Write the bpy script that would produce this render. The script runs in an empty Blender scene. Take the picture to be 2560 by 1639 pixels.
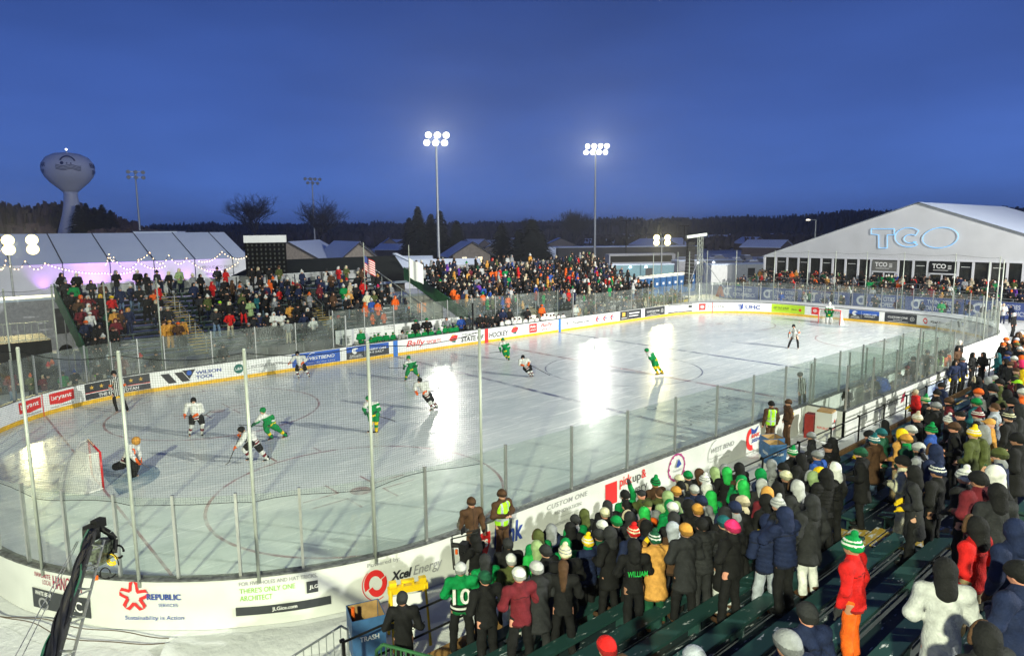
import bpy, math, random
import numpy as np
from mathutils import Vector, Matrix, noise
R = math.radians
random.seed(7); rng = np.random.default_rng(7)
S = bpy.context.scene
COL = S.collection
# ---------------------------------------------------------------- camera
CAM = np.array([-31.2108, -25.6909, 8.2020])
YAW, PIT, ROL, FPX = 0.850593687, -0.14221614, -0.00906163928, 1718.60324
CF = np.array([math.cos(PIT)*math.cos(YAW), math.cos(PIT)*math.sin(YAW), math.sin(PIT)])
_r = np.array([math.sin(YAW), -math.cos(YAW), 0.0]); _u = np.cross(_r, CF)
CR = _r*math.cos(ROL)+_u*math.sin(ROL); CU = -_r*math.sin(ROL)+_u*math.cos(ROL)
cd = bpy.data.cameras.new('camera'); cam = bpy.data.objects.new('camera', cd); COL.objects.link(cam)
cd.sensor_fit = 'HORIZONTAL'; cd.sensor_width = 36; cd.lens = 36*FPX/2560
cd.clip_start = .1; cd.clip_end = 4000
m = Matrix.Identity(4)
for i in range(3):
    m[i][0], m[i][1], m[i][2], m[i][3] = CR[i], CU[i], -CF[i], CAM[i]
cam.matrix_world = m
S.camera = cam
# ---------------------------------------------------------------- dusk sky
W = bpy.data.worlds.new('World'); S.world = W; W.use_nodes = True
nt = W.node_tree; nt.nodes.clear()
bg = nt.nodes.new('ShaderNodeBackground'); bg.inputs[1].default_value = 1.04
out = nt.nodes.new('ShaderNodeOutputWorld')
wtc = nt.nodes.new('ShaderNodeTexCoord'); wsep = nt.nodes.new('ShaderNodeSeparateXYZ'); ramp = nt.nodes.new('ShaderNodeValToRGB')
nt.links.new(wtc.outputs['Generated'], wsep.inputs[0]); nt.links.new(wsep.outputs[2], ramp.inputs[0])
e = ramp.color_ramp.elements   # blue hour: brightest just above the horizon, darker overhead
e[0].position = 0; e[0].color = (.078, .158, .49, 1); e[1].position = 1; e[1].color = (.012, .022, .10, 1)
for p_, c_ in ((.06, (.066, .150, .49)), (.16, (.050, .114, .405)), (.30, (.030, .070, .27)), (.45, (.02, .042, .165))):
    q_ = e.new(p_); q_.color = (*c_, 1)
wn = nt.nodes.new('ShaderNodeTexNoise'); wn.inputs['Scale'].default_value = 2.2; wn.inputs['Detail'].default_value = 4
wm = nt.nodes.new('ShaderNodeMapping'); wm.inputs['Scale'].default_value = (1, 1, 4)
wr = nt.nodes.new('ShaderNodeMapRange'); wr.inputs[3].default_value = .60; wr.inputs[4].default_value = 1.38
wx = nt.nodes.new('ShaderNodeVectorMath'); wx.operation = 'SCALE'
nt.links.new(wtc.outputs['Generated'], wm.inputs[0]); nt.links.new(wm.outputs[0], wn.inputs[0]); nt.links.new(wn.outputs[0], wr.inputs[0])
nt.links.new(ramp.outputs[0], wx.inputs[0]); nt.links.new(wr.outputs[0], wx.inputs['Scale'])
nt.links.new(wx.outputs[0], bg.inputs[0]); nt.links.new(bg.outputs[0], out.inputs[0])
S.view_settings.view_transform = 'Standard'; S.view_settings.look = 'None'
S.view_settings.exposure = 0; S.view_settings.gamma = 1
S.render.engine = 'CYCLES'
S.cycles.use_denoising = True; S.cycles.max_bounces = 8; S.cycles.transparent_max_bounces = 24
S.cycles.diffuse_bounces = 2; S.cycles.glossy_bounces = 2; S.cycles.transmission_bounces = 2
S.cycles.caustics_reflective = False; S.cycles.caustics_refractive = False
S.cycles.sample_clamp_indirect = 4; S.cycles.use_adaptive_sampling = True; S.cycles.adaptive_threshold = .02

def spot(name, loc, aim, watts, col=(1, .97, .86), radius=.6, cone=70, blend=.6):
    l = bpy.data.lights.new(name, 'SPOT'); l.energy = watts; l.color = col
    l.shadow_soft_size = radius; l.spot_size = R(cone); l.spot_blend = blend
    o = bpy.data.objects.new(name, l); COL.objects.link(o)
    o.location = loc
    o.rotation_euler = (Vector(aim)-Vector(loc)).to_track_quat('-Z', 'Y').to_euler()
    return o

# ---------------------------------------------------------------- geometry helpers
def ray(u, v):
    q = CF*FPX+CR*(u-1280)+CU*(819.5-v); return q/np.linalg.norm(q)
def at_z(u, v, z): r = ray(u, v); return CAM+r*((z-CAM[2])/r[2])
def at_y(u, v, y): r = ray(u, v); return CAM+r*((y-CAM[1])/r[1])
def at_x(u, v, x): r = ray(u, v); return CAM+r*((x-CAM[0])/r[0])
def at_d(u, v, d): r = ray(u, v); return CAM+r/math.hypot(r[0], r[1])*d
def pj(p):
    v = np.asarray(p, float)-CAM; z = v@CF; return 1280+FPX*(v@CR)/z, 819.5-FPX*(v@CU)/z

MATS = {}
def mat(name, col, rough=.6, metal=0, var=.12, scale=6, bump=0, bscale=30, emis=0, alpha=1, spec=.5, coord='Object'):
    if name in MATS: return MATS[name]
    m = bpy.data.materials.new(name); m.use_nodes = True; n = m.node_tree; N = n.nodes; L = n.links
    b = N['Principled BSDF']; b.inputs['Roughness'].default_value = rough; b.inputs['Metallic'].default_value = metal
    b.inputs['Specular IOR Level'].default_value = spec
    c = (*col[:3], 1)
    tc = N.new('ShaderNodeTexCoord')
    nz = N.new('ShaderNodeTexNoise'); nz.inputs['Scale'].default_value = scale; nz.inputs['Detail'].default_value = 5
    L.new(tc.outputs[coord], nz.inputs['Vector'])
    mr = N.new('ShaderNodeMapRange'); mr.inputs[1].default_value = .3; mr.inputs[2].default_value = .7
    mr.inputs[3].default_value = 1-var*1.6; mr.inputs[4].default_value = 1+var
    L.new(nz.outputs[0], mr.inputs[0])
    mx = N.new('ShaderNodeVectorMath'); mx.operation = 'SCALE'; mx.inputs[0].default_value = c[:3]
    L.new(mr.outputs[0], mx.inputs['Scale']); L.new(mx.outputs[0], b.inputs['Base Color'])
    if emis: 
        b.inputs['Emission Color'].default_value = c; b.inputs['Emission Strength'].default_value = emis
        m.cycles.emission_sampling = 'NONE'
    if bump:
        n2 = N.new('ShaderNodeTexNoise'); n2.inputs['Scale'].default_value = bscale; n2.inputs['Detail'].default_value = 4
        L.new(tc.outputs[coord], n2.inputs['Vector'])
        bp = N.new('ShaderNodeBump'); bp.inputs['Strength'].default_value = bump; bp.inputs['Distance'].default_value = .05
        L.new(n2.outputs[0], bp.inputs['Height']); L.new(bp.outputs[0], b.inputs['Normal'])
    MATS[name] = m; return m

def lin(r, g, b):
    f = lambda c: (c/255/12.92) if c/255 <= .04045 else ((c/255+.055)/1.055)**2.4
    return (f(r), f(g), f(b))

class MB:
    def __init__(s): s.v = []; s.f = []; s.mi = []; s.n = 0; s.k = 0
    def add(s, V, F):
        V = np.asarray(V, float); s.v.append(V); b = s.n
        s.f += [tuple(i+b for i in f) for f in F]; s.mi += [s.k]*len(F); s.n += len(V); return s
    def box(s, c, d, rz=0, rx=0, ry=0):
        x, y, z = [q/2 for q in d]
        V = np.array([(a*x, b*y, e*z) for e in (-1, 1) for b in (-1, 1) for a in (-1, 1)])
        if rx or ry or rz:
            M_ = np.array((Matrix.Rotation(rz, 3, 'Z')@Matrix.Rotation(ry, 3, 'Y')@Matrix.Rotation(rx, 3, 'X')))
            V = V@M_.T
        return s.add(V+np.asarray(c, float), [(0, 2, 3, 1), (4, 5, 7, 6), (0, 1, 5, 4), (2, 6, 7, 3), (0, 4, 6, 2), (1, 3, 7, 5)])
    def tube(s, p0, p1, r0, r1=None, n=8, cap=True):
        r1 = r0 if r1 is None else r1
        a = np.asarray(p0, float); b = np.asarray(p1, float); d = b-a; L = np.linalg.norm(d)
        if L < 1e-6: return s
        d = d/L; h = np.array([0, 0, 1.]) if abs(d[2]) < .9 else np.array([1., 0, 0])
        x = np.cross(h, d); x /= np.linalg.norm(x); y = np.cross(d, x)
        t = np.arange(n)*2*math.pi/n; c = np.cos(t)[:, None]*x+np.sin(t)[:, None]*y
        V = np.vstack([a+c*r0, b+c*r1])
        F = [(i, (i+1) % n, n+(i+1) % n, n+i) for i in range(n)]
        if cap: F += [tuple(range(n-1, -1, -1)), tuple(range(n, 2*n))]
        return s.add(V, F)
    def path(s, pts, r, n=6):
        for a, b in zip(pts[:-1], pts[1:]): s.tube(a, b, r, n=n)
        return s
    def lathe(s, prof, c=(0, 0, 0), n=16, axis=None):
        V = []; t = np.arange(n)*2*math.pi/n
        for (r, z) in prof: V += [(r*math.cos(a), r*math.sin(a), z) for a in t]
        V = np.array(V)
        if axis is not None:
            q = np.array(Vector((0, 0, 1)).rotation_difference(Vector(axis)).to_matrix()); V = V@q.T
        V = V+np.asarray(c, float)
        F = [(j*n+i, j*n+(i+1) % n, (j+1)*n+(i+1) % n, (j+1)*n+i) for j in range(len(prof)-1) for i in range(n)]
        F += [tuple(range(n-1, -1, -1)), tuple(range((len(prof)-1)*n, len(prof)*n))]
        return s.add(V, F)
    def quad(s, *p): return s.add(p, [tuple(range(len(p)))])
    def prism(s, poly, o, ax, ay, th):
        """2-D outline poly placed at o with axes ax, ay and thickness th along their normal"""
        ax = np.asarray(ax, float); ay = np.asarray(ay, float); nn = np.cross(ax, ay); nn /= np.linalg.norm(nn)
        P = np.array([np.asarray(o)+ax*x+ay*y for x, y in poly]); n = len(poly)
        F = [tuple(range(n)), tuple(range(2*n-1, n-1, -1))]+[((i+1) % n, i, n+i, n+(i+1) % n) for i in range(n)]
        return s.add(np.vstack([P, P-nn*th]), F)
    def mesh(s, name):
        me = bpy.data.meshes.new(name)
        me.from_pydata(np.vstack(s.v).tolist() if s.v else [], [], s.f); me.update(); return me
    def build(s, name, m, parent=None, smooth=False, label=None):
        me = s.mesh(name)
        ms = m if isinstance(m, (list, tuple)) else [m]
        for q in ms: me.materials.append(q)
        if len(ms) > 1: me.polygons.foreach_set('material_index', s.mi)
        if smooth: me.shade_smooth()
        return obj(name, me, parent, label)
def obj(name, data, parent=None, label=None):
    o = bpy.data.objects.new(name, data); COL.objects.link(o)
    if parent is not None: o.parent = parent
    if label: o['label'] = label
    return o
def tag(o, label=None, cat=None, group=None, kind=None):
    if label: o['label'] = label
    if cat: o['category'] = cat
    if group: o['group'] = group
    if kind: o['kind'] = kind
    return o
def thing(name, label, cat, loc=(0, 0, 0), rz=0, group=None):
    o = bpy.data.objects.new(name, None); COL.objects.link(o); o.location = [float(q) for q in loc]; o.rotation_euler = (0, 0, rz)
    return tag(o, label, cat, group)
def copy_tree(o, parent=None):
    c = o.copy(); COL.objects.link(c)
    if parent is not None: c.parent = parent
    for ch in list(o.children): copy_tree(ch, c)
    return c
# text: flat meshes, cached
_TX = {}
def text_mesh(body, bold=0, shear=0, spacing=1.0):
    k = (body, bold, shear, spacing)
    if k in _TX: return _TX[k]
    c = bpy.data.curves.new('t', 'FONT'); c.body = body; c.size = 1; c.shear = shear; c.offset = bold
    c.space_character = spacing; c.resolution_u = 3; c.align_x = 'LEFT'
    o = bpy.data.objects.new('t', c); COL.objects.link(o)
    dg = bpy.context.evaluated_depsgraph_get(); me = bpy.data.meshes.new_from_object(o.evaluated_get(dg))
    V = np.array([v.co[:2] for v in me.vertices]); F = [tuple(p.vertices) for p in me.polygons]
    bpy.data.objects.remove(o); bpy.data.curves.remove(c); bpy.data.meshes.remove(me)
    V = V-V.min(0); _TX[k] = (V, F); return _TX[k]
def fit_text(body, w, h, bold=0, shear=0, spacing=1.0):
    bold *= .6
    V, F = text_mesh(body, bold, shear, spacing); e = V.max(0)
    s = np.array([w/e[0], h/e[1]]) if h else np.array([w/e[0]]*2)
    return V*s, F
def disc(cx, cy, r, n=20, ry=None):
    ry = ry or r
    return (np.array([(cx+r*math.cos(t), cy+ry*math.sin(t)) for t in np.arange(n)*2*math.pi/n]), [tuple(range(n))])
def ring(cx, cy, r0, r1, n=28, a0=0, a1=2*math.pi, sy=1.0):
    t = np.linspace(a0, a1, n); V = [(cx+r*math.cos(a), cy+sy*r*math.sin(a)) for a in t for r in (r0, r1)]
    return np.array(V), [(2*i, 2*i+1, 2*i+3, 2*i+2) for i in range(n-1)]
def rect(x0, y0, x1, y1, nx=1):
    xs = np.linspace(x0, x1, nx+1); V = [(x, y) for x in xs for y in (y0, y1)]
    return np.array(V), [(2*i, 2*i+2, 2*i+3, 2*i+1) for i in range(nx)]
def poly(*p): return np.array(p, float), [tuple(range(len(p)))]
# ================================================================ materials of the place
white = mat('board_white', (.74, .75, .76), .35, var=.05, scale=3)
vinyl = mat('vinyl_white', (.60, .61, .60), .45, var=.05, scale=1.2, bump=.25, bscale=1.6)
capm = mat('cap_grey', (.10, .105, .11), .5, var=.5, scale=9)
kick = mat('kick_yellow', (.72, .42, .02), .45, var=.15, scale=5)
alu = mat('aluminium', (.50, .51, .50), .32, .75, var=.08)
polem = mat('pole_pale', (.36, .39, .35), .45, .2, var=.06)
steel = mat('galvanised_steel', (.36, .38, .40), .45, .6)
blk = mat('black_paint', (.008, .008, .009), .6, spec=.2)
ink = mat('ink_black', (.02, .02, .025), .5, var=0); inkw = mat('ink_white', (.78, .78, .78), .5, var=0)
inkr = mat('ink_red', (.62, .02, .02), .5, var=0); inkb = mat('ink_blue', (.02, .05, .28), .5, var=0)
inkg = mat('ink_green', (.22, .46, .04), .5, var=0); inkgrey = mat('ink_grey', (.25, .25, .27), .5, var=0)
inkgold = mat('ink_gold', (.62, .38, .06), .5, var=0); inkteal = mat('ink_dark_green', (.01, .12, .10), .5, var=0)
pblue = mat('panel_blue', (.02, .09, .42), .4, var=.05); pdark = mat('panel_dark', (.03, .033, .04), .4, var=.1)
plime = mat('panel_lime', (.42, .62, .02), .4, var=.05); pnavy = mat('panel_navy', (.02, .035, .12), .4, var=.1)
inkdr = mat('ink_dark_red', (.30, .02, .05), .5, var=0); inkpur = mat('ink_magenta', (.35, .03, .18), .5, var=0)
redp = mat('goal_red', (.55, .015, .02), .35); bluep = mat('stripe_blue', (.03, .16, .55), .4, var=.05)

def new_mat(name):
    m = bpy.data.materials.new(name); m.use_nodes = True; MATS[name] = m
    return m, m.node_tree.nodes, m.node_tree.links
def nd(N, t, **k):
    n = N.new(t)
    for a, b in k.items(): setattr(n, a, b)
    return n
# --- ice
ice_m, N, L = new_mat('ice'); b = N['Principled BSDF']
tc = nd(N, 'ShaderNodeTexCoord')
def streak(rot, sx, sy, lo, hi, dist=.6):
    mp = nd(N, 'ShaderNodeMapping'); mp.inputs['Rotation'].default_value = (0, 0, R(rot)); mp.inputs['Scale'].default_value = (sx, sy, 1)
    n = nd(N, 'ShaderNodeTexNoise'); n.inputs['Scale'].default_value = 1; n.inputs['Detail'].default_value = 4; n.inputs['Distortion'].default_value = dist
    r = nd(N, 'ShaderNodeMapRange'); r.inputs[1].default_value = lo; r.inputs[2].default_value = hi
    L.new(tc.outputs['Object'], mp.inputs[0]); L.new(mp.outputs[0], n.inputs[0]); L.new(n.outputs[0], r.inputs[0]); return r.outputs[0]
def madd(a, b_, op='ADD', v=None):
    q = nd(N, 'ShaderNodeMath', operation=op); L.new(a, q.inputs[0])
    if v is None: L.new(b_, q.inputs[1])
    else: q.inputs[1].default_value = v
    q.use_clamp = op in ('ADD', 'MAXIMUM'); return q.outputs[0]
s1 = streak(12, .35, 7, .60, .72, 1.2); s2 = streak(-38, .4, 9, .62, .72, 1.5); s3 = streak(70, .3, 6, .63, .73, 2)
big = streak(5, .12, .3, .35, .7, .8); mid = streak(20, .5, 1.6, .4, .75, 1)
vo = nd(N, 'ShaderNodeTexVoronoi', feature='DISTANCE_TO_EDGE'); vo.inputs['Scale'].default_value = .22; vo.inputs['Randomness'].default_value = 1
wv = nd(N, 'ShaderNodeTexNoise'); wv.inputs['Scale'].default_value = .25; wv.inputs['Detail'].default_value = 3
vm = nd(N, 'ShaderNodeVectorMath', operation='MULTIPLY_ADD'); vm.inputs[1].default_value = (5, 5, 0)
L.new(tc.outputs['Object'], wv.inputs[0]); L.new(wv.outputs['Color'], vm.inputs[0]); L.new(tc.outputs['Object'], vm.inputs[2]); L.new(vm.outputs[0], vo.inputs[0])
ve = nd(N, 'ShaderNodeMapRange'); ve.inputs[1].default_value = .012; ve.inputs[2].default_value = .003; L.new(vo.outputs[0], ve.inputs[0])
sn = madd(madd(s1, s2, 'MAXIMUM'), s3, 'MAXIMUM'); sn = madd(sn, madd(ve.outputs[0], None, 'MULTIPLY', .0), 'MAXIMUM')
s4 = streak(48, .25, 16, .64, .70, 2.2); s5 = streak(-12, .2, 22, .64, .70, .8); sn = madd(madd(sn, s4, 'MAXIMUM'), s5, 'MAXIMUM')
sn = madd(madd(sn, None, 'MULTIPLY', .75), madd(mid, None, 'MULTIPLY', .35))
cr = nd(N, 'ShaderNodeMix', data_type='RGBA'); cr.inputs[6].default_value = (.63, .69, .69, 1); cr.inputs[7].default_value = (.87, .90, .89, 1)
L.new(madd(sn, madd(big, None, 'MULTIPLY', .35)), cr.inputs[0]); L.new(cr.outputs[2], b.inputs['Base Color'])
rr = nd(N, 'ShaderNodeMapRange'); rr.inputs[3].default_value = .17; rr.inputs[4].default_value = .46
L.new(sn, rr.inputs[0]); L.new(rr.outputs[0], b.inputs['Roughness']); b.inputs['Specular IOR Level'].default_value = .10
bp = nd(N, 'ShaderNodeBump'); bp.inputs['Strength'].default_value = .12; bp.inputs['Distance'].default_value = .02
L.new(sn, bp.inputs['Height']); L.new(bp.outputs[0], b.inputs['Normal'])
# --- worn paint seen through the ice
def worn(name, col, keep=.6, sc=1.5):
    m, N, L = new_mat(name); b = N['Principled BSDF']; b.inputs['Base Color'].default_value = (*col, 1); b.inputs['Roughness'].default_value = .25
    tc = nd(N, 'ShaderNodeTexCoord'); n = nd(N, 'ShaderNodeTexNoise'); n.inputs['Scale'].default_value = sc; n.inputs['Detail'].default_value = 6
    mr = nd(N, 'ShaderNodeMapRange'); mr.inputs[1].default_value = .35; mr.inputs[2].default_value = .62; mr.inputs[3].default_value = keep*.15; mr.inputs[4].default_value = keep
    t = nd(N, 'ShaderNodeBsdfTransparent'); mx = nd(N, 'ShaderNodeMixShader')
    L.new(tc.outputs['Object'], n.inputs[0]); L.new(n.outputs[0], mr.inputs[0]); L.new(mr.outputs[0], mx.inputs[0]); L.new(t.outputs[0], mx.inputs[1]); L.new(b.outputs[0], mx.inputs[2])
    L.new(mx.outputs[0], N['Material Output'].inputs[0]); return m
wblue = worn('line_blue', (.09, .12, .27), .7); wred = worn('line_red', (.45, .05, .07), .5); wcrease = worn('crease_blue', (.10, .27, .42), .5); wink = worn('ice_ink', (.06, .06, .09), .5, 3)
# --- glass
def glass_mat(name, tint, frost):
    m, N, L = new_mat(name)
    N.remove(N['Principled BSDF'])
    t = nd(N, 'ShaderNodeBsdfTransparent'); t.inputs[0].default_value = (*tint, 1)
    g = nd(N, 'ShaderNodeBsdfGlossy'); g.inputs['Roughness'].default_value = .03; g.inputs[0].default_value = (.9, .9, .9, 1)
    d = nd(N, 'ShaderNodeBsdfDiffuse'); d.inputs[0].default_value = (.45, .48, .46, 1)
    lw = nd(N, 'ShaderNodeLayerWeight'); pw = nd(N, 'ShaderNodeMath', operation='POWER'); pw.inputs[1].default_value = 4; L.new(lw.outputs['Facing'], pw.inputs[0])
    f = nd(N, 'ShaderNodeMath', operation='MULTIPLY_ADD'); f.inputs[1].default_value = .6; f.inputs[2].default_value = .03; L.new(pw.outputs[0], f.inputs[0])
    a = nd(N, 'ShaderNodeMixShader'); c = nd(N, 'ShaderNodeMixShader')
    tc = nd(N, 'ShaderNodeTexCoord'); n = nd(N, 'ShaderNodeTexNoise'); n.inputs['Scale'].default_value = .9; n.inputs['Detail'].default_value = 6
    mr = nd(N, 'ShaderNodeMapRange'); mr.inputs[1].default_value = .35; mr.inputs[2].default_value = .75; mr.inputs[3].default_value = frost*.3; mr.inputs[4].default_value = frost*1.6
    L.new(tc.outputs['Object'], n.inputs[0]); L.new(n.outputs[0], mr.inputs[0]); L.new(mr.outputs[0], c.inputs[0])
    L.new(t.outputs[0], c.inputs[1]); L.new(d.outputs[0], c.inputs[2]); L.new(f.outputs[0], a.inputs[0]); L.new(c.outputs[0], a.inputs[1]); L.new(g.outputs[0], a.inputs[2])
    L.new(a.outputs[0], N['Material Output'].inputs[0]); return m
glassm = glass_mat('rink_glass', (.93, .96, .94), .10)
gdark = glass_mat('window_glass_dark', (.28, .27, .27), .05)
# --- netting: threads on a UV grid in metres
def net_mat(name, cell, th, col):
    m, N, L = new_mat(name); b = N['Principled BSDF']; b.inputs['Base Color'].default_value = (*col, 1); b.inputs['Roughness'].default_value = .8
    uv = nd(N, 'ShaderNodeUVMap'); sp = nd(N, 'ShaderNodeSeparateXYZ'); L.new(uv.outputs[0], sp.inputs[0]); o = []
    for k in (0, 1):
        d = nd(N, 'ShaderNodeMath', operation='DIVIDE'); d.inputs[1].default_value = cell; L.new(sp.outputs[k], d.inputs[0])
        f = nd(N, 'ShaderNodeMath', operation='FRACT'); L.new(d.outputs[0], f.inputs[0])
        l = nd(N, 'ShaderNodeMath', operation='LESS_THAN'); l.inputs[1].default_value = th/cell; L.new(f.outputs[0], l.inputs[0]); o.append(l)
    mx = nd(N, 'ShaderNodeMath', operation='MAXIMUM'); L.new(o[0].outputs[0], mx.inputs[0]); L.new(o[1].outputs[0], mx.inputs[1])
    t = nd(N, 'ShaderNodeBsdfTransparent'); ms = nd(N, 'ShaderNodeMixShader')
    L.new(mx.outputs[0], ms.inputs[0]); L.new(t.outputs[0], ms.inputs[1]); L.new(b.outputs[0], ms.inputs[2]); L.new(ms.outputs[0], N['Material Output'].inputs[0]); return m
netm = net_mat('net_dark', .05, .0034, (.03, .03, .035)); net_far = net_mat('net_far', .12, .002, (.1, .1, .1)); gnet = net_mat('goal_net', .05, .016, (.72, .72, .66))
# --- snow
def snow_mat(name, c1, c2, bs=2.2, st=.6):
    m, N, L = new_mat(name); b = N['Principled BSDF']; b.inputs['Roughness'].default_value = .7
    tc = nd(N, 'ShaderNodeTexCoord'); n = nd(N, 'ShaderNodeTexNoise'); n.inputs['Scale'].default_value = bs; n.inputs['Detail'].default_value = 8; n.inputs['Roughness'].default_value = .6
    n2 = nd(N, 'ShaderNodeTexNoise'); n2.inputs['Scale'].default_value = .4; n2.inputs['Detail'].default_value = 5
    mx = nd(N, 'ShaderNodeMix', data_type='RGBA'); mx.inputs[6].default_value = (*c1, 1); mx.inputs[7].default_value = (*c2, 1)
    L.new(tc.outputs['Object'], n.inputs[0]); L.new(tc.outputs['Object'], n2.inputs[0]); L.new(n2.outputs[0], mx.inputs[0]); L.new(mx.outputs[2], b.inputs['Base Color'])
    bp = nd(N, 'ShaderNodeBump'); bp.inputs['Strength'].default_value = st; bp.inputs['Distance'].default_value = .12
    L.new(n.outputs[0], bp.inputs['Height']); L.new(bp.outputs[0], b.inputs['Normal']); return m
snow = snow_mat('snow', (.58, .60, .62), (.74, .75, .76)); roofsnow_skytint = snow_mat('roof_snow_skytint', (.60, .70, .88), (.72, .80, .95), .5, .2)  # roof snow has blue skylight put into its base colour
# --- planks with snow on them
def plank_mat(name, col, thr, sc=3, snowc=(.62, .66, .70)):
    m, N, L = new_mat(name); b = N['Principled BSDF']; b.inputs['Roughness'].default_value = .5
    tc = nd(N, 'ShaderNodeTexCoord'); mp = nd(N, 'ShaderNodeMapping'); mp.inputs['Scale'].default_value = (1, 3, 3)
    n = nd(N, 'ShaderNodeTexNoise'); n.inputs['Scale'].default_value = sc; n.inputs['Detail'].default_value = 8; n.inputs['Roughness'].default_value = .65
    g = nd(N, 'ShaderNodeNewGeometry'); s = nd(N, 'ShaderNodeSeparateXYZ'); L.new(g.outputs['Normal'], s.inputs[0])
    mr = nd(N, 'ShaderNodeMapRange'); mr.inputs[1].default_value = thr; mr.inputs[2].default_value = thr+.08
    mu = nd(N, 'ShaderNodeMath', operation='MULTIPLY'); mu.use_clamp = True
    mx = nd(N, 'ShaderNodeMix', data_type='RGBA'); mx.inputs[6].default_value = (*col, 1); mx.inputs[7].default_value = (*snowc, 1)
    L.new(tc.outputs['Object'], mp.inputs[0]); L.new(mp.outputs[0], n.inputs[0]); L.new(n.outputs[0], mr.inputs[0]); L.new(mr.outputs[0], mu.inputs[0]); L.new(s.outputs[2], mu.inputs[1])
    L.new(mu.outputs[0], mx.inputs[0]); L.new(mx.outputs[2], b.inputs['Base Color']); return m
plank_near = plank_mat('plank_green', (.012, .045, .042), .62, 3.5); foot_near = plank_mat('footboard_dark', (.012, .025, .03), .6, 4)
plank_far = plank_mat('plank_far', (.02, .05, .045), .47, 2.5, (.7, .74, .78)); foot_far = plank_mat('foot_far', (.02, .03, .03), .56, 2)
yel = plank_mat('aisle_yellow', (.45, .30, .04), .5, 3)
greenp = mat('guard_green', (.03, .13, .045), .5, var=.3, scale=2); wood = mat('timber', (.26, .14, .045), .7, var=.3, scale=4)

# ================================================================ ground, ice
g = MB(); n = 60
def gz(x, y):
    d = math.hypot(x, y)
    return -.06 + (0 if d < 60 else .5*noise.noise((x*.02, y*.02, 0))) + max(0, d-520)*.012
rs = [0, 20, 40, 60, 90, 130, 180, 250, 350, 500, 700, 1000, 1500, 2500]
V = [(0, 0, -.06)]; F = []
for r in rs[1:]: V += [(r*math.cos(t), r*math.sin(t), gz(r*math.cos(t), r*math.sin(t))) for t in np.arange(n)*2*math.pi/n]
F += [(0, 1+i, 1+(i+1) % n) for i in range(n)]
for j in range(len(rs)-2): F += [(1+j*n+i, 1+(j+1)*n+i, 1+(j+1)*n+(i+1) % n, 1+j*n+(i+1) % n) for i in range(n)]
g.add(V, F); tag(g.build('ground', snow, smooth=True), kind='structure')
# rink perimeter path
RX, RY, RC = 30.48, 12.95, 8.53
_P = []
def _arc(cx, cy, a0, a1, k=40): return [(cx+RC*math.cos(a), cy+RC*math.sin(a)) for a in np.linspace(a0, a1, k)]
pp = [(x, -RY) for x in np.linspace(0, RX-RC, 60)]+_arc(RX-RC, -RY+RC, -math.pi/2, 0)+[(RX, y) for y in np.linspace(-RY+RC, RY-RC, 30)]+_arc(RX-RC, RY-RC, 0, math.pi/2)
pp += [(x, RY) for x in np.linspace(RX-RC, -RX+RC, 120)]+_arc(-RX+RC, RY-RC, math.pi/2, math.pi)+[(-RX, y) for y in np.linspace(RY-RC, -RY+RC, 30)]+_arc(-RX+RC, -RY+RC, math.pi, 1.5*math.pi)+[(x, -RY) for x in np.linspace(-RX+RC, 0, 60)]
pp = np.array(pp); dl = np.r_[True, np.hypot(*np.diff(pp, axis=0).T) > 1e-6]; pp = pp[dl]
ss = np.r_[0, np.cumsum(np.hypot(*np.diff(pp, axis=0).T))]; PL = ss[-1]
def bpos(s, off=0):
    s = s % PL; x = np.interp(s, ss, pp[:, 0]); y = np.interp(s, ss, pp[:, 1])
    x2 = np.interp((s+.05) % PL, ss, pp[:, 0]); y2 = np.interp((s+.05) % PL, ss, pp[:, 1]); x1 = np.interp((s-.05) % PL, ss, pp[:, 0]); y1 = np.interp((s-.05) % PL, ss, pp[:, 1])
    t = np.array([x2-x1, y2-y1]); t /= np.linalg.norm(t)
    return np.array([x, y])+off*np.array([t[1], -t[0]])
def s_near(x, y):
    return ss[np.argmin((pp[:, 0]-x)**2+(pp[:, 1]-y)**2)]
S_F = np.arange(s_near(28.3, -10), s_near(-30.2, 7), .05); U_F = np.array([pj((*bpos(q), .65))[0] for q in S_F])   # far inner boards
def s_far_u(u): return float(np.interp(-u, -U_F, S_F)) if U_F[0] > U_F[-1] else float(np.interp(u, U_F, S_F))
S_N = np.arange(-32.5, 28, .05); U_N = np.array([pj((*bpos(q, .15), .6))[0] for q in S_N])
def s_near_u(u): return float(np.interp(u, U_N, S_N))
icm = MB(); icm.add([(x, y, 0) for x, y in pp[:-1]], [tuple(range(len(pp)-1))]); ice = icm.build('ice', ice_m); tag(ice, kind='structure')
def flat(name, parts, m, z=.004):
    b = MB()
    for V, F in parts: b.add([(x, y, z) for x, y in V], F)
    o = b.build(name, m); tag(o, kind='structure'); return o
for x in (-7.62, 7.62): flat('blue_line', [rect(x-.15, -RY+.02, x+.15, RY-.02)], wblue)
flat('centre_line', [rect(-.15, -RY+.02, .15, RY-.02)], wred)
for x in (-27.13, 27.13): flat('goal_line', [rect(x-.04, -11.15, x+.04, 11.15)], wred)
for x in (-21.03, 21.03):
    for y in (-6.71, 6.71):
        P_ = [ring(x, y, 4.50, 4.60, 64), disc(x, y, .35)]
        for sx in (-1, 1):
            for sy in (-1, 1):
                P_ += [rect(x+sx*.6, y+sy*.28, x+sx*1.8, y+sy*.35), rect(x+sx*.6, y+sy*.28, x+sx*.67, y+sy*1.2), rect(x+sx*.85-.04, y+sy*4.6, x+sx*.85+.04, y+sy*5.2)]
        flat('faceoff_circle', P_, wred, .008 if y < 0 else .004)
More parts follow.
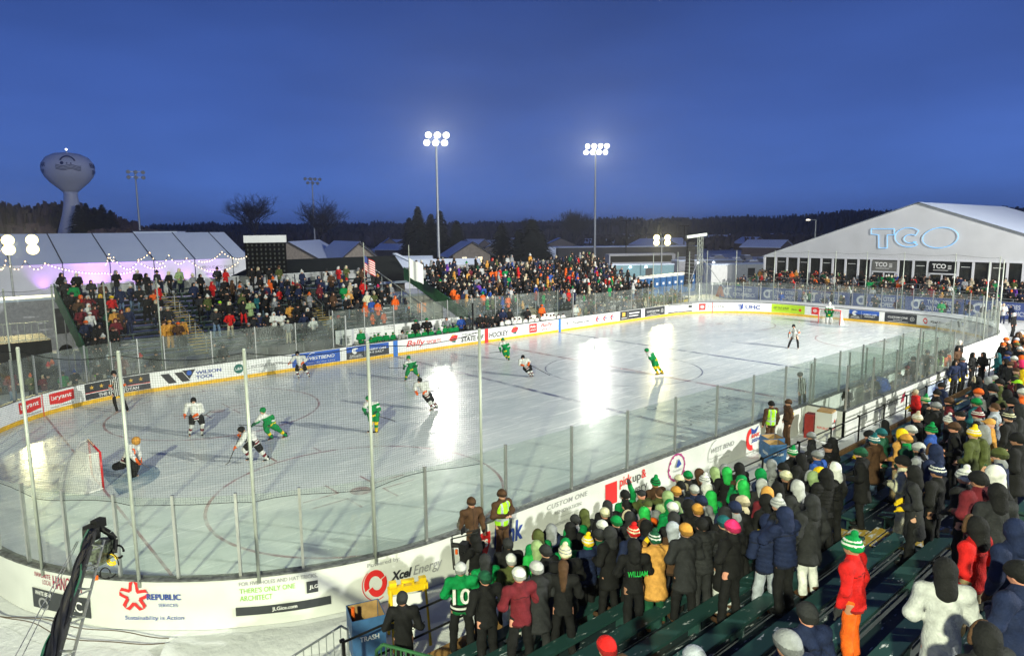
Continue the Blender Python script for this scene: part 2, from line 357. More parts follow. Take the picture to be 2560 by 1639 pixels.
flat('faceoff_circle', [ring(0, 0, 4.52, 4.6, 64), ring(-6.1, 6.71, .25, .32), ring(-6.1, -6.71, .2, .3), ring(6.1, -6.71, .2, .3), ring(6.1, 6.71, .2, .3)], wblue, .008)
for sx in (-1, 1):
    t = np.linspace(-1.45, 1.45, 20); cr_ = [(sx*(27.09-1.83*math.cos(a)), 1.83*math.sin(a)) for a in t]
    flat('goal_crease', [(np.array(cr_), [tuple(range(20))])], wcrease, .008)
def ice_text(body, u, v, w, h, m=wink):
    p = at_z(u, v, 0); V, F = fit_text(body, w, h, .02)
    flat('ice_lettering', [([(p[0]+x-w/2, p[1]+y) for x, y in V], F)], m, .012)
ice_text('TWIN CITIES', 1790, 1015, 4.4, .75); ice_text('ORTHOPEDICS', 1800, 1040, 4.8, .75)

# ================================================================ boards
OFFG = []
def goff(s):
    x, y = bpos(s)
    s0, s1 = s_near(24.5, -12.95), s_near(23, 12.9)
    s = s % PL
    if s0 < s < s1:
        a = min((s-s0)/9, (s1-s)/7, 1); return .08+2.35*a*a*(3-2*a)
    return .08
def strip(mb, s0, s1, prof, ds=.45):
    """extrude a closed cross-section prof [(off, z)] along the perimeter"""
    k = max(2, int(abs(s1-s0)/ds)+1); q = np.linspace(s0, s1, k); n = len(prof); V = []
    for s in q:
        for (o, z) in prof: p = bpos(s, o(s) if callable(o) else o); V.append((p[0], p[1], z))
    F = [(i*n+j, i*n+(j+1) % n, (i+1)*n+(j+1) % n, (i+1)*n+j) for i in range(k-1) for j in range(n)]
    F += [tuple(range(n-1, -1, -1)), tuple(range((k-1)*n, k*n))]
    mb.add(V, F)
boards = thing('rink_boards', 'white dasher boards and glass round the ice rink', 'rink boards')
for nm, mt, prof in (('board_wall', white, [(0, 0), (0, 1.03), (.12, 1.03), (.12, 0)]), ('cap_rail', capm, [(-.015, 1.03), (-.015, 1.07), (.2, 1.07), (.2, 1.03)]), ('kick_plate', kick, [(-.014, .006), (-.014, .2), (-.002, .2), (-.002, .006)])):
    b_ = MB(); strip(b_, 0, PL, prof); b_.build(nm, mt, boards)
b_ = MB(); strip(b_, s_near(24.5, -12.95), s_near(23, 12.9), [(.2, 0), (.2, 1.02), (lambda s: goff(s)+.45, 1.04), (lambda s: goff(s)+.9, 0)]); tag(b_.build('snow_ledge', snow), kind='structure')
# banner skirt on the outside of the near boards
def skoff(s, z): f = min(max((1.025-z)/.35, 0), 1); return .150+.035*max(0, min((1.025-z)/1.07, 1))+.045*f*noise.noise((s*.8, z*1.5, 3))
def skirt(s0, s1, name='banner', amp=.05):
    q = np.arange(s0, s1+.01, .15); zs = list(np.linspace(1.025, -.05, 15)); V = []
    for i, s in enumerate(q):
        for j, z in enumerate(zs):
            p = bpos(s, skoff(s, z)); V.append((*p, z))
    k = len(zs); F = [(i*k+j, i*k+j+1, (i+1)*k+j+1, (i+1)*k+j) for i in range(len(q)-1) for j in range(k-1)]
    b_ = MB(); b_.add(V, F); return b_.build(name, vinyl, boards, True)
skirt(-40, s_near(-4.4, -12.95)-PL); skirt(s_near(8.5, -12.95), s_near(28, -11))
S_POST = []
def add_glass():
    sb0, sb1 = s_near(9.4, RY), s_near(-11, RY)
    s = s_near(-23.9, -12.8); marks = []
    # spacing 1.2 m in the corners, 2.4 m on the straights
    q = -PL+s if False else s-PL
    end = q+PL
    while q < end-.6:
        marks.append(q); x, y = bpos(q); x2, y2 = bpos(q+1.2)
        q += 2.4 if (abs(y) > 12.9 and abs(bpos(q+2.3)[1]) > 12.9) else 1.25
    marks.append(end)
    for a, b__ in zip(marks[:-1], marks[1:]):
        ma = a % PL
        if sb0-1.3 < ma < sb1-.3: continue
        top = 2.82
        mb = MB(); m_ = 3; V = []
        q = np.linspace(a+.03, b__-.03, m_)
        for s_ in q:
            for o, z in ((-.006, 1.07), (-.006, top), (.006, top), (.006, 1.07)):
                p = bpos(s_, goff(s_)+o); V.append((*p, z))
        mb.add(V, [(i*4+j, i*4+(j+1) % 4, (i+1)*4+(j+1) % 4, (i+1)*4+j) for i in range(m_-1) for j in range(4)])
        mb.build('glass_pane', glassm, boards)
        p = bpos(a, goff(a)); mb = MB(); t = bpos(a+.05, goff(a))-p; rz = math.atan2(t[1], t[0])
        mb.box((*p, 1.07+.9), (.055, .07, 1.8), rz); mb.build('glass_post', alu, boards)
        S_POST.append(a)
add_glass()
# rails along the glass top
# ---- advertisements
def place(V, s0, sgn, off, z0):
    out = []
    for x, y in V: p = bpos(s0+sgn*x, off if off < 1 else skoff(s0+sgn*x, z0+y)+off-9.994); out.append((p[0], p[1], z0+y))
    return out
def slices(V, F, step=.3):
    V = [tuple(map(float, p)) for p in V]; out = []
    for f in F:
        xs = [V[i][0] for i in f]
        if len(f) > 4 and len(f) != 5 and max(xs)-min(xs) < .6 or max(xs)-min(xs) < .6 or len(f) > 6: out.append([V[i] for i in f]); continue
        P_ = [V[i] for i in f]; a = min(xs)
        def clip(P_, c, sg):
            o = []
            for i in range(len(P_)):
                p, q = P_[i-1], P_[i]; ip, iq = sg*(p[0]-c) >= 0, sg*(q[0]-c) >= 0
                if ip != iq: t = (c-p[0])/(q[0]-p[0]); o.append((c, p[1]+t*(q[1]-p[1])))
                if iq: o.append(q)
            return o
        while a < max(xs)-1e-6:
            c = clip(clip(P_, a, 1), a+step, -1)
            if len(c) > 2: out.append(c)
            a += step
    W = []; G = []
    for c in out: G.append(tuple(range(len(W), len(W)+len(c)))); W += c
    return np.array(W), G
def ad(label, s0, s1, sgn, off, z0, z1, panel, items, parent=boards, name='advertisement'):
    """s0 = the reader's left end; items = [(V,F), material] in metres from the panel's lower left corner"""
    w = abs(s1-s0); e = -.006 if sgn < 0 else .006; items = [(slices(*g_), m_) for g_, m_ in items]
    mb = MB(); V, F = rect(0, 0, w, z1-z0, max(1, int(w/.4)))
    mb.add(place(V, s0, sgn, off, z0), F)
    if panel is None:
        root = None; mats = []; mb = MB()
        ms = []
        for ii, ((V, F), m_) in enumerate(items):
            if m_ not in ms: ms.append(m_)
            mb.k = ms.index(m_); mb.add(place(V, s0, sgn, off+e*(1+.5*ii), z0), F)
        return mb.build(name, ms, parent, label=label)
    root = mb.build(name, panel, parent, label=label)
    if items:
        mb = MB(); ms = []
        for i, ((V, F), m_) in enumerate(items):
            if m_ not in ms: ms.append(m_)
            mb.k = ms.index(m_); mb.add(place(V, s0, sgn, off+e*(1+.4*i), z0), F)
        mb.build('lettering', ms, root)
    return root
def T(body, x, y, w, h, bold=0, shear=0, sp=1.0):
    V, F = fit_text(body, w, h, bold, shear, sp); return (V+np.array([x, y]), F)
def star(cx, cy, r):
    return (np.array([(cx+(r if i % 2 == 0 else r*.42)*math.sin(i*math.pi/5), cy+(r if i % 2 == 0 else r*.42)*math.cos(i*math.pi/5)) for i in range(10)]), [tuple(range(10))])
def far(label, u0, u1, panel, fn, z0=.22, z1=1.0):
    s0, s1 = s_far_u(u0), s_far_u(u1); w = abs(s1-s0); return ad(label, s0, s1, -1, -.008, z0, z1, panel, fn(w, z1-z0))
def bry(w, h): return [(poly((.05*w, .3*h), (.5*w, .2*h), (.97*w, .3*h), (.97*w, .92*h), (.05*w, .92*h)), inkr), (T('bryant', .12*w, .42*h, .76*w, .36*h, .03), inkw), (T('Heating & Cooling Systems', .08*w, .04*h, .86*w, .1*h, .02), ink)]
far('red hexagonal heating company advertisement left of the goal line stripe', 44, 104, white, bry)
far('red hexagonal heating company advertisement right of the goal line stripe', 120, 187, white, bry)
far('dark advertisement with six gold stars', 212, 375, pdark, lambda w, h: [(star(w*(.11+.15*i), .72*h, .12), inkgold) for i in range(6)]+[(rect(0, .40*h, w, .44*h, 8), inkr), (rect(0, .36*h, w, .40*h, 8), inkw), (T('THE MINNESOTAN', .2*w, .08*h, .62*w, .2*h, .03), inkw)])
far('white tool company advertisement with black bars', 376, 560, white, lambda w, h: [(poly((.13*w, .82*h), (.24*w, .82*h), (.34*w, .12*h), (.23*w, .12*h)), ink), (poly((.31*w, .82*h), (.42*w, .82*h), (.52*w, .12*h), (.41*w, .12*h)), ink), (poly((.42*w, .9*h), (.6*w, .9*h), (.51*w, .25*h)), ink), (disc(.51*w, .68*h, .13), pblue), (T('WILSON', .6*w, .5*h, .36*w, .24*h, .04), inkb), (T('TOOL', .6*w, .18*h, .25*w, .24*h, .04), inkb)])
far('white grocery advertisement with dark green disc', 580, 712, white, lambda w, h: [(disc(.12*w, .5*h, .27), inkteal), (T('L&B', .06*w, .4*h, .12*w, .2*h, .02), inkw), (T('LUNDS&BYERLYS', .26*w, .38*h, .70*w, .24*h), inkgrey)])
far('blue advertisement behind a skater', 730, 850, pblue, lambda w, h: [(T('WESTBEND', .3*w, .4*h, .58*w, .24*h, .02, .2), inkw), (T("That's The Silver Lining", .3*w, .12*h, .58*w, .09*h), inkw), (ring(.42*w, .5*h, .33, .36, 14, 1.2, 2.9), inkw)])
def urg(w, h): return [(rect(0, .0, w, .55*h), pdark), (ring(.19*w, .65*h, .09, .2, 20, .6, 5.6), inkw), (rect(.19*w-.03, .5*h, .19*w+.03, .82*h), inkw), (rect(.19*w-.1, .78*h, .19*w+.22, .84*h), inkw), (T('TWIN CITIES', .07*w, .23*h, .27*w, .1*h, .02), inkw), (T('ORTHOPEDICS', .06*w, .1*h, .3*w, .1*h, .02), inkw), (rect(.415*w, .1*h, .42*w, .9*h), inkw), (T('URGENT CARE', .47*w, .52*h, .46*w, .16*h, .02), inkw), (T('8-8 DAILY', .53*w, .28*h, .34*w, .16*h, .01), inkw)]
far('blue and black urgent care advertisement by the left blue line', 866, 972, pblue, urg)
for u0, u1, mt, nm in ((983, 994, bluep, 'blue_stripe'), (1211.5, 1220.5, inkr, 'red_stripe'), (1396, 1402, bluep, 'blue_stripe'), (105, 107, inkr, 'red_stripe'), (1780, 1782, inkr, 'red_stripe')):
    ad(None, s_far_u(u0), s_far_u(u1), -1, -.018, .0, 1.03, mt, [], name=nm)
far('red script sports network lettering', 1012, 1104, None, lambda w, h: [(T('Bally', .04*w, .2*h, .5*w, .68*h, .02, .3), inkr), (T('SPORTS', .58*w, .36*h, .4*w, .34*h, .01), inkr)])
def wild(x, y, k): return [(poly((x-.5*k, y), (x-.2*k, y+.35*k), (x+.15*k, y+.42*k), (x+.55*k, y+.3*k), (x+.4*k, y-.05*k), (x+.1*k, y-.25*k), (x-.35*k, y-.18*k)), inkr), (poly((x-.3*k, y-.16*k), (x+.3*k, y-.12*k), (x+.2*k, y-.36*k), (x-.1*k, y-.3*k)), inkteal), (ring(x-.05*k, y+.32*k, .0, .14*k, 12, 0, 3.2), inkgold), (rect(x-.3*k, y+.02*k, x+.3*k, y+.06*k), inkteal)]
far('black state of hockey lettering with red animal head emblems', 1118, 1211, None, lambda w, h: wild(.16*w, .5*h, .72)+[(T('THIS IS THE', .38*w, .72*h, .4*w, .14*h, .01, .1), ink), (T('STATE OF', .36*w, .12*h, .62*w, .46*h, .03, .15), ink)])
far('black hockey lettering with red animal head emblem', 1221, 1300, None, lambda w, h: [(T('HOCKEY', .02*w, .14*h, .6*w, .5*h, .03, .15), ink)]+wild(.82*w, .5*h, .72))
far('red square sports network emblem', 1323, 1342, None, lambda w, h: [(rect(0, .05*h, w, .95*h), inkr), (T('Bally', .12*w, .5*h, .76*w, .28*h, .02, .2), inkw), (T('SPORTS', .15*w, .25*h, .7*w, .14*h, .02), inkw)])
far('red script plus network lettering', 1348, 1384, None, lambda w, h: [(T('Bally', .1*w, .38*h, .85*w, .5*h, .02, .3), inkr), (T('SPORTS+', .15*w, .1*h, .72*w, .2*h, .02), inkr)])
far('casino web address with round grey emblem', 1406, 1476, None, lambda w, h: [(ring(.17*w, .5*h, .22, .27), inkgrey), (disc(.17*w, .52*h, .13), inkgrey), (T('TIcasino.com', .34*w, .36*h, .62*w, .26*h, .02), ink)])
far('three red and blue round emblems in a row', 1482, 1542, None, lambda w, h: sum([[(ring(w*(.2+.3*i), .5*h, .12, .24, 16, 1.2, 5.0), inkr), (T('RINK', w*(.2+.3*i)-.1, .45*h, .36, .14, .03), inkb)] for i in range(3)], [])+[(rect(0, .02*h, w, .06*h), ink), (rect(0, .94*h, w, .98*h), ink)])
far('black advertisement with small gold square', 1550, 1603, pdark, lambda w, h: [(rect(.1*w, .4*h, .24*w, .85*h), inkgold), (rect(.355*w, 0, .37*w, h), inkgrey), (rect(.42*w, .6*h, .9*w, .72*h), inkw), (rect(.42*w, .3*h, .85*w, .4*h), inkw), (rect(.06*w, .18*h, .3*w, .24*h), inkw)])
def cust(w, h): return [(T('CUSTOM ONE', .1*w, .45*h, .62*w, .2*h, .01), inkw), (T('HOMES', .28*w, .25*h, .26*w, .1*h, .01, 0, 1.5), inkw), (rect(.1*w, .1*h, .74*w, .13*h), inkw), (ring(.86*w, .5*h, .14, .17), inkw), (T('40', .83*w, .42*h, .06*w, .15*h), inkw)]
far('black home builder advertisement left of the goal line stripe', 1612, 1662, pdark, cust)
def jlg(w, h): return [(rect(0, .9*h, w, h), pdark), (rect(0, 0, w, .14*h), pdark), (T('FOR FIVE HOLES AND HAT TRICKS', .03*w, .62*h, .78*w, .14*h), ink), (T("THERE'S ONLY ONE ARCHITECT", .03*w, .36*h, .7*w, .14*h), inkg), (rect(.85*w, .5*h, .98*w, .82*h), pdark), (T('JLGice.com', .42*w, .02*h, .2*w, .1*h), inkw)]
far('white architect advertisement with black bars', 1670, 1731, white, jlg)
def toy(w, h, k=.27): return [(rect(.0, .12*h, k*w, .95*h), inkr), (ring(k*w/2, .53*h, .14, .19, sy=.7), inkw), (ring(k*w/2, .56*h, .05, .085, sy=1.3), inkw), (ring(k*w/2, .6*h, .1, .13, sy=.35), inkw), (T('TOYOTA', (k+.07)*w, .38*h, (.9-k)*w, .28*h, .02), ink)]
far('red car maker emblem and lettering in the far corner', 1747, 1813, None, toy)
far('health insurer initials with blue bars', 1846, 1902, None, lambda w, h: [(poly((0, .8*h), (.05*w, .82*h), (.05*w, .3*h), (.12*w, .1*h), (.03*w, .25*h)), inkb), (poly((.08*w, .84*h), (.13*w, .86*h), (.13*w, .3*h), (.1*w, .12*h)), inkb), (poly((.16*w, .88*h), (.22*w, .9*h), (.2*w, .3*h), (.1*w, .1*h)), inkb), (T('UHC', .32*w, .25*h, .66*w, .5*h, .04), inkb)])
far('lime green get out and play advertisement', 1929, 2012, plime, lambda w, h: [(T('GET OUT & PLAY', .06*w, .42*h, .46*w, .26*h, .03), ink), (rect(.08*w, .3*h, .5*w, .33*h), ink), (T("I'M IN.", .6*w, .4*h, .16*w, .14*h, .02), ink), (disc(.86*w, .45*h, .13), inkr)])
far('red car maker emblem and lettering behind the far goal', 2029, 2104, None, lambda w, h: toy(w, h, .24))
far('blue and black urgent care advertisement right of the far goal', 2123, 2198, pblue, urg)
far('black home builder advertisement right of the far goal', 2212, 2292, pdark, cust)
def xcel(w, h): return [(T('Powered by:', .0*w, .86*h, .3*w, .1*h), inkgrey), (ring(.07*w, .45*h, .1, .17, 20, .3, 3.5, 1.5), inkr), (ring(.09*w, .45*h, .08, .15, 20, 3.4, 6.6, 1.5), inkr), (T('Xcel', .22*w, .34*h, .3*w, .24*h, .05, .25), ink), (T('Energy', .54*w, .28*h, .42*w, .3*h, 0, .25), ink)]
far('energy company lettering with red swirl on far boards', 2308, 2378, None, xcel)
far('tool company bars and blue dot at the far corner', 2392, 2450, None, lambda w, h: [(poly((.0*w, .9*h), (.14*w, .9*h), (.22*w, .3*h), (.12*w, .3*h)), ink), (poly((.26*w, .9*h), (.6*w, .9*h), (.45*w, .2*h)), ink), (disc(.45*w, .7*h, .15), pblue), (T('WILSON TOOL', .6*w, .3*h, .38*w, .15*h, .02), inkb)])
# ---- near outer banners
def near(label, u0, u1, fn, z0=.12, z1=.98):
    s0, s1 = s_near_u(u0), s_near_u(u1); w = abs(s1-s0); return ad(label, s0, s1, 1, 10.0, z0, z1, None, fn(w, z1-z0))
near('maroon favourite local hangout lettering over a black panel', 85, 228, lambda w, h: [(T('FAVORITE', .05*w, .82*h, .3*w, .12*h, .02), inkdr), (T('LOCAL', .2*w, .66*h, .16*w, .12*h), inkdr), (T('HANGOUT', .4*w, .62*h, .5*w, .34*h, .01), inkdr), (rect(0, 0, w, .52*h, 6), pdark), (T('WHITE BEAR', .06*w, .36*h, .3*w, .11*h, .02, .2), inkw), (ring(.2*w, .14*h, .1, .15, 20), inkgrey), (T('LC', .68*w, .12*h, .2*w, .28*h, .02), inkw)])
def repub(cx, cy, r):
    o = []
    for i in range(5):
        a = math.pi/2+i*2*math.pi/5; c = np.array([math.cos(a), math.sin(a)]); t = np.array([-c[1], c[0]]); q = np.array([cx, cy])+c*r*.55
        for sg in (-1, 1): o.append((poly(*(q+t*sg*r*.12), *()) if 0 else (np.array([q+c*r*.45, q+c*r*.38+t*sg*r*.28, q-c*r*.25+t*sg*r*.36, q-c*r*.2+t*sg*r*.14, q+c*r*.2+t*sg*r*.1]), [tuple(range(5))]), inkr))
    return o
near('red ribbon star and blue waste company lettering', 305, 485, lambda w, h: repub(.19*w, .66*h, .33)+[(T('REPUBLIC', .38*w, .6*h, .46*w, .16*h, .04), inkb), (T('SERVICES', .53*w, .42*h, .26*w, .09*h, .01), inkb), (T('Sustainability in Action', .06*w, .06*h, .8*w, .13*h, .015), inkb)])
near('green and grey architect slogan over a black bar', 588, 825, lambda w, h: [(T('FOR FIVE HOLES AND HAT TRICKS,', .05*w, .84*h, .82*w, .12*h, .02), inkgrey), (T("THERE'S ONLY ONE", .05*w, .66*h, .58*w, .13*h, .01), inkg), (T('ARCHITECT', .05*w, .47*h, .34*w, .13*h, .01), inkg), (rect(.75*w, .48*h, .87*w, .78*h), pdark), (T('JLG', .78*w, .56*h, .09*w, .12*h, .02), inkw), (rect(0, .1*h, w, .32*h, 8), pdark), (T('JLGice.com', .38*w, .14*h, .26*w, .12*h, .02), inkw)])
near('black and grey energy company lettering with red swirl', 915, 1106, lambda w, h: [(T('Powered by:', .02*w, .80*h, .4*w, .14*h, .02), inkgrey), (ring(.1*w, .36*h, .13, .24, 24, .4, 3.6, 1.35), inkr), (ring(.13*w, .34*h, .11, .22, 24, 3.5, 6.8, 1.35), inkr), (ring(.115*w, .35*h, .3, .315, 24, 2.2, 5.2, 1.2), inkr), (T('Xcel', .29*w, .3*h, .27*w, .27*h, .06, .25), ink), (T('Energy', .58*w, .22*h, .4*w, .36*h, .0, .25), inkgrey)])
near('blue bank lettering beside a red shield', 1190, 1310, lambda w, h: [(poly((.06*w, .1*h), (.2*w, .14*h), (.27*w, .5*h), (.27*w, .8*h), (0, .8*h), (0, .4*h)), inkr), (T('us', .05*w, .36*h, .17*w, .24*h, .05), inkw), (T('bank', .34*w, .16*h, .62*w, .66*h, .05, .1), inkb)])
near('grey serif home renovation lettering', 1362, 1472, lambda w, h: [(T('CUSTOM ONE', .04*w, .74*h, .92*w, .16*h, .01, .15, 1.1), inkgrey), (T('RENOVATION', .2*w, .5*h, .6*w, .12*h, .01), inkgrey), (rect(.3*w, .38*h, .72*w, .39*h), inkgrey), (T('CUSTOMONERENOVATION.COM', .0*w, .12*h, .98*w, .1*h, .0, .1), inkgrey)])
near('red grocery square with pickup and delivery lettering', 1512, 1618, lambda w, h: [(rect(0, .1*h, .26*w, .86*h), inkr), (T('Cub', .04*w, .36*h, .19*w, .24*h, .05), inkw), (T('pick', .32*w, .5*h, .28*w, .44*h, .03), inkr), (T('up', .62*w, .5*h, .2*w, .3*h, .0), ink), (T('&', .84*w, .6*h, .12*w, .32*h, .02), inkr), (T('delivery', .32*w, .06*h, .66*w, .42*h, .0), ink)])
near('magenta ringed casino chip emblem', 1668, 1712, lambda w, h: [(ring(.5*w, .5*h, .40, .46, 32), inkpur)]+[(disc(.5*w+.43*math.cos(a), .5*h+.43*math.sin(a), .05, 8), inkpur) for a in np.arange(12)*math.pi/6]+[(poly((.4*w, .55*h), (.55*w, .85*h), (.7*w, .6*h), (.52*w, .5*h)), inkb), (T('TreasureIsland', .25*w, .36*h, .5*w, .1*h), inkgrey)])
near('grey insurance lettering with curved line', 1758, 1836, lambda w, h: [(T('WEST BEND', .22*w, .5*h, .74*w, .2*h, .03, .2), inkgrey), (T('The worst brings out our best.', .15*w, .26*h, .7*w, .08*h), inkgrey), (T("That's The Silver Lining", .18*w, .12*h, .6*w, .08*h), inkgrey), (ring(.42*w, .35*h, .55, .575, 20, 1.7, 3.4), inkgrey)])
near('red and blue rink emblem by the penalty box', 1858, 1902, lambda w, h: [(ring(.45*w, .45*h, .22, .42, 18, 1.7, 4.9), inkr), (poly((.4*w, .95*h), (.6*w, .8*h), (.85*w, .95*h), (.7*w, .65*h), (.45*w, .65*h)), inkb), (T('RINK', .42*w, .48*h, .5*w, .16*h, .05, .2), inkr), (T('2024', .42*w, .28*h, .5*w, .16*h, .05, .2), inkb)])
# ================================================================ lamp poles
lampw = mat('lamp_lens_lit', (1, .93, .66), emis=14, var=0)
lampd = mat('lamp_lens_off', (.3, .32, .34), .2)
def lamp_pole(loc, h, label, lit, aim, rows=((3, 0), (3, 0)), watts=0, r0=.28, sp=1.15, lens=.42, cone=75, col=(1, .97, .86), group='floodlight poles'):
    x, y = loc; t = thing('floodlight_pole', label, 'floodlight pole', (x, y, -.1), 0, group)
    b = MB(); b.tube((0, 0, 0), (0, 0, h), r0, r0*.55, 12); b.box((0, 0, .25), (r0*4, r0*4, .5)); b.build('pole', steel, t)
    d = np.array([aim[0]-x, aim[1]-y, aim[2]-h]); d = d/np.linalg.norm(d); side = np.array([-d[1], d[0], 0]); side /= np.linalg.norm(side)
    arms = MB()
    for j, (nl, sh) in enumerate(rows):
        z = h-.3-j*1.25; w = (nl-1)*sp/2
        arms.box((side*sh)+np.array([0, 0, z]), (2*w+.6, .14, .14), math.atan2(side[1], side[0]))
        for i in range(nl):
            c = side*(sh-w+i*sp)+np.array([0, 0, z])+d*.35
            hb = MB(); hb.lathe([(.08, -.42), (.2, -.36), (lens*.8, -.1), (lens, .12), (lens, .2)], c, 14, d); hd = hb.build('lamp_head', blk, t, True)
            lb = MB(); lb.lathe([(lens*.96, .0), (lens*.96, .03)], c+d*.19, 14, d); lb.build('lens', lampw if lit else lampd, hd)
    arms.build('crossarm', steel, t)
    if lit and watts:
        l = spot('lamp_light', (x, y, h-.9), aim, watts, col, .55, cone); l.location = Vector((x, y, h-1))+Vector(d)*1.0
    return t
A1 = at_d(1090, 346, 120); A2 = at_d(1489, 372, 150)
lamp_pole(A1[:2], A1[2]+1, 'tall lit floodlight pole left of the two lit poles beyond the far stands', True, (-8, 0, 0), ((3, .2), (3, -.1)), 26000, sp=1.5, lens=.5)
lamp_pole(A2[:2], A2[2]+1, 'tall lit floodlight pole right of the two lit poles beyond the far stands', True, (8, 0, 0), ((4, .3), (4, 0)), 30000, sp=1.35, lens=.48)
B1 = at_d(338, 436, 190); B2 = at_d(780, 452, 230)
lamp_pole(B1[:2], B1[2]+1, 'unlit dark floodlight pole right of the water tower', False, (12, 60, 0), sp=1.6, lens=.45)
lamp_pole(B2[:2], B2[2]+1, 'unlit dark floodlight pole in front of a bare tree', False, (60, 80, 0), ((4, 0), (3, 0)), sp=1.6, lens=.5)
# two field lights behind the camera that light the near stand and banners
lamp_pole((-52, -38), 21, 'tall lit floodlight pole behind the snow left of the near stand', True, (-20, -4, 0), watts=105000, cone=95, col=(.96, 1, .66))
lamp_pole((12, -62), 25, 'tall lit floodlight pole behind the near stand', True, (-4, -2, 0), ((4, 0), (4, 0)), 190000, cone=90, col=(.98, 1, .86))
lamp_pole((20, -62), 25, 'unseen lit floodlight pole added behind the near stand to brighten the big tent', True, (44, 2, 4), ((4, 0), (4, 0)), watts=330000, cone=85, col=(1, .98, .88))  # unseen pole, added to brighten the tent gable and right stand
# portable light towers
def light_tower(u, v, d, label, watts, aim, n=2):
    p = at_d(u, v, d); x, y, h = p; t = thing('light_tower', label, 'light tower', (x, y, 0), 0, 'portable light towers')
    b = MB(); b.tube((0, 0, .5), (0, 0, h+.3), .09, .06); b.build('mast', steel, t)
    b = MB(); b.box((0, 0, .7), (1.4, 2.2, 1)); b.build('generator_box', yel, t); b = MB(); b.tube((-.8, -.7, .3), (.8, -.7, .3), .3, n=14); b.build('wheel', blk, t)
    dd = np.array([aim[0]-x, aim[1]-y, aim[2]-h]); dd /= np.linalg.norm(dd); sd = np.array([-dd[1], dd[0], 0]); sd /= np.linalg.norm(sd)
    for i in range(n):
        for j in (0, 1):
            c = sd*(i-(n-1)/2)*1.45+np.array([0, 0, h+.35-.68*j])
            b = MB(); b.lathe([(.1, -.3), (.32, -.1), (.42, .1)], c, 12, dd); hd = b.build('lamp_head', blk, t, True)
            b = MB(); b.lathe([(.40, 0), (.40, .03)], c+dd*.1, 12, dd); b.build('lens', mat('lamp_lens_yellow', (1, .80, .32), emis=5, var=0), hd)
    spot('lamp_light', Vector((x, y, h))+Vector(dd)*.6, aim, watts, (1, .88, .45), .5, 120)
light_tower(1655, 600, 95, 'small portable light tower shining above the coach bus', 9000, (10, 0, 0))
light_tower(20, 612, 62, 'small portable light tower shining at the far left', 5000, (-24, 0, 0), 3)

# ================================================================ protective netting on tall poles
def netting(label, s0, s1, poles, z0, zt, m, pr=.036, m_c=None):
    t = thing('protective_netting', label, 'safety netting')
    for (s, top) in poles:
        p = bpos(s, goff(s)+.09); b = MB(); b.tube((*p, .9), (*p, top), pr, n=10); b.lathe([(pr*1.1, 0), (pr*.8, .05)], (*p, top), 10); b.build('pole', polem, t, True)
    k = int(abs(s1-s0)/.4)+1; q = np.linspace(s0, s1, k); V = []; UV = []; P_ = np.array(sorted(s for s, _ in poles)); cab = []; lo = []
    nz_ = 7
    for s in q:
        i = np.searchsorted(P_, s); d = 0
        if 0 < i < len(P_): f = (s-P_[i-1])/(P_[i]-P_[i-1]); d = 4*f*(1-f)
        top = zt-.12*d; bot = z0+.05*math.sin(s*2.1)-.12*(1-d)
        for j in range(nz_):
            f = j/(nz_-1); p = bpos(s, goff(s)+.02-.18*d*math.sin(math.pi*f)*noise.noise((s*.3, f*2, 1))); V.append((*p, bot+(top-bot)*f)); UV.append((s+.02*math.sin(s*1.3+f*4), f*(top-bot)))
        cab.append((*bpos(s, goff(s)+.03), top)); lo.append((*bpos(s, goff(s)+.03), bot))
    F = [(i*nz_+j, (i+1)*nz_+j, (i+1)*nz_+j+1, i*nz_+j+1) for i in range(k-1) for j in range(nz_-1)]
    b = MB(); b.add(V, F); o = b.build('net', m, t, True); uvl = o.data.uv_layers.new(name='UVMap'); UVa = np.array(UV)
    li = np.zeros(len(o.data.loops), int); o.data.loops.foreach_get('vertex_index', li); uvl.data.foreach_set('uv', UVa[li].ravel())
    b = MB(); b.path(cab, .008, 4); b.build('top_cable', blk, t); b = MB(); b.path(lo, .006, 4); b.build('bottom_cable', blk, t)
sl = [s_near(*q)-PL for q in ((-21.4, 12.95), (-23.9, 12.7), (-26.3, 11.8), (-28.3, 10.3), (-29.9, 8), (-30.48, 5), (-30.48, 0), (-30.48, -4.5), (-29.7, -8.6), (-28.3, -10.6), (-26.3, -12.1), (-23.95, -12.8), (-21.2, -12.95))]
netting('dark netting on tall pale poles round the near left end', sl[0], sl[-1], [(s, 5.85) for s in sl], 2.72, 5.8, netm)
sr = [s_near(*q) for q in ((19.5, -12.95), (22.8, -12.9), (27.5, -10.2), (30, -6.9), (30.48, -3.6), (30.48, -.5), (30.48, 2.2), (30.48, 4.6), (30, 7), (28.6, 9.4), (26.9, 10.9), (25.3, 12), (23.6, 12.7), (20, 12.95))]
netting('thin netting on tall pale poles round the far end', sr[0], sr[-1], [(s, 5.9) for s in sr], 2.78, 5.85, net_far)

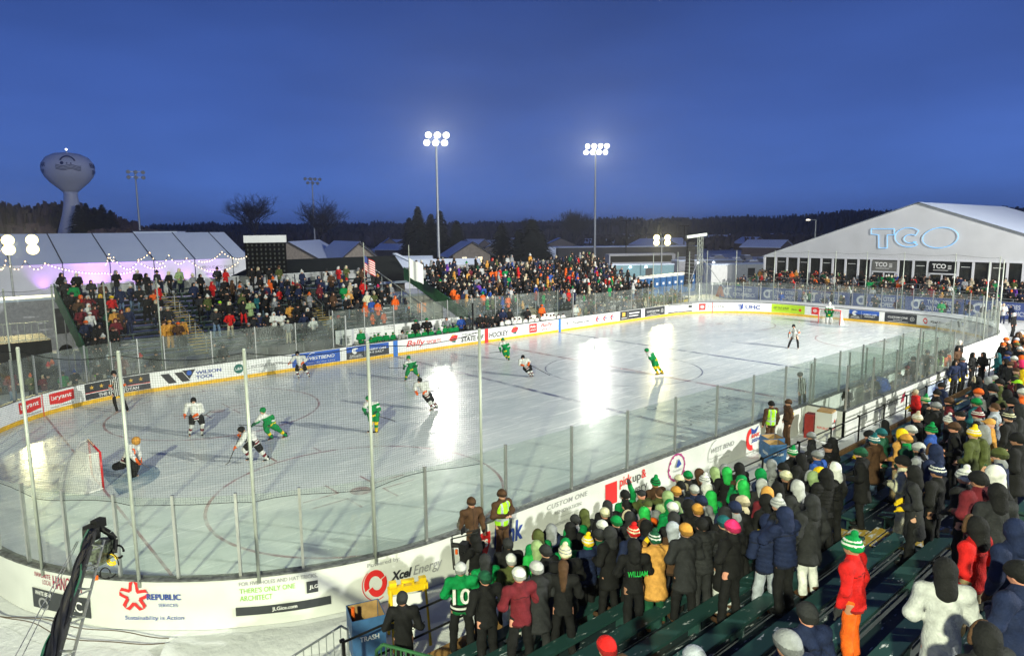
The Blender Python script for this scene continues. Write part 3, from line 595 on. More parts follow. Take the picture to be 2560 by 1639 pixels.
# ================================================================ goals
def goal(x, sgn, label):
    t = thing('hockey_goal', label, 'hockey goal', (x, 0, .012), 0 if sgn > 0 else math.pi, 'hockey goals')
    b = MB()
    for y in (-.915, .915): b.tube((0, y, 0), (0, y, 1.22), .035, n=12)
    b.tube((0, -.95, 1.22), (0, .95, 1.22), .035, n=12); b.build('post_frame', redp, t, True)
    b = MB()   # white base and back bars, in -x
    base = [(0, -.915, .03), (-.45, -1.08, .03), (-1.0, -.75, .03), (-1.12, 0, .03), (-1.0, .75, .03), (-.45, 1.08, .03), (0, .915, .03)]
    b.path(base, .03, 8); top = [(0, -.915, 1.22), (-.3, -.8, 1.2), (-.5, 0, 1.2), (-.3, .8, 1.2), (0, .915, 1.22)]; b.path(top, .02, 8)
    b.build('base_frame', mat('goal_white', (.72, .72, .68), .5), t)
    b = MB(); V = []; n = 24
    lo = np.array([base[min(int(f*6), 5)] for f in [0]]) if 0 else None
    def samp(P, f):
        P = np.array(P); d = np.r_[0, np.cumsum(np.linalg.norm(np.diff(P, axis=0), axis=1))]; return np.array([np.interp(f*d[-1], d, P[:, k]) for k in range(3)])
    UV = []
    for i in range(n+1):
        a = samp(base, i/n); c = samp(top, i/n)
        for j in range(9):
            f = j/8; p = a*(1-f)+c*f; p[0] -= .10*math.sin(math.pi*f)*(math.sin(math.pi*i/n)); V.append(p); UV.append((i/n*4.4, f*1.5))
    b.add(V, [(i*9+j, (i+1)*9+j, (i+1)*9+j+1, i*9+j+1) for i in range(n) for j in range(8)])
    c0 = len(V); tv = [samp(top, i/n) for i in range(n+1)]; b.add(tv, [tuple(range(n, -1, -1))]); UV += [(v[0], v[1]) for v in tv]
    o = b.build('net', gnet, t, True); l = o.data.uv_layers.new(name='UVMap'); li = np.zeros(len(o.data.loops), int); o.data.loops.foreach_get('vertex_index', li); l.data.foreach_set('uv', np.array(UV)[li].ravel())
goal(-27.13, 1, 'red posted hockey goal in the near left crease'); goal(27.13, -1, 'red posted hockey goal at the far end')

# ================================================================ players' benches beyond the far boards
bn = thing('players_bench', 'long bench enclosure with glass behind and white lettered wall', 'bench enclosure', (0, 0, 0))
b = MB(); b.box((-.8, 14.05, .14), (20.6, 1.9, .28)); b.build('floor', mat('rubber', (.02, .02, .022), .8), bn)
b = MB(); b.box((-.8, 14.55, .55), (20.2, .35, .06)); b.build('seat', wood, bn)
b = MB(); b.box((-5.6, 15.02, .9), (10.3, .06, 1.8)); bw = b.build('back_wall', white, bn)
mb = MB(); ms = [ink]
for i in range(9):
    for j in range(2):
        if (i+j) % 2: continue
        for (V, F), dy in ((T('U.S. Mortgage', 0, 0, .85, .12, .01), .16), (T('Fox of Bloomington', 0, 0, .85, .1), 0)):
            mb.add([(-10.5+i*1.12+x, 14.985, 1.12+.36*j+dy+y) for x, y in V], F)
mb.build('lettering', ink, bw)
b = MB(); b.box((4.9, 15.02, .65), (9.6, .06, 1.3)); b.build('back_wall', vinyl, bn)
for i in range(9):
    x0 = -10.9+i*2.28; z0 = 1.82 if x0 < -.8 else 1.32
    b = MB(); b.box((x0+1.14, 15.0, (z0+3.1)/2), (2.2, .012, 3.1-z0)); b.build('glass_pane', glassm, bn)
for i in range(10):
    x0 = -10.9+i*2.28; b = MB(); b.box((x0, 15, 1.6), (.06, .06, 3.1)); b.build('glass_post', alu, bn)
for x in (-11, 9.5, -.9):
    b = MB(); b.box((x, 14, 1.95), (.012, 1.8, 1.75)); b.build('glass_pane', glassm, bn)
    b = MB(); b.box((x, 13.12, 1.5), (.09, .09, 3.0)); b.box((x, 14.0, .5), (.08, 1.8, 1.1)); b.build('glass_post', alu if x != -.9 else blk, bn)

# ================================================================ penalty box and scorer's bench on the near side
pb = thing('penalty_box', 'glass walled penalty box jutting out of the near boards', 'penalty box')
X0, X1, Y1 = -4.28, 8.4, -14.68
b = MB(); b.box((X0+.06, (-13.07+Y1)/2, .52), (.12, abs(-13.1-Y1), 1.04)); b.box(((X0+X1)/2, Y1+.06, .52), (X1-X0, .12, 1.04)); b.box((X1-.06, (-13.07+Y1)/2+.06, .52), (.12, abs(-13.1-Y1)-.12, 1.03)); wl = b.build('wall', vinyl, pb)
b = MB(); b.box((X0+.06, (-13.15+Y1)/2, 1.06), (.16, abs(-13.15-Y1), .04)); b.box(((X0+X1)/2, Y1+.06, 1.065), (X1-X0, .16, .045)); b.build('cap_rail', capm, pb)
b = MB(); b.box(((X0+X1)/2, -13.9, .12), (X1-X0-.3, 1.4, .24)); b.build('floor', foot_near, pb)
b = MB(); b.box((3.2, -13.75, .78), (3.4, .55, .05)); b.box((1.6, -13.75, .4), (.05, .5, .75)); b.box((4.8, -13.75, .4), (.05, .5, .75)); b.build('table', wood, pb)
b = MB(); b.box((-1.8, -14.3, .55), (3.5, .3, .06)); b.box((6.8, -14.3, .55), (2.4, .3, .06)); b.build('seat', wood, pb)
for i in range(5):
    xa = X0+.1+i*2.5; b = MB(); b.box((xa+1.25, Y1+.06, 1.95), (2.42, .012, 1.74)); b.build('glass_pane', glassm, pb)
for i in range(6):
    xa = X0+.1+i*2.5; b = MB(); b.box((xa, Y1+.06, 1.97), (.06, .07, 1.82)); b.build('glass_post', alu, pb)
for xa in (X0+.06, -.6, 1.2, 5.2, X1-.06):
    b = MB(); b.box((xa, -13.85, 1.95), (.012, 1.45, 1.74)); b.build('glass_pane', glassm, pb); b = MB(); b.box((xa+.03, -13.2, 1.9), (.06, .06, 1.7)); b.build('glass_post', alu, pb)
mb = MB()
for (V, F) in (T('C', 0, .3, .4, .42, .04, .1),): mb.add([(X0-.008, -13.95+.0-x, .1+y) for x, y in V], F)
mb.build('lettering', inkb, wl)
mb = MB()
for k, ((V, F), x0) in enumerate(((T('xfinity', 0, .42, 1.7, .42, 0, .3), -.6),)): mb.add([(x0+x, Y1-.012, y) for x, y in V], F)
V, F = poly((1.4, .5), (1.55, .85), (1.9, 1.0), (1.75, .55)); mb.k = 1; mb.add([(x, Y1-.012, y-.1) for x, y in V], F)
mb.build('lettering', [ink, inkdr], wl)

# ================================================================ bleachers
def bleacher(label, x0, x1, yf, dy, rows, tread, rise, z0, mats, aisles, near=False):
    t = thing('bleachers', label, 'bleachers'); pk, fk = mats
    xs = [x0]+sorted(sum([[a-w/2, a+w/2] for a, w in aisles], []))+[x1]
    for r in range(rows):
        y = yf+dy*r*tread; z = z0+r*rise
        b = MB(); b.box(((x0+x1)/2, y, z-.03), (x1-x0, tread*.62, .05)); b.build('footboard', fk, t)
        b = MB()
        for i in range(0, len(xs), 2): b.box(((xs[i]+xs[i+1])/2, y+dy*tread*.46, z+.40), (xs[i+1]-xs[i], .26, .05))
        for i in range(0, len(xs), 2):
            for xx in np.arange(xs[i]+.3, xs[i+1], 2.4): b.box((xx, y+dy*tread*.46, z+.17), (.05, .2, .41))
        b.build('seat_plank', pk, t)
        b = MB(); b.box(((x0+x1)/2, y+dy*tread*.5, z+.06), (x1-x0, .03, .16)); b.build('riser', fk, t)
    for a, w in aisles:
        b = MB()
        for r in range(rows):
            y = yf+dy*r*tread; z = z0+r*rise
            b.box((a, y-dy*.05, z+.006), (w*.96, tread*.4, .03)); b.box((a, y+dy*tread*.45, z+.14), (w*.96, tread*.3, .04))
        b.build('aisle_steps', yel, t)
        for s in (range(0, rows-2, 4) if not near else ()):
            b = MB(); y0 = yf+dy*s*tread; y1 = yf+dy*(s+2.6)*tread
            za = z0+s*rise; zb = z0+(s+2.6)*rise; b.tube((a, y0, za), (a, y0, za+.95), .025); b.tube((a, y1, zb), (a, y1, zb+.95), .025)
            b.tube((a, y0, za+.95), (a, y1, zb+.95), .025); b.tube((a, y0, za+.5), (a, y1, zb+.5), .02); b.build('aisle_rail', steel, t)
    b = MB(); yb = yf+dy*(rows-1)*tread; zb = z0+(rows-1)*rise
    for xx in np.arange(x0, x1+.1, 2.4):
        for r in range(0, rows, 3):
            y = yf+dy*r*tread; b.tube((xx, y, -.05), (xx, y, z0+r*rise-.06), .03, n=6)
            if r: b.tube((xx, y-dy*3*tread, z0+(r-3)*rise-.1), (xx, y, -.05 if r < 4 else z0+(r-5)*rise), .02, n=5)
    b.build('scaffold_frame', steel, t)
    return t
ZB = lambda y: 1.2+(y-16.2)*.255/.72
farL = bleacher('snowy green bleachers left of the gap on the far side', -24.4, -2.4, 16.2, 1, 12, .72, .255, 1.2, (plank_far, foot_far), ((-18.4, 1.3), (-9.6, 1.2)))
farR = bleacher('packed bleachers right of the gap on the far side', .8, 24.6, 16.2, 1, 12, .72, .255, 1.2, (plank_far, foot_far), ((8.2, 1.2), (16.6, 1.2)))
def guard(par, x, y0, z0, y1, z1, m, h=1.0, solid=True):
    if solid:
        b = MB(); b.add([(x-.02, y0, z0), (x-.02, y1, z1), (x-.02, y1, z1+h), (x-.02, y0, z0+h), (x+.02, y0, z0), (x+.02, y1, z1), (x+.02, y1, z1+h), (x+.02, y0, z0+h)], [(0, 1, 2, 3), (7, 6, 5, 4), (0, 4, 5, 1), (3, 2, 6, 7), (1, 5, 6, 2), (0, 3, 7, 4)]); b.build('guard_panel', m, par)
    b = MB(); b.tube((x, y0, z0+h+.03), (x, y1, z1+h+.03), .04, n=8)
    for f in np.linspace(0, 1, 7): b.tube((x, y0+(y1-y0)*f, z0+(z1-z0)*f-.1), (x, y0+(y1-y0)*f, z0+(z1-z0)*f+h), .03, n=6)
    if not solid: b.tube((x, y0, z0+h*.5), (x, y1, z1+h*.5), .025, n=6)
    b.build('side_rail', greenp if solid else polem, par)
guard(farL, -24.5, 15.9, 1.1, 24.6, 4.1, greenp); guard(farL, -2.35, 15.9, 1.1, 24.6, 4.1, greenp, 1.05, False)
guard(farR, .7, 15.9, 1.1, 24.6, 4.1, greenp, .95); guard(farR, 24.7, 15.9, 1.1, 24.6, 4.1, greenp, 1.0, False)
backp = mat('back_panel_grey', (.30, .31, .33), .45, .2, var=.2, scale=1.5)
for par, xa, xb in ((farL, -24.4, -2.4), (farR, .8, 24.6)):
    for i in range(int((xb-xa)/2.2)):
        b = MB(); b.box((xa+1.1+i*2.2, 24.75, 4.5), (2.12, .03, .95)); b.build('back_panel', backp, par)
    b = MB(); b.box(((xa+xb)/2, 24.78, 5.02), (xb-xa, .05, .05)); b.build('back_rail', steel, par)
NY, NT, NRI, NZ, NR = -16.45, .76, .27, .5, 19
nearB = bleacher('dark green bleachers with scattered snow on the near side', -24.9, 40, NY, -1, NR, NT, NRI, NZ, (plank_near, foot_near), ((-17.2, 1.3), (2.5, 1.3), (20, 1.3)), True)
# timber kerb and black pipe rail in front of the near stand
b = MB(); b.box((8.2, -15.62, .12), (66, .1, .32)); tag(b.build('timber_kerb', wood), 'long wooden kerb board between the snow and the near stand', 'kerb board')
rl = thing('pipe_railing', 'long black pipe railing in front of the near stand', 'railing')
for x in np.arange(-26.2, 38, 2.35):
    b = MB(); b.tube((x, -15.5, -.05), (x, -15.5, 1.22), .032, n=8); b.box((x+.0, -15.45, 1.2), (.08, .05, .05)); b.build('post', blk, rl)
for z in (1.16, .62):
    b = MB(); b.tube((-26.2, -15.45, z), (38, -15.45, z), .022, n=6); b.build('rail', blk, rl)
# dirty walkway at the stand's left end
b = MB(); b.box((-26.9, -19, -.02), (7, 6.6, .06)); tag(b.build('trampled_path', snow_mat('dirty_snow', (.30, .28, .20), (.5, .5, .42), 3)), kind='structure')
# ================================================================ background
siding = mat('siding_tan', (.22, .19, .17), .7, var=.15, scale=3); dark_wall = mat('dark_wall', (.05, .05, .06), .7); brown = mat('brown_wall', (.12, .09, .08), .7)
tentw = mat('tent_fabric', (.62, .63, .68), .5, var=.06, scale=.4, bump=.15, bscale=.5); tentg = mat('tent_gable', (.56, .57, .60), .5, var=.05, scale=.5, bump=.2, bscale=.8)
litwin = mat('lit_window', (1, .78, .42), emis=1.6, var=.3, scale=3); seam = mat('seam_dark', (.04, .05, .1), .6); bulbm = mat('bulb_warm', (1, .70, .38), emis=5, var=0)
concrete = mat('grey_block', (.3, .32, .36), .7)
def house(name, label, c, rz, w, d, hw, hr, wallm, roofm, ov=.5, wins=(), cat='house', group=None, door=None):
    """gable ends on the local +-y faces; c ground centre, w along x, d along y"""
    t = thing(name, label, cat, (c[0], c[1], 0), rz, group)
    b = MB(); x, y = w/2, d/2
    b.add([(-x, -y, 0), (x, -y, 0), (x, -y, hw), (0, -y, hr), (-x, -y, hw), (-x, y, 0), (x, y, 0), (x, y, hw), (0, y, hr), (-x, y, hw)],
          [(0, 1, 2, 3, 4), (9, 8, 7, 6, 5), (0, 5, 6, 1), (1, 6, 7, 2), (5, 0, 4, 9)]); b.build('wall', wallm, t)
    b = MB(); sl = (hr-hw)/x; X = x+ov; zo = hw-sl*ov; Y = y+ov; k = .18
    for s in (-1, 1):
        V = [(0, -Y, hr+.03), (s*X, -Y, zo+.03), (s*X, Y, zo+.03), (0, Y, hr+.03)]; V += [(a, b_, c_+k) for a, b_, c_ in V]
        b.add(V, [(0, 1, 2, 3), (7, 6, 5, 4), (0, 4, 5, 1), (1, 5, 6, 2), (2, 6, 7, 3)])
    b.build('roof', roofm, t)
    b = MB(); b.tube((0, -Y-.02, hr+.1), (X, -Y-.02, zo+.1), .1, n=4); b.tube((0, -Y-.02, hr+.1), (-X, -Y-.02, zo+.1), .1, n=4); b.build('barge_board', dark_wall, t)
    for (f, a, z, ww, hh, lit) in wins:
        b = MB()
        if f == 'g': b.box((a, -y-.03, z), (ww, .06, hh)); b2 = (a, -y-.05, z)
        else: b.box((-x-.03, a, z), (.06, ww, hh)); b2 = None
        fr = b.build('window', litwin if lit else dark_wall, t)
        if f == 'g':
            b = MB(); b.box((a, -y-.07, z), (.08, .03, hh)); b.box((a, -y-.08, z+hh/2+.05), (ww+.2, .06, .1)); b.build('frame', white, fr)
    return t
# long event tent with purple uplights
TY = 73.6
t = thing('event_tent', 'long white event tent washed with purple light beyond the stands', 'tent', (0, TY, 0))
xa, xb = -62, at_y(620, 640, TY)[0]; ez = 4.6; rzv = 8.1; ry = 9.5
b = MB(); b.add([(xa, 0, 0), (xb, 0, 0), (xb, 0, ez), (xa, 0, ez), (xb, 2*ry, 0), (xb, 2*ry, ez), (xb, ry, rzv), (xa, 2*ry, 0), (xa, 2*ry, ez), (xa, ry, rzv)], [(0, 1, 2, 3), (1, 4, 5, 6, 2), (0, 3, 9, 8, 7), (4, 7, 8, 5)]); w_ = b.build('wall', tentw, t)
b = MB(); b.add([(xa, -.3, ez-.05), (xb+.1, -.3, ez-.05), (xb+.1, ry, rzv+.1), (xa, ry, rzv+.1), (xb+.1, 2*ry+.3, ez-.05), (xa, 2*ry+.3, ez-.05)], [(0, 1, 2, 3), (3, 2, 4, 5)]); b.build('roof', roofsnow_skytint, t)
for i in range(13):
    x = xb-2.2-i*5.1; b = MB(); b.tube((x, -.33, ez), (x, ry, rzv+.12), .07, n=4); b.tube((x, -.04, 0), (x, -.04, ez), .05, n=4); b.build('frame_seam', seam, t)
for u0, w, txt in ((505, 5, 'PROUD TO PRESENT'),):
    x = at_y(u0, 660, TY)[0]; V, F = fit_text(txt, w, .4, .01); b = MB(); b.add([(x+p, -.03, 3.2+q) for p, q in V], F)
    V, F = fit_text('PROUD TO PRESENT', w*.8, .3, .01); b.add([(x+.4+p, -.03, 2.3+q) for p, q in V], F); b.build('lettering', inkgrey, w_)
for i, u in enumerate((175, 217, 237, 262, 305, 345, 110, 400, 470, 540)):
    p = at_y(u, 700, TY-.8); l = bpy.data.lights.new('uplight', 'SPOT'); l.energy = 1000; l.color = (.62, .18, 1); l.spot_size = R(70); l.spot_blend = 1; l.shadow_soft_size = .1
    o = bpy.data.objects.new('uplight', l); COL.objects.link(o); o.location = (p[0], TY-1.2, .3); o.rotation_euler = (R(168), 0, 0)
    f = thing('uplight_fixture', 'small purple uplight at the foot of the long tent', 'light', (p[0], TY-1.2, 0), 0, 'purple uplights'); b = MB(); b.box((0, 0, .12), (.3, .3, .22)); b.build('housing', blk, f); b = MB(); b.box((0, 0, .235), (.2, .2, .01)); b.build('lens', mat('purple_lens', (.6, .2, 1), emis=8), f)
p = at_d(400, 580, 122); t = thing('rooftop_block', 'white snow topped box rising behind the long tent', 'building', (p[0], p[1], 0), R(-30))
b = MB(); b.box((0, 0, 4.2), (6.2, 5, 8.3)); b.build('wall', roofsnow_skytint, t); b = MB(); b.box((0, 0, 8.45), (6.4, 5.2, .18)); b.build('roof', seam, t)
# string lights
def swag(pts, d, label):
    t = thing('string_lights', label, 'string lights', (0, 0, 0), 0, 'strings of warm bulbs')
    c = MB(); bl = MB()
    for (u0, v0), (u1, v1), sag in pts:
        P0, P1 = at_d(u0, v0, d), at_d(u1, v1, d); L_ = np.linalg.norm(P1-P0); k = max(4, int(L_/.2)); q = [P0+(P1-P0)*i/k+np.array([0, 0, -sag*4*(i/k)*(1-i/k)]) for i in range(k+1)]
        c.path(q, .012, 4)
        for z in q: bl.lathe([(.015, -.09), (.036, -.05), (.015, -.01)], z, 5)
    c.build('cable', blk, t); bl.build('bulbs', bulbm, t)
swag([((0, 672), (14, 650), .2), ((14, 650), (63, 652), .6), ((63, 652), (112, 657), .5), ((112, 657), (262, 681), .25), ((262, 681), (340, 672), .2)], 60, 'string of small bulbs drooping across the left of the long tent')
swag([((264, 660), (272, 634), .1), ((272, 634), (284, 650), .2), ((284, 642), (346, 648), .8), ((346, 648), (374, 630), .1), ((374, 630), (422, 637), .75), ((422, 637), (466, 644), .55), ((466, 644), (594, 655), .9)], 60, 'long string of warm bulbs sagging across the middle of the long tent')
swag([((346, 652), (412, 664), .35), ((498, 652), (555, 628), .3), ((555, 628), (616, 640), .35)], 60, 'string of warm bulbs beside the video screen')
# back of a video screen
t = thing('video_screen', 'black back of a large video screen with grid of panels', 'screen', (0, 0, 0)); d0 = 62
pa, pb_ = at_d(617, 700, d0), at_d(719, 690, d0); ex = (pb_-pa); ex[2] = 0; W_ = np.linalg.norm(ex); ex /= W_; rzz = math.atan2(ex[1], ex[0]); nrm = np.array([ex[1], -ex[0], 0])
zt_, zb_ = at_d(660, 607, d0)[2], at_d(660, 694, d0)[2]; c0 = (pa+pb_)/2; c0[2] = 0
b = MB(); b.box(c0+np.array([0, 0, (zt_+zb_)/2]), (W_, .3, zt_-zb_), rzz); b.build('panel_frame', mat('screen_black', (.005, .005, .006), .9, spec=.05), t)
b = MB()
for i in range(9):
    for j in range(8): b.box(c0+ex*((i-4)*W_/9.3)+nrm*.17+np.array([0, 0, zb_+(j+.5)*(zt_-zb_)/8]), (W_/26, .04, .17), rzz)
b.build('panel_boxes', mat('panel_grey', (.045, .05, .05), .9), t)
b = MB(); b.box(c0+np.array([0, 0, zt_+.33]), (W_*1.03, .9, .6), rzz); b.build('snow_cover', tentw, t)
b = MB(); 
for s in (-1, 1): b.box(c0+ex*s*W_*.42+np.array([0, 0, zb_/2]), (.2, .2, zb_), rzz)
b.build('support', blk, t)
# black roofed building behind the left stand
roofblk = mat('black_roofing', (.014, .018, .019), .95, var=.12, scale=2, spec=.05)
p0, p1 = at_y(664, 650, 36), at_y(987, 639, 36); q1 = at_y(1030, 702, 27.5); q0 = at_y(640, 735, 27.5)
t = thing('black_roofed_building', 'low building with wide sloping black roof behind the left stand', 'building', (0, 0, 0))
b = MB(); zr = (p0[2]+p1[2])/2; ze = q1[2]
xl, xr = q0[0], q1[0]; b.add([(xl, 27.5, ze), (xr, 27.5, ze), (p1[0], 36, zr), (p0[0], 36, zr), (p1[0]+1, 44, ze), (p0[0]-1, 44, ze)], [(0, 1, 2, 3), (3, 2, 4, 5), (1, 4, 2), (0, 3, 5)]); b.build('roof', roofblk, t)
b = MB(); b.box(((xl+xr)/2, 36, ze/2-.02), (xr-xl-.6, 15.5, ze-.04)); b.build('wall', siding, t)
b = MB(); b.box(((xl+xr)/2, 27.45, ze-.02), (xr-xl+.1, .12, .2)); b.build('gutter', roofsnow_skytint, t)
b = MB(); b.box((p1[0]-.4, 33.8, (zr+ze)/2+.85), (.5, 3.2, .12), rx=math.atan2(zr-ze, 8.5)); b.build('snow_patch', roofsnow_skytint, t)
t = thing('white_shed', 'small white shed with orange lit window in the gap between stands', 'shed', (1.6, 27.2, 0), 0)
b = MB(); b.box((0.2, 0, 1.25), (6.6, 4, 2.5)); b.build('wall', white, t); b = MB(); b.box((0.2, 0, 2.6), (6.9, 4.3, .2)); b.build('roof', roofsnow_skytint, t); b = MB(); b.box((1.2, -2.03, 1.4), (.9, .05, .8)); b.build('window', mat('orange_window', (.9, .35, .15), emis=.5, var=.2), t)
# houses
def hs(u, dist, label, **k):
    p = at_d(u, 650, dist); return house('house', label, p[:2], **k)
hs(868, 122, 'gabled hall with snowy roof and three lit windows behind the black roof', rz=R(-12), w=8.2, d=14, hw=2.9, hr=6.3, wallm=siding, roofm=roofsnow_skytint, ov=1.0, wins=(('g', -2.2, 2.2, 1.0, 1.4, True), ('g', 0, 2.6, 1.4, 2.2, False), ('g', 2.4, 2.2, 1.2, 1.2, True)))
p = at_d(765, 640, 128); house('building', 'long low building with snowy roof left of the gabled hall', p[:2], R(-38), 12, 22, 2.9, 6.4, siding, roofsnow_skytint, cat='building')
hs(1168, 150, 'tan house with snowy hipped roof and two lit windows', rz=R(-25), w=8, d=9, hw=3.2, hr=5.6, wallm=siding, roofm=roofsnow_skytint, ov=1.2, wins=(('g', -1.6, 1.6, .9, 1.8, True), ('g', 1.8, 1.6, .9, 1.8, True)))
p = at_d(1085, 650, 100); house('frame_tent', 'white frame tent with three round vents beyond the stands', p[:2], R(60), 7, 13, 2.2, 3.9, tentw, roofsnow_skytint, .1, cat='tent')
p = at_d(1015, 650, 108); house('frame_tent', 'plain white frame tent left of the vented tent', p[:2], R(58), 6, 8, 2.4, 4.1, tentw, roofsnow_skytint, .1, cat='tent')
p = at_d(1400, 640, 170); t = thing('flat_roofed_building', 'dark flat roofed building behind the right stand', 'building', (p[0]+14, p[1]-4, 0), R(-38)); b = MB(); b.box((0, 0, 1.8), (42, 9, 3.6)); b.build('wall', dark_wall, t); b = MB(); b.box((0, 0, 3.7), (42.4, 9.4, .18)); b.build('roof', roofsnow_skytint, t)
b = MB(); b.box((-18, -4.9, 1.9), (7, 1, 3.5)); b.build('white_bay', roofsnow_skytint, t)
# scattered far roofs and cars
for i in range(26):
    u = random.uniform(880, 1960); d = random.uniform(200, 380)
    if 1180 < u < 1300 and d > 300: continue
    p = at_d(u, 600, d); rz = random.uniform(-1, 1)
    wn_ = [('g', random.uniform(-2, 2), 1.6, 1.0, .8, True)] if random.random() < .3 else []
    k = ('nearest' if d < 240 else 'distant'); side = 'between the two bare trees' if u < 1000 else ('behind the spruces' if u < 1420 else 'below the wooded hill')
    house('house', f'{k} small dark house with snowy roof {side}', p[:2], rz, random.uniform(7, 11), random.uniform(9, 15), 2.6, random.uniform(4, 5.2), random.choice([dark_wall, brown, siding]), roofsnow_skytint, wins=wn_, group=f'far houses {k} {side}')
# water tower
p = at_d(187, 592, 300); k = 300*.84/FPX; zc = 8.2
t = thing('water_tower', 'pale bulb topped water tower with dark emblem behind the long tent', 'water tower', (p[0], p[1], 0)); wt = mat('tower_paint', (.86, .87, .90), .5, var=.05, scale=.1)
def zz(v): return 8.2+(573-v)*k
prof = [(8.6, 0), (6.6, 3), (4.7, zz(560)), (3.4, zz(530)), (2.6, zz(505)), (2.2, zz(480)), (2.35, zz(472))]
b = MB(); b.lathe(prof, n=32); b.build('pedestal', wt, t, True)
b = MB(); b.lathe([(2.35, zz(472)), (3.6, zz(464)), (6.0, zz(449)), (7.7, zz(434)), (8.4, zz(417)), (8.1, zz(403)), (6.7, zz(389)), (4.1, zz(380)), (1.0, zz(377))], n=40); tk = b.build('tank', wt, t, True)
b = MB(); b.tube((0, 0, zz(379)), (0, 0, zz(372)), .25); b.build('beacon_mast', steel, t); b = MB(); b.lathe([(.1, 0), (.45, .4), (.1, .8)], (0, 0, zz(372)), 8); b.build('beacon', mat('beacon', (.9, .9, 1), emis=4), t)
def wrap(parts, ang0, zc, r=8.5):
    b = MB()
    for V, F in parts:
        o = []; V = np.asarray(V)*.7
        for x, y in V: a = ang0+x/r; f = (zc+y-zz(418)); rr_ = r+.03-.075*f*f*(1 if f > 0 else .85); o.append((rr_*math.cos(a), rr_*math.sin(a), zc+y))
        b.add(o, F)
    return b
ac = math.atan2(CAM[1]-p[1], CAM[0]-p[0])
arcs = [ring(0, 1.2, 2.9, 3.7, 20, .1, 3.0, .8)]+[(np.array([(x, y0+.35*math.sin(x*.9+.5)+w_) for x in np.linspace(-5.5, 5.8, 20) for w_ in (0, .3)]), [(2*i, 2*i+2, 2*i+3, 2*i+1) for i in range(19)]) for y0 in (-1.0, -1.7, -2.4, -3.0)]+[disc(-.4, .2, .35), disc(1.4, .2, .35), disc(-2.6, .3, .8)]
arcs = [(np.array([(x, y) for x, y in V]), F) for V, F in arcs]
wrap(arcs, ac, zz(418)+1.5).build('emblem', mat('emblem_navy', (.03, .05, .16), .5), tk)
for sg in (-1, 1):
    V, F = fit_text('BEAR', 7, 2.2, .02); V2, F2 = fit_text('TWP', 5, 2.2, .02)
    wrap([(V-np.array([3.5, -.8]), F), (V2-np.array([2.5, 2.6]), F2)], ac+sg*1.22, zz(418)).build('lettering', mat('emblem_navy', (0, 0, 0)), tk)
# coach bus, trailers, portable toilets
p = at_d(1600, 650, 128); t = thing('coach_bus', 'white coach bus with dark windows parked behind the right stand', 'bus', (p[0], p[1], 0), R(-32)); b = MB(); b.box((0, 0, 2.0), (12.5, 2.6, 3.2)); b.box((0, 0, 3.62), (12.1, 2.3, .1)); b.build('body', mat('bus_white', (.32, .33, .37), .35), t)
b = MB(); b.box((-.2, -1.32, 2.75), (11.6, .05, 1.1)); b.build('side_window', blk, t); b = MB(); b.box((6.27, 0, 2.3), (.05, 2.3, 1.7)); b.build('windscreen', blk, t)
for x in (-4, 3, 4.2):
    b = MB(); b.tube((x, -1.36, .5), (x, -1.05, .5), .5, n=16); b.build('wheel', blk, t)
for y in (-.9, .9):
    b = MB(); b.tube((6.28, y, .8), (6.34, y, .8), .16, n=10); b.build('headlight', mat('head_lamp', (1, .4, .2), emis=5), t)
V, F = fit_text('LGN COACHES', 5, .5, .02, .2); b = MB(); b.add([(-5+x, -1.33, 1.3+y) for x, y in V], F); b.build('lettering', ink, t)
def trailer(u, v, d, rz, dim, label, m, lit=0):
    p = at_d(u, v, d); t = thing('trailer', label, 'trailer', (p[0], p[1], 0), rz); L_, w_, h_ = dim
    b = MB(); b.box((0, 0, .5+h_/2), (L_, w_, h_)); b.build('body', m, t); b = MB(); b.box((0, 0, .55+h_), (L_+.1, w_+.1, .15)); b.build('snow_top', roofsnow_skytint, t)
    b = MB(); b.tube((-L_*.25, -w_/2-.02, .4), (-L_*.25, -w_/2+.25, .4), .4, n=12); b.tube((L_*.1, -w_/2-.02, .4), (L_*.1, -w_/2+.25, .4), .4, n=12); b.build('wheel', blk, t)
    b = MB(); b.box((L_*.1, -w_/2-.03, .7+h_/2), (1, .05, h_*.5)); b.build('door', dark_wall, t)
    for i in range(lit): b = MB(); b.box((-L_*.2+i*L_*.25, -w_/2-.06, .2+h_), (.3, .1, .2)); b.build('lamp', mat('trailer_lamp', (.8, .95, 1), emis=9), t)
    return t
trailer(1600, 700, 100, R(-36), (9, 2.6, 2.6), 'teal trailer with two bright lamps in front of the coach bus', mat('teal', (.12, .26, .33), .5), 2)
trailer(1765, 690, 118, R(-30), (11, 2.8, 2.4), 'grey trailer with warm lit windows right of the loudspeaker tower', mat('trailer_grey', (.38, .38, .42), .5), 2)
trailer(1850, 700, 100, R(-34), (9.5, 2.6, 2.7), 'long white trailer topped with snow left of the big tent', white)
trailer(100, 735, 56, R(4), (9, 2.6, 3.4), 'white box trailer with a plain side left of the green guard panel', mat('trailer_pale', (.36, .36, .42), .6))
tb = mat('toilet_blue', (.03, .12, .32), .45)
pt = thing('portable_toilet', '', 'portable toilet', (0, 0, 0), 0, 'row of blue portable toilets'); b = MB(); b.box((0, 0, 1.1), (1.12, 1.15, 2.2)); b.build('cabin', tb, pt)
b = MB(); b.box((0, -.6, 1.05), (.8, .05, 1.95)); dr = b.build('door', tb, pt); b = MB(); b.box((-.05, -.63, 1.45), (.42, .02, .3)); b.build('label_plate', inkw, dr)
b = MB(); b.lathe([(.74, 0), (.72, .14), (.5, .27), (.15, .32)], (0, 0, 2.2), 4); b.build('snow_cap', snow, pt)
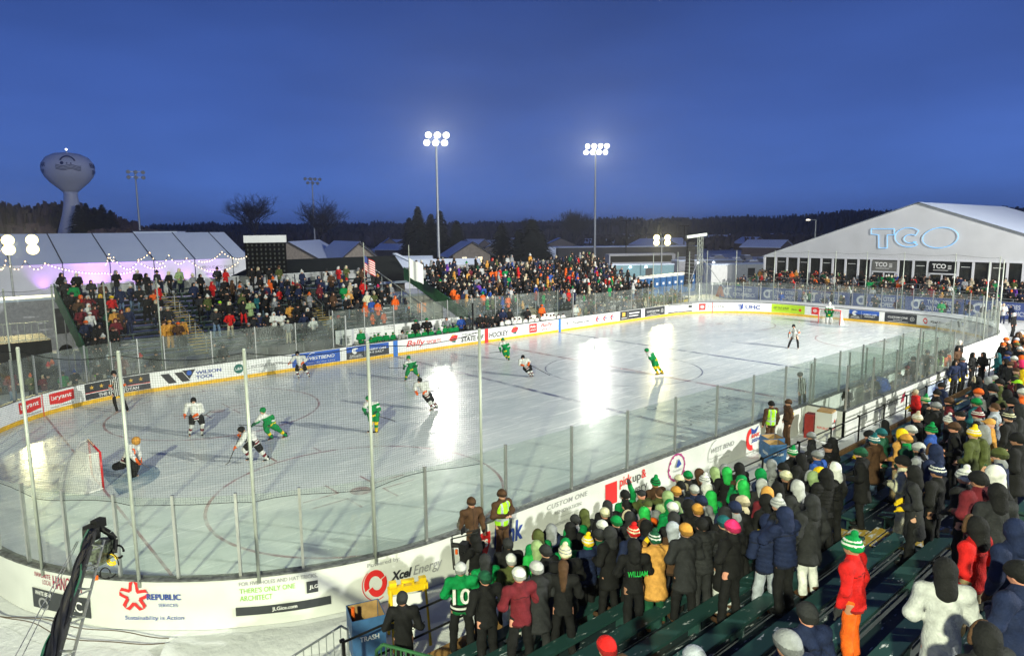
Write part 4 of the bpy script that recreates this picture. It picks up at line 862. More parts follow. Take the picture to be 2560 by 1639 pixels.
P0, P1 = at_d(1600, 720, 84), at_d(1722, 706, 93); nt_ = 9
for i in range(nt_):
    q = pt if i == 0 else copy_tree(pt); c = P0+(P1-P0)*i/(nt_-1); q.location = (c[0], c[1], 0); q.rotation_euler = (0, 0, math.atan2(*(P1-P0)[1::-1])+.0)
    q['label'] = ['first', 'second', 'third', 'fourth', 'fifth', 'sixth', 'seventh', 'eighth', 'ninth'][i]+' blue portable toilet from the left of the snow capped row'
# loudspeaker array on a truss
p = at_d(1735, 720, 74); t = thing('speaker_tower', 'white truss tower carrying a tall black line of loudspeakers', 'speaker tower', (p[0], p[1], 0), R(-30)); H = at_d(1745, 592, 74)[2]
b = MB()
for a in (-.2, .2):
    for c in (-.2, .2): b.tube((a+.55, c, 0), (a+.55, c, H), .03, n=6)
for i in range(int(H/.45)): b.tube((.35, -.2, i*.45), (.75, -.2, i*.45+.45), .02, n=4); b.tube((.35, .2, i*.45+.45), (.75, .2, i*.45), .02, n=4); b.tube((.35, -.2, i*.45), (.35, .2, i*.45+.4), .02, n=4)
b.build('truss', polem, t); b = MB(); b.box((.1, 0, H+.12), (2.2, .35, .3), ry=-.12); b.build('top_beam', polem, t)
b = MB(); zt2 = at_d(1735, 604, 74)[2]
for i in range(13): b.box((-.5-.015*i*i*.1, 0, zt2-.2-i*.36), (.75, .5, .33), ry=.02*i)
b.build('loudspeaker', blk, t)
for sx, sy in ((3.5, -2), (-3.5, -3), (3, 3)): b = MB(); b.tube((.55, 0, H*.75), (.55+sx, sy, 0), .04, n=5); b.build('brace', steel, t)
# flags and street lamps
def flag(u, v0, d, H_, label, stripes=True):
    p = at_d(u, 700, d); t = thing('flag', label, 'flag', (p[0], p[1], 0), 0); zt = at_d(u, v0, d)[2]; b = MB(); b.tube((0, 0, zt-5.2), (0, 0, zt), .03, n=6); b.build('pole', polem, t)
    ex = CR[:2]/np.linalg.norm(CR[:2]); n_ = 13; b = MB(); w_ = H_*.7
    for i in range(n_):
        for j in range(8):
            f = lambda a, c: (ex[0]*(a*w_)+.1*math.sin(a*7), ex[1]*(a*w_)+.06, zt-.9-H_*c-.55*a-.08*math.sin(a*6)) 
            b.k = (0 if (i % 2 == 0) else 1) if not (i < 6 and j < 3) else 2
            if not stripes: b.k = 1
            b.add([f(j/8, i/n_), f((j+1)/8, i/n_), f((j+1)/8, (i+1)/n_), f(j/8, (i+1)/n_)], [(0, 1, 2, 3)])
    b.build('cloth', [inkr, inkw, inkb], t)
flag(912, 606, 52, 1.1, 'striped red and white national flag held above the left stand')
flag(1024, 612, 50, 1.4, 'white flag on a pole at the corner of the right stand', False)
for u, v, d in ((1566, 552, 170), (1711, 565, 190)):
    p = at_d(u, v, d); t = thing('street_lamp', 'unlit tall street lamp with twin heads '+('left' if u < 1600 else 'right')+' of the small light tower', 'street lamp', (p[0], p[1], 0)); b = MB(); b.tube((0, 0, 0), (0, 0, p[2]), .16, .1); b.build('pole', blk, t); b = MB(); b.box((-.8, .5, p[2]), (.8, .3, .15)); b.box((.8, -.5, p[2]), (.8, .3, .15)); b.tube((-.8, .5, p[2]), (.8, -.5, p[2]), .06); b.build('lamp_head', blk, t)
p = at_d(2040, 550, 150); t = thing('street_lamp', 'lit street lamp on the dark hill beside the big tent', 'street lamp', (p[0], p[1], 0)); b = MB(); b.tube((0, 0, 0), (0, 0, p[2]), .14, .09); b.tube((0, 0, p[2]), (-1.3, .8, p[2]+.1), .05); b.build('pole', polem, t); b = MB(); b.box((-1.4, .9, p[2]+.05), (.8, .4, .14)); b.build('lamp_head', mat('street_glow', (1, .9, .7), emis=8), t)
# ---- trees
bark = mat('bark', (.045, .04, .045), .8); spr = mat('spruce_green', (.012, .02, .02), .8, var=.4, scale=1.5)
def bare_tree(u, v0, d, H, spread, label, seed, trunks=1, r=.35):
    p = at_d(u, 600, d); t = thing('bare_tree', label, 'tree', (p[0], p[1], 0)); rn = random.Random(seed); tr = MB(); cr = MB()
    def grow(a, dr, L_, rad, lv):
        steps = 3; c = a
        for s in range(steps):
            dr = (dr+np.array([rn.gauss(0, .16), rn.gauss(0, .16), rn.gauss(.04, .08)])); dr = dr/np.linalg.norm(dr); e = c+dr*L_/steps
            (tr if lv < 1 else cr).tube(c, e, rad*(1-.25*s/steps), rad*(1-.25*(s+1)/steps), n=5 if lv < 2 else 3, cap=False); c = e
            if lv and lv < 5 and s < 2: 
                w = dr+np.array([rn.gauss(0, .8), rn.gauss(0, .8), rn.uniform(-.1, .5)]); grow(c, w/np.linalg.norm(w), L_*.6, rad*.5, lv+1)
        if lv < 5:
            for _ in range(3 if lv else 6):
                w = dr*(.8)+np.array([rn.gauss(0, spread), rn.gauss(0, spread), rn.uniform(.0, .5)]); grow(c, w/np.linalg.norm(w), L_*rn.uniform(.62, .8), rad*.58, lv+1)
    for k in range(trunks):
        o = np.array([rn.gauss(0, .8), rn.gauss(0, .8), 0])*(trunks > 1); grow(o, np.array([rn.gauss(0, .1)*trunks, rn.gauss(0, .1)*trunks, 1.]), H*.3, r, 0)
    tr.build('trunk', bark, t); c_ = cr.build('crown', bark, t)
    zs = np.vstack(cr.v)[:, 2].max(); s = H/zs
    for ch in t.children: ch.scale = (s, s, s)
bare_tree(643, 492, 250, 21, .85, 'round crowned bare tree standing left of the unlit light pole', 3)
bare_tree(784, 480, 230, 20, .75, 'spreading bare tree behind the unlit light pole', 12)
bare_tree(1432, 512, 330, 18, .35, 'tall many stemmed bare tree left of the right lit pole', 7, 4, .25)
bare_tree(1320, 530, 330, 15, .4, 'thin bare tree rising just behind the largest spruce', 9, 2, .2)
def spruce(u, v0, d, w, label, seed):
    p = at_d(u, 600, d); H = at_d(u, v0, d)[2]; t = thing('spruce_tree', label, 'tree', (p[0], p[1], 0), 0, 'dark spruces beyond the stands'); rn = random.Random(seed)
    b = MB(); b.tube((0, 0, 0), (0, 0, H*.95), .3, .04); b.build('trunk', bark, t); b = MB(); V = []; F = []
    z = .8
    while z < H:
        f = 1-z/H; rr = 1.7*w*(f**.8)*rn.uniform(.7, 1.15)+.2; kk = int(9+14*f)
        for i in range(kk):
            a = rn.uniform(0, 6.283); L_ = rr*rn.uniform(.6, 1.1); dx, dy = math.cos(a), math.sin(a); zt = z+rn.uniform(-.2, .25); dz = -L_*.28
            for q in range(4):
                f0 = .1+.22*q; cx, cy, cz = dx*L_*f0, dy*L_*f0, zt+dz*f0*f0*1.3; s = .3+.28*L_*(1-f0)*rn.uniform(.6, 1.2); n0 = len(V)
                V += [(cx, cy, cz+.12), (cx+dx*s-dy*s*.8, cy+dy*s+dx*s*.8, cz-.12*s), (cx+dx*s*1.3, cy+dy*s*1.3, cz-.3*s+rn.uniform(-.1, .15)), (cx+dx*s+dy*s*.8, cy+dy*s-dx*s*.8, cz-.12*s)]; F += [(n0, n0+1, n0+2), (n0, n0+2, n0+3)]
        z += .16+.34*f
    b.add(V, F); b.build('crown', spr, t)
for q in ((1046, 518, 165, 3.2, 'tall pointed spruce leftmost of the spruces left of the lit pole', 1), (1078, 536, 170, 3.4, 'dark spruce in the middle of the three left of the lit pole', 2), (1101, 528, 165, 3.3, 'pointed spruce just right of the left lit pole', 3), (1024, 546, 175, 3, 'short spruce tucked at the left of the spruce clump', 8), (1142, 553, 160, 3.2, 'lone spruce between the left lit pole and the tan house', 4), (1254, 560, 150, 3.6, 'narrow spruce just right of the tan house', 5), (1330, 548, 140, 5.2, 'largest dark spruce behind the middle of the right stand', 6), (1298, 575, 142, 3.2, 'small spruce against the left side of the largest one', 9), (1352, 588, 138, 3.4, 'small spruce against the right side of the largest one', 10)): spruce(*q)
# ---- far woods, one mass each
def wood_mass(name, arr, m, seed):
    rn = random.Random(seed); V = []; F = []
    for (u0, u1, d0, d1, hf, n) in arr:
        for _ in range(n):
            u = rn.uniform(u0, u1); d = rn.uniform(d0, d1); p = at_d(u, 600, d); h = hf(u, d)*(.93+.10*noise.noise((u*.012, d*.01, 2)))*rn.uniform(.82, 1.0); gz0 = gz(p[0], p[1]); w = h*.20
            ex = CR[:2]/np.linalg.norm(CR[:2]); 
            for k in range(9):
                a = rn.gauss(0, w); b_ = rn.gauss(0, w); z0 = rn.uniform(0, h*.5); z1 = h*rn.uniform(.8, 1)-abs(a)*.5; s = rn.uniform(.5, 1.5); an = rn.uniform(0, 3.14); cx, cy = math.cos(an)*s, math.sin(an)*s
                n0 = len(V); x, y = p[0]+a, p[1]+b_
                V += [(x-cx, y-cy, gz0+z0), (x+cx, y+cy, gz0+z0), (x+cx*.7+rn.gauss(0, .5), y+cy*.7, gz0+(z0+z1)/2), (x+cx*.5, y+cy*.5, gz0+z1), (x-cx*.6, y-cy*.6, gz0+z1-rn.uniform(0, .8)), (x-cx*.7, y-cy*.7+rn.gauss(0, .5), gz0+(z0+z1)/2)]
                F.append((n0, n0+1, n0+2, n0+3, n0+4, n0+5))
    b = MB(); b.add(V, F); o = b.build(name, m); tag(o, kind='stuff'); return o
wm1 = mat('bare_wood', (.07, .058, .075), .9, var=.35, scale=.05); wm2 = mat('brown_brush', (.15, .10, .095), .9, var=.3, scale=.08)
def hA(u, d): return 10.8+(4 if u > 1950 else 0)*min(1, (u-1950)/200)*1.0+(u > 2150)*0+((1300-u)*-.0)
wood_mass('wooded_hill', [(380, 2600, 420, 620, lambda u, d: 15.5*(d/520)+(2.0 if u > 1400 else 0)+(max(0, min(1, (u-1950)/150))*4), 5200), (1450, 2350, 260, 400, lambda u, d: 7, 420), (380, 1450, 330, 420, lambda u, d: 9.5, 1300)], wm1, 5)
wood_mass('brown_woods', [(-60, 345, 330, 400, lambda u, d: 24 if u < 180 else (24-(u-180)*.055), 1500), (-60, 110, 240, 300, lambda u, d: 13, 250), (235, 400, 240, 300, lambda u, d: 11, 300)], wm2, 6)
spr_l = mat('spruce_green', (0, 0, 0))
for i, (u, v0) in enumerate(((203, 512), (222, 508), (243, 520), (262, 512), (282, 526))): spruce(u, v0, 290, 5.5, ['leftmost', 'second', 'third', 'fourth', 'rightmost'][i]+' of the dark evergreens right of the water tower', 20+i)
# ================================================================ big gabled tent at the far end
TX = 50
yl = at_x(1912, 638, TX)[1]; apx = at_x(2298, 507, TX); yr = 2*apx[1]-yl; ez = at_x(1912, 638, TX)[2]; zr = apx[2]; yc = apx[1]
bt = thing('big_gabled_tent', 'huge white gabled tent with glowing blue initials at the far end', 'tent', (TX, 0, 0)); L_ = 32
b = MB(); b.add([(0, yl, ez), (0, yr, ez), (0, yc, zr), (.25, yl, ez), (.25, yr, ez), (.25, yc, zr)], [(0, 2, 1), (3, 4, 5), (0, 1, 4, 3)]); b.build('gable_panel', tentg, bt)
b = MB(); b.add([(-.3, yl+.3, ez-.12), (-.3, yc, zr+.08), (-.3, yr-.3, ez-.12), (L_, yl+.3, ez-.12), (L_, yc, zr+.08), (L_, yr-.3, ez-.12)], [(0, 1, 4, 3), (1, 2, 5, 4)]); b.build('roof', roofsnow_skytint, bt)
b = MB(); b.box((L_/2, yl-.1, ez/2+.6), (L_, .1, ez-1.2)); b.box((L_/2, yr+.1, ez/2+.6), (L_, .1, ez-1.2)); b.box((L_, (yl+yr)/2, ez/2), (.1, yl-yr, ez)); b.build('side_wall', tentw, bt)
b = MB(); b.box((L_/2, (yl+yr)/2, 1.1), (L_-.4, yl-yr-.4, .2)); b.build('floor', dark_wall, bt); b = MB(); b.box((7, (yl+yr)/2, 3), (.1, yl-yr-.4, 3.6)); b.build('partition', mat('warm_dark', (.10, .06, .05), .8, var=.6, scale=.4), bt)
zf = 1.2
b = MB(); ys = [yl]
for u in (1940, 1968, 1996, 2024, 2053, 2082, 2114, 2146, 2178, 2246, 2284, 2320, 2396, 2434, 2476, 2520, 2560): ys.append(at_x(u, 660, TX)[1])
while ys[-1] > yr+2.4: ys.append(ys[-1]-2.1)
ys.append(yr)
for i, y in enumerate(ys): 
    b = MB(); b.box((0, y, (zf+ez)/2), (.18, .2, ez-zf)); b.build('wall_post', tentw, bt)
for i in range(len(ys)-1):
    y0, y1 = ys[i], ys[i+1]; b = MB(); b.box((.06, (y0+y1)/2, (zf+ez)/2), (.02, abs(y1-y0)-.22, ez-zf-.1)); pn = b.build('window_pane', gdark, bt)
    if i % 2 and abs(y1-y0) < 1.8:
        V, F = rect(0, 0, abs(y1-y0)*.6, .05); b = MB(); b.add([(-.0+.03, y0-.25-x, ez-.75+y) for x, y in V], F); b.build('lettering', inkw, pn)
b = MB(); b.box((0, (yl+yr)/2, ez-.08), (.22, yl-yr, .22)); b.build('header_beam', tentw, bt)
for u0, u1, dk in ((2178, 2246, 0), (2320, 2396, 1)):
    y0, y1 = at_x(u0, 660, TX)[1], at_x(u1, 660, TX)[1]; w = y0-y1; dt = thing('x', '', '') if 0 else None
    b = MB(); b.box((-.1, (y0+y1)/2, ez-.85), (.06, w-.3, 1.1)); sg = b.build('sign_board', blk if dk else mat('sign_grey', (.14, .14, .13), .6), bt)
    b = MB(); V, F = fit_text('TCO', w*.46, .5, .05); b.add([(-.14, y0-w*.16-x, ez-.95+y) for x, y in V], F); V, F = rect(0, 0, w*.5, .05); b.add([(-.14, y0-w*.2-x, ez-1.15+y) for x, y in V], F)
    for j in range(3): V, F = rect(0, 0, w*.12, .07); b.add([(-.14, y0-w*.68-x, ez-.68-.16*j+y) for x, y in V], F)
    b.build('lettering', inkw, sg)
    b = MB(); zd = ez-1.5
    for f in (0, .5, 1): b.box((-.08, y0+(y1-y0)*(.08+.84*f), (zf+zd)/2), (.1, .14, zd-zf))
    b.box((-.08, (y0+y1)/2, zd), (.1, w*.9, .14)); b.build('door_frame', tentw, bt)
    for f in (.29, .71): b = MB(); b.box((-.07, y0+(y1-y0)*f, (zf+zd)/2), (.02, w*.34, zd-zf-.2)); b.build('door', gdark, bt)
# neon letters
neon = mat('neon_blue', (.16, .52, .95), emis=.8, var=0)
def neon_path(pts, closed=True):
    P_ = [at_x(u, v, TX-.12) for u, v in pts]; P_ = [(q[0]-TX, q[1], q[2]) for q in P_]; b = MB(); b.path(P_+([P_[0]] if closed else []), .027, 6); b.build('neon_letter', neon, bt)
neon_path([(2178, 572), (2236, 572), (2236, 587), (2218, 587), (2218, 620), (2197, 620), (2197, 587), (2178, 585)])
neon_path([(2272+35*math.cos(a)*.98, 593+24*math.sin(a)) for a in np.linspace(-.75, -5.4, 26)]+[(2283, 604)]+[(2278+18*math.cos(a), 597+11*math.sin(a)) for a in np.linspace(-5.5, -.9, 16)])
neon_path([(2351+45*math.cos(a)*math.cos(.12)+25*math.sin(a)*.12*1.0, 594+25*math.sin(a)-45*math.cos(a)*.12) for a in np.linspace(0, 6.283, 40)][:-1])
# tiers in front of the tent
tr = thing('spectator_tiers', 'low tiered platform with railings in front of the big tent', 'platform')
for i in range(4):
    x = 48.3-i*2.0; b = MB(); b.box((x, 1.6, .1+(zf-.32*i-.3*0)/2-.05), (1.95, 36, max(.25, zf-.32*i)+.1)); b.build('deck', foot_far, tr)
for i in range(4):
    x = 47.3-i*2.0; z = zf-.32*i; b = MB()
    for zz_ in (.5, 1.0): b.tube((x, 19.5, z+zz_), (x, -16.4, z+zz_), .025, n=5)
    for y in np.arange(-16.4, 19.6, 1.8): b.tube((x, y, z), (x, y, z+1), .022, n=5)
    b.build('railing', steel, tr)
bnm = mat('banner_navy', (.035, .06, .21), .5, var=.12, scale=.6)
for i in range(6):
    y0 = 18.6-i*5.0; t = thing('banner', ['leftmost', 'second', 'third', 'fourth', 'fifth', 'rightmost'][i]+' blue orthopedics banner in front of the big tent', 'banner', (40, y0, 0), 0, 'blue clinic banners')
    b = MB(); b.box((0, -2.45, .85), (.03, 4.85, 1.45)); cl = b.build('cloth', bnm, t)
    V, F = fit_text('TWIN CITIES', 2.2, .4, .02); b = MB(); b.add([(-.025, -1.9-x, .98+y) for x, y in V], F); V, F = fit_text('ORTHOPEDICS', 2.7, .4, .02); b.add([(-.025, -1.8-x, .42+y) for x, y in V], F)
    V, F = ring(1.0, .9, .26, .46, 24, .6, 5.7); b.add([(-.025, -x, y) for x, y in V], F); V, F = rect(1.15, .5, 1.3, 1.35); b.add([(-.027, -x, y) for x, y in V], F); V, F = rect(.9, 1.25, 1.6, 1.38); b.add([(-.029, -x, y) for x, y in V], F)
    b.build('lettering', mat('banner_ink', (.5, .52, .58), .5), cl)
    b = MB(); b.tube((.05, -.05, 0), (.05, -.05, 1.65), .03); b.tube((.05, -4.85, 0), (.05, -4.85, 1.65), .03); b.tube((.05, -.05, 1.62), (.05, -4.85, 1.62), .025); b.build('frame', steel, t)
# distant parked cars below the hill
carb = [mat('car_'+n, c, .3, .3) for n, c in (('silver', (.3, .31, .33)), ('dark', (.03, .03, .04)), ('blue', (.03, .05, .12)))]
cb = thing('parked_car', 'parked car', 'car'); b = MB(); b.add([(x, y, z) for y in (-.85, .85) for x, z in ((-2.2, .4), (2.2, .4), (2.25, .85), (1.2, .95), (.6, 1.45), (-1.2, 1.45), (-1.9, .98), (-2.25, .9))], [tuple(range(8)), tuple(range(15, 7, -1))]+[((i+1) % 8, i, i+8, (i+1) % 8+8) for i in range(8)]); b.build('body', carb[0], cb)
b = MB()
for x in (-1.4, 1.4):
    for y in (-.8, .8): b.tube((x, y-.1, .34), (x, y+.1, .34), .34, n=12)
b.build('wheels', blk, cb); b = MB(); b.box((-.3, 0, 1.5), (1.9, 1.4, .12)); b.build('snow_cover', roofsnow_skytint, cb)
for i in range(14):
    q = cb if i == 0 else copy_tree(cb); p = at_d(1620+i*22, 640, 150+(i % 3)*14); q.location = (p[0], p[1], 0); q.rotation_euler = (0, 0, R(-30+90*(i % 2)))
    q['label'] = 'snow topped parked car in the lot left of the big tent'; q['group'] = 'cars in the far lot'
# snow banks beside the rink and in the far gap
def bank(name, pts, w, h, seed=1):
    b = MB(); k = len(pts); V = []
    for i, (x, y) in enumerate(pts):
        a = np.array(pts[min(i+1, k-1)])-np.array(pts[max(i-1, 0)]); a = a/np.linalg.norm(a); nn = np.array([-a[1], a[0]])
        for j in range(9):
            f = (j-4)/4; z = h*max(0, 1-f*f)*(.55+.9*abs(noise.noise((i*.5, j*.35, seed))))-.12; V.append((x+nn[0]*w*f, y+nn[1]*w*f, z))
    b.add(V, [(i*9+j, (i+1)*9+j, (i+1)*9+j+1, i*9+j+1) for i in range(k-1) for j in range(8)]); o = b.build(name, snow, smooth=True); tag(o, kind='structure')
ls = np.linspace(0, 1, 60)
bank('snow_bank', [tuple(bpos(-28+f*27, .95)) for f in ls], .75, .22, 2); bank('snow_bank', [tuple(bpos(8.7+f*24, .95)) for f in ls], .8, .25, 3); bank('snow_bank', [tuple(bpos(-52+f*24, 2.6)) for f in ls], 2.2, .22, 4)
# ================================================================ people
def snets(Fv, org, h):
    """surface nets on a scalar grid"""
    s = Fv < 0; nx, ny, nz = Fv.shape
    c = np.zeros((nx-1, ny-1, nz-1), int)
    for i in (0, 1):
        for j in (0, 1):
            for k in (0, 1): c += s[i:nx-1+i, j:ny-1+j, k:nz-1+k]
    act = (c > 0) & (c < 8); idx = -np.ones(act.shape, int); n = act.sum(); idx[act] = np.arange(n)
    ci = np.argwhere(act); acc = np.zeros((n, 3)); cnt = np.zeros(n)
    cor = [(i, j, k) for i in (0, 1) for j in (0, 1) for k in (0, 1)]
    for a in range(8):
        for b in range(a+1, 8):
            A, B = cor[a], cor[b]
            if sum(abs(A[q]-B[q]) for q in range(3)) != 1: continue
            fa = Fv[ci[:, 0]+A[0], ci[:, 1]+A[1], ci[:, 2]+A[2]]; fb = Fv[ci[:, 0]+B[0], ci[:, 1]+B[1], ci[:, 2]+B[2]]
            m = (fa < 0) != (fb < 0); t = np.where(m, fa/(np.where(m, fa-fb, 1)), 0)
            p = np.array(A)+t[:, None]*(np.array(B)-np.array(A)); acc[m] += p[m]; cnt[m] += 1
    V = (ci+acc/cnt[:, None])*h+org; F = []
    for ax in range(3):
        sl0 = [slice(1, -1)]*3; sl0[ax] = slice(0, -1); sl1 = [slice(1, -1)]*3; sl1[ax] = slice(1, None)
        a = s[tuple(sl0)]; b = s[tuple(sl1)]; e = np.argwhere(a != b); 
        if not len(e): continue
        ai = a[tuple(e.T)]; o = e.copy(); u, w = [q for q in range(3) if q != ax]; o[:, u] += 1; o[:, w] += 1
        def cell(du, dw):
            q = o.copy(); q[:, u] += du; q[:, w] += dw; return idx[q[:, 0], q[:, 1], q[:, 2]]
        q = np.stack([cell(-1, -1), cell(0, -1), cell(0, 0), cell(-1, 0)], 1)
        fl = ai if ax != 1 else ~ai; q[~fl] = q[~fl][:, ::-1]; F.append(q)
    F = np.vstack(F); return V, F[(F >= 0).all(1)]
def field_mesh(name, prims, h, k=.035, disp=None, segs=None, mats=1):
    """prims: ('c',a,b,ra,rb[,sy]) round cones, ('e',c,(rx,ry,rz)[,R]) ellipsoids, leading '-' carves"""
    lo = np.full(3, 9.); hi = np.full(3, -9.); P = []
    for p in prims:
        if p[0] == '-h': P.append((p, None, None)); continue
        if p[0][-1] == 'c': a, b = np.array(p[1], float), np.array(p[2], float); r = max(p[3], p[4]); l, u = np.minimum(a, b)-r, np.maximum(a, b)+r
        else: a = np.array(p[1], float); r = max(p[2]); l, u = a-r, a+r
        P.append((p, l, u))
        if p[0][0] != '-': lo = np.minimum(lo, l); hi = np.maximum(hi, u)
    lo = lo-2.5*h; hi = hi+2.5*h; n = np.ceil((hi-lo)/h).astype(int)+1; Fv = np.full(n, .3, np.float32)
    ax = [lo[i]+h*np.arange(n[i]) for i in range(3)]
    for p, l, u in P:
        if l is None:
            X, Y, Z = np.meshgrid(*ax, indexing='ij'); q = np.array(p[1]); nn = np.array(p[2]); nn = nn/np.linalg.norm(nn)
            f = (X-q[0])*nn[0]+(Y-q[1])*nn[1]+(Z-q[2])*nn[2]+.012*np.sin(14*X+9*Y); rad = np.sqrt((X-q[0])**2+(Y-q[1])**2); Fv = np.where(rad < p[3], np.maximum(Fv, -f), Fv); continue
        pad = k+3*h; i0 = np.maximum(((l-pad-lo)/h).astype(int), 0); i1 = np.minimum(((u+pad-lo)/h).astype(int)+2, n)
        sl = tuple(slice(i0[q], i1[q]) for q in range(3)); X, Y, Z = np.meshgrid(*[ax[q][sl[q]] for q in range(3)], indexing='ij')
        if p[0][-1] == 'c':
            a, b = np.array(p[1], float), np.array(p[2], float); d = b-a; L2 = d@d+1e-9
            t = np.clip(((X-a[0])*d[0]+(Y-a[1])*d[1]+(Z-a[2])*d[2])/L2, 0, 1); sy = p[5] if len(p) > 5 else 1
            f = np.sqrt((X-a[0]-t*d[0])**2+((Y-a[1]-t*d[1])/sy)**2+(Z-a[2]-t*d[2])**2)-(p[3]+(p[4]-p[3])*t)
        else:
            q = np.stack([X-p[1][0], Y-p[1][1], Z-p[1][2]], -1)
            if len(p) > 3: q = q@np.asarray(p[3])
            r = np.array(p[2]); f = (np.sqrt(((q/r)**2).sum(-1))-1)*r.min()
        g = Fv[sl]
        if p[0][0] == '-': Fv[sl] = np.maximum(g, -f)
        else:
            hh = np.clip(.5+.5*(g-f)/k, 0, 1); Fv[sl] = g*(1-hh)+f*hh-k*hh*(1-hh)
    if disp is not None:
        X, Y, Z = np.meshgrid(*ax, indexing='ij'); Fv = Fv+disp(X, Y, Z)
    V, F = snets(Fv, lo, h); me = bpy.data.meshes.new(name)
    me.vertices.add(len(V)); me.vertices.foreach_set('co', V.astype(np.float32).ravel())
    me.loops.add(len(F)*4); me.loops.foreach_set('vertex_index', F.ravel().astype(np.int32)); me.polygons.add(len(F))
    me.polygons.foreach_set('loop_start', (np.arange(len(F))*4).astype(np.int32)); me.update(calc_edges=True); me.shade_smooth()
    for _ in range(mats): me.materials.append(None)
    if segs is not None:
        C = V[F].mean(1); me.polygons.foreach_set('material_index', segs(C).astype(np.int32))
    return me
def folds(amp=.008, fz=22, q=0):
    def f(X, Y, Z):
        d = amp*(np.sin(fz*Z+6*np.sin(9*X+3*Y))*.6+np.sin(17*X+13*Z+4*np.sin(8*Y))*.5)
        if q: d = d*.4+q*np.abs(np.sin(Z*math.pi/.075))-q*.5
        return d
    return f
def A3(*a): return np.array(a, float)
# skeleton: facing +Y, x to the figure's right
def skel(arms='pocket', lean=0, stance=0, H=1.75, headturn=0):
    J = dict(pel=A3(0, 0, .95), che=A3(0, lean*.5, 1.30), nec=A3(0, lean*.7, 1.47), hed=A3(0, lean*.85+.01, 1.62),
             shR=A3(.19, lean*.6, 1.41), shL=A3(-.19, lean*.6, 1.41), hpR=A3(.09, 0, .93), hpL=A3(-.09, 0, .93))
    w = .10+.035*stance
    J.update(knR=A3(w, .03, .5), knL=A3(-w, .02, .5), anR=A3(w+.02, -.02, .09), anL=A3(-w-.01, -.03+.08*stance, .09))
    if stance == 2: J.update(knR=A3(.1, .1, .52), anR=A3(.1, .22, .12), knL=A3(-.1, -.05, .5), anL=A3(-.1, -.24, .12))
    P = {'pocket': ((.30, -.06, 1.16), (.20, .15, 1.04)), 'side': ((.27, -.03, 1.14), (.28, .04, .90)), 'cross': ((.28, .02, 1.17), (.02, .21, 1.17)),
         'phone': ((.27, .12, 1.2), (.09, .30, 1.38)), 'front': ((.28, .0, 1.16), (.12, .24, 1.08)), 'face': ((.30, .12, 1.24), (.10, .17, 1.50)), 'up': ((.28, .0, 1.16), (.2, .2, 1.05)), 'hips': ((.36, -.05, 1.19), (.2, .06, 1.03)), 'rail': ((.3, .12, 1.2), (.3, .33, 1.1))}[arms]
    for s, n in ((1, 'R'), (-1, 'L')):
        e, h_ = P
        J['el'+n] = A3(s*e[0], e[1]+lean*.5, e[2]); J['ha'+n] = A3(s*h_[0], h_[1]+lean*.5, h_[2])
    if arms == 'up': J['elR'] = A3(.30, .12, 1.55); J['haR'] = A3(.24, .2, 1.82)
    J['fd'] = A3(0, 1, 0); return J
def face_rot(J): 
    f = J['fd']/np.linalg.norm(J['fd']); x = np.cross(f, [0, 0, 1]); x /= np.linalg.norm(x); z = np.cross(x, f); return np.stack([x, f, z], 1)   # columns
def body_prims(J, hr=1.0):
    h = J['hed']; Rf = face_rot(J); g = lambda *a: h+Rf@np.array(a); out = [
        ('e', h, (.076*hr, .094*hr, .112*hr), Rf), ('e', g(0, .022, -.06), (.054, .066, .056), Rf), ('c', g(0, .085, .02), g(0, .108, -.018), .010, .017), ('e', g(0, .08, -.055), (.026, .016, .010), Rf),
        ('e', g(.078, .0, -.01), (.012, .022, .032), Rf), ('e', g(-.078, .0, -.01), (.012, .022, .032), Rf), ('-e', g(.031, .107, .014), (.016, .016, .010), Rf), ('-e', g(-.031, .107, .014), (.016, .016, .010), Rf),
        ('c', J['nec'], h-.03*Rf[:, 1], .056, .05), ('c', J['che'], J['pel'], .13, .125, .75), ('c', J['shL']*.8+J['che']*.2, J['shR']*.8+J['che']*.2, .07, .07)]
    for s in 'LR':
        out += [('c', J['sh'+s], J['el'+s], .052, .04), ('c', J['el'+s], J['ha'+s], .040, .028)]
        d = J['ha'+s]-J['el'+s]; d /= np.linalg.norm(d); side = np.cross(d, [0, 0, 1.]); side /= max(np.linalg.norm(side), .1); sg = 1 if s == 'L' else -1
        p = J['ha'+s]+d*.05; out += [('c', J['ha'+s], p, .030, .034, 1), ('c', J['ha'+s]+d*.03, J['ha'+s]+d*.06+side*sg*.05, .014, .011)]
        for f, l in ((-.03, .055), (-.01, .068), (.01, .065), (.03, .05)): out.append(('c', p+side*f, p+d*l+side*f*1.25-A3(0, 0, .012), .0105, .008))
        out += [('c', J['hp'+s], J['kn'+s], .085, .055), ('c', J['kn'+s], J['an'+s], .052, .036), ('c', J['an'+s]-A3(0, 0, .04), J['an'+s]+np.array([*(J.get('ft'+s, J['fd'])[:2]), 0])*.16-A3(0, 0, .05), .035, .03)]
    return out, h, Rf
def body_segs(h, Rf):
    def f(C):
        q = (C-h)@Rf; m = np.zeros(len(C)); e = (np.abs(np.abs(q[:, 0])-.031) < .016) & (np.abs(q[:, 2]-.014) < .012) & (q[:, 1] > .05); m[e] = 1
        l = (np.abs(q[:, 0]) < .026) & (np.abs(q[:, 2]+.055) < .009) & (q[:, 1] > .06); m[l] = 2
        b_ = (np.abs(np.abs(q[:, 0])-.033) < .02) & (np.abs(q[:, 2]-.036) < .007) & (q[:, 1] > .05); m[b_] = 3
        return m
    return f
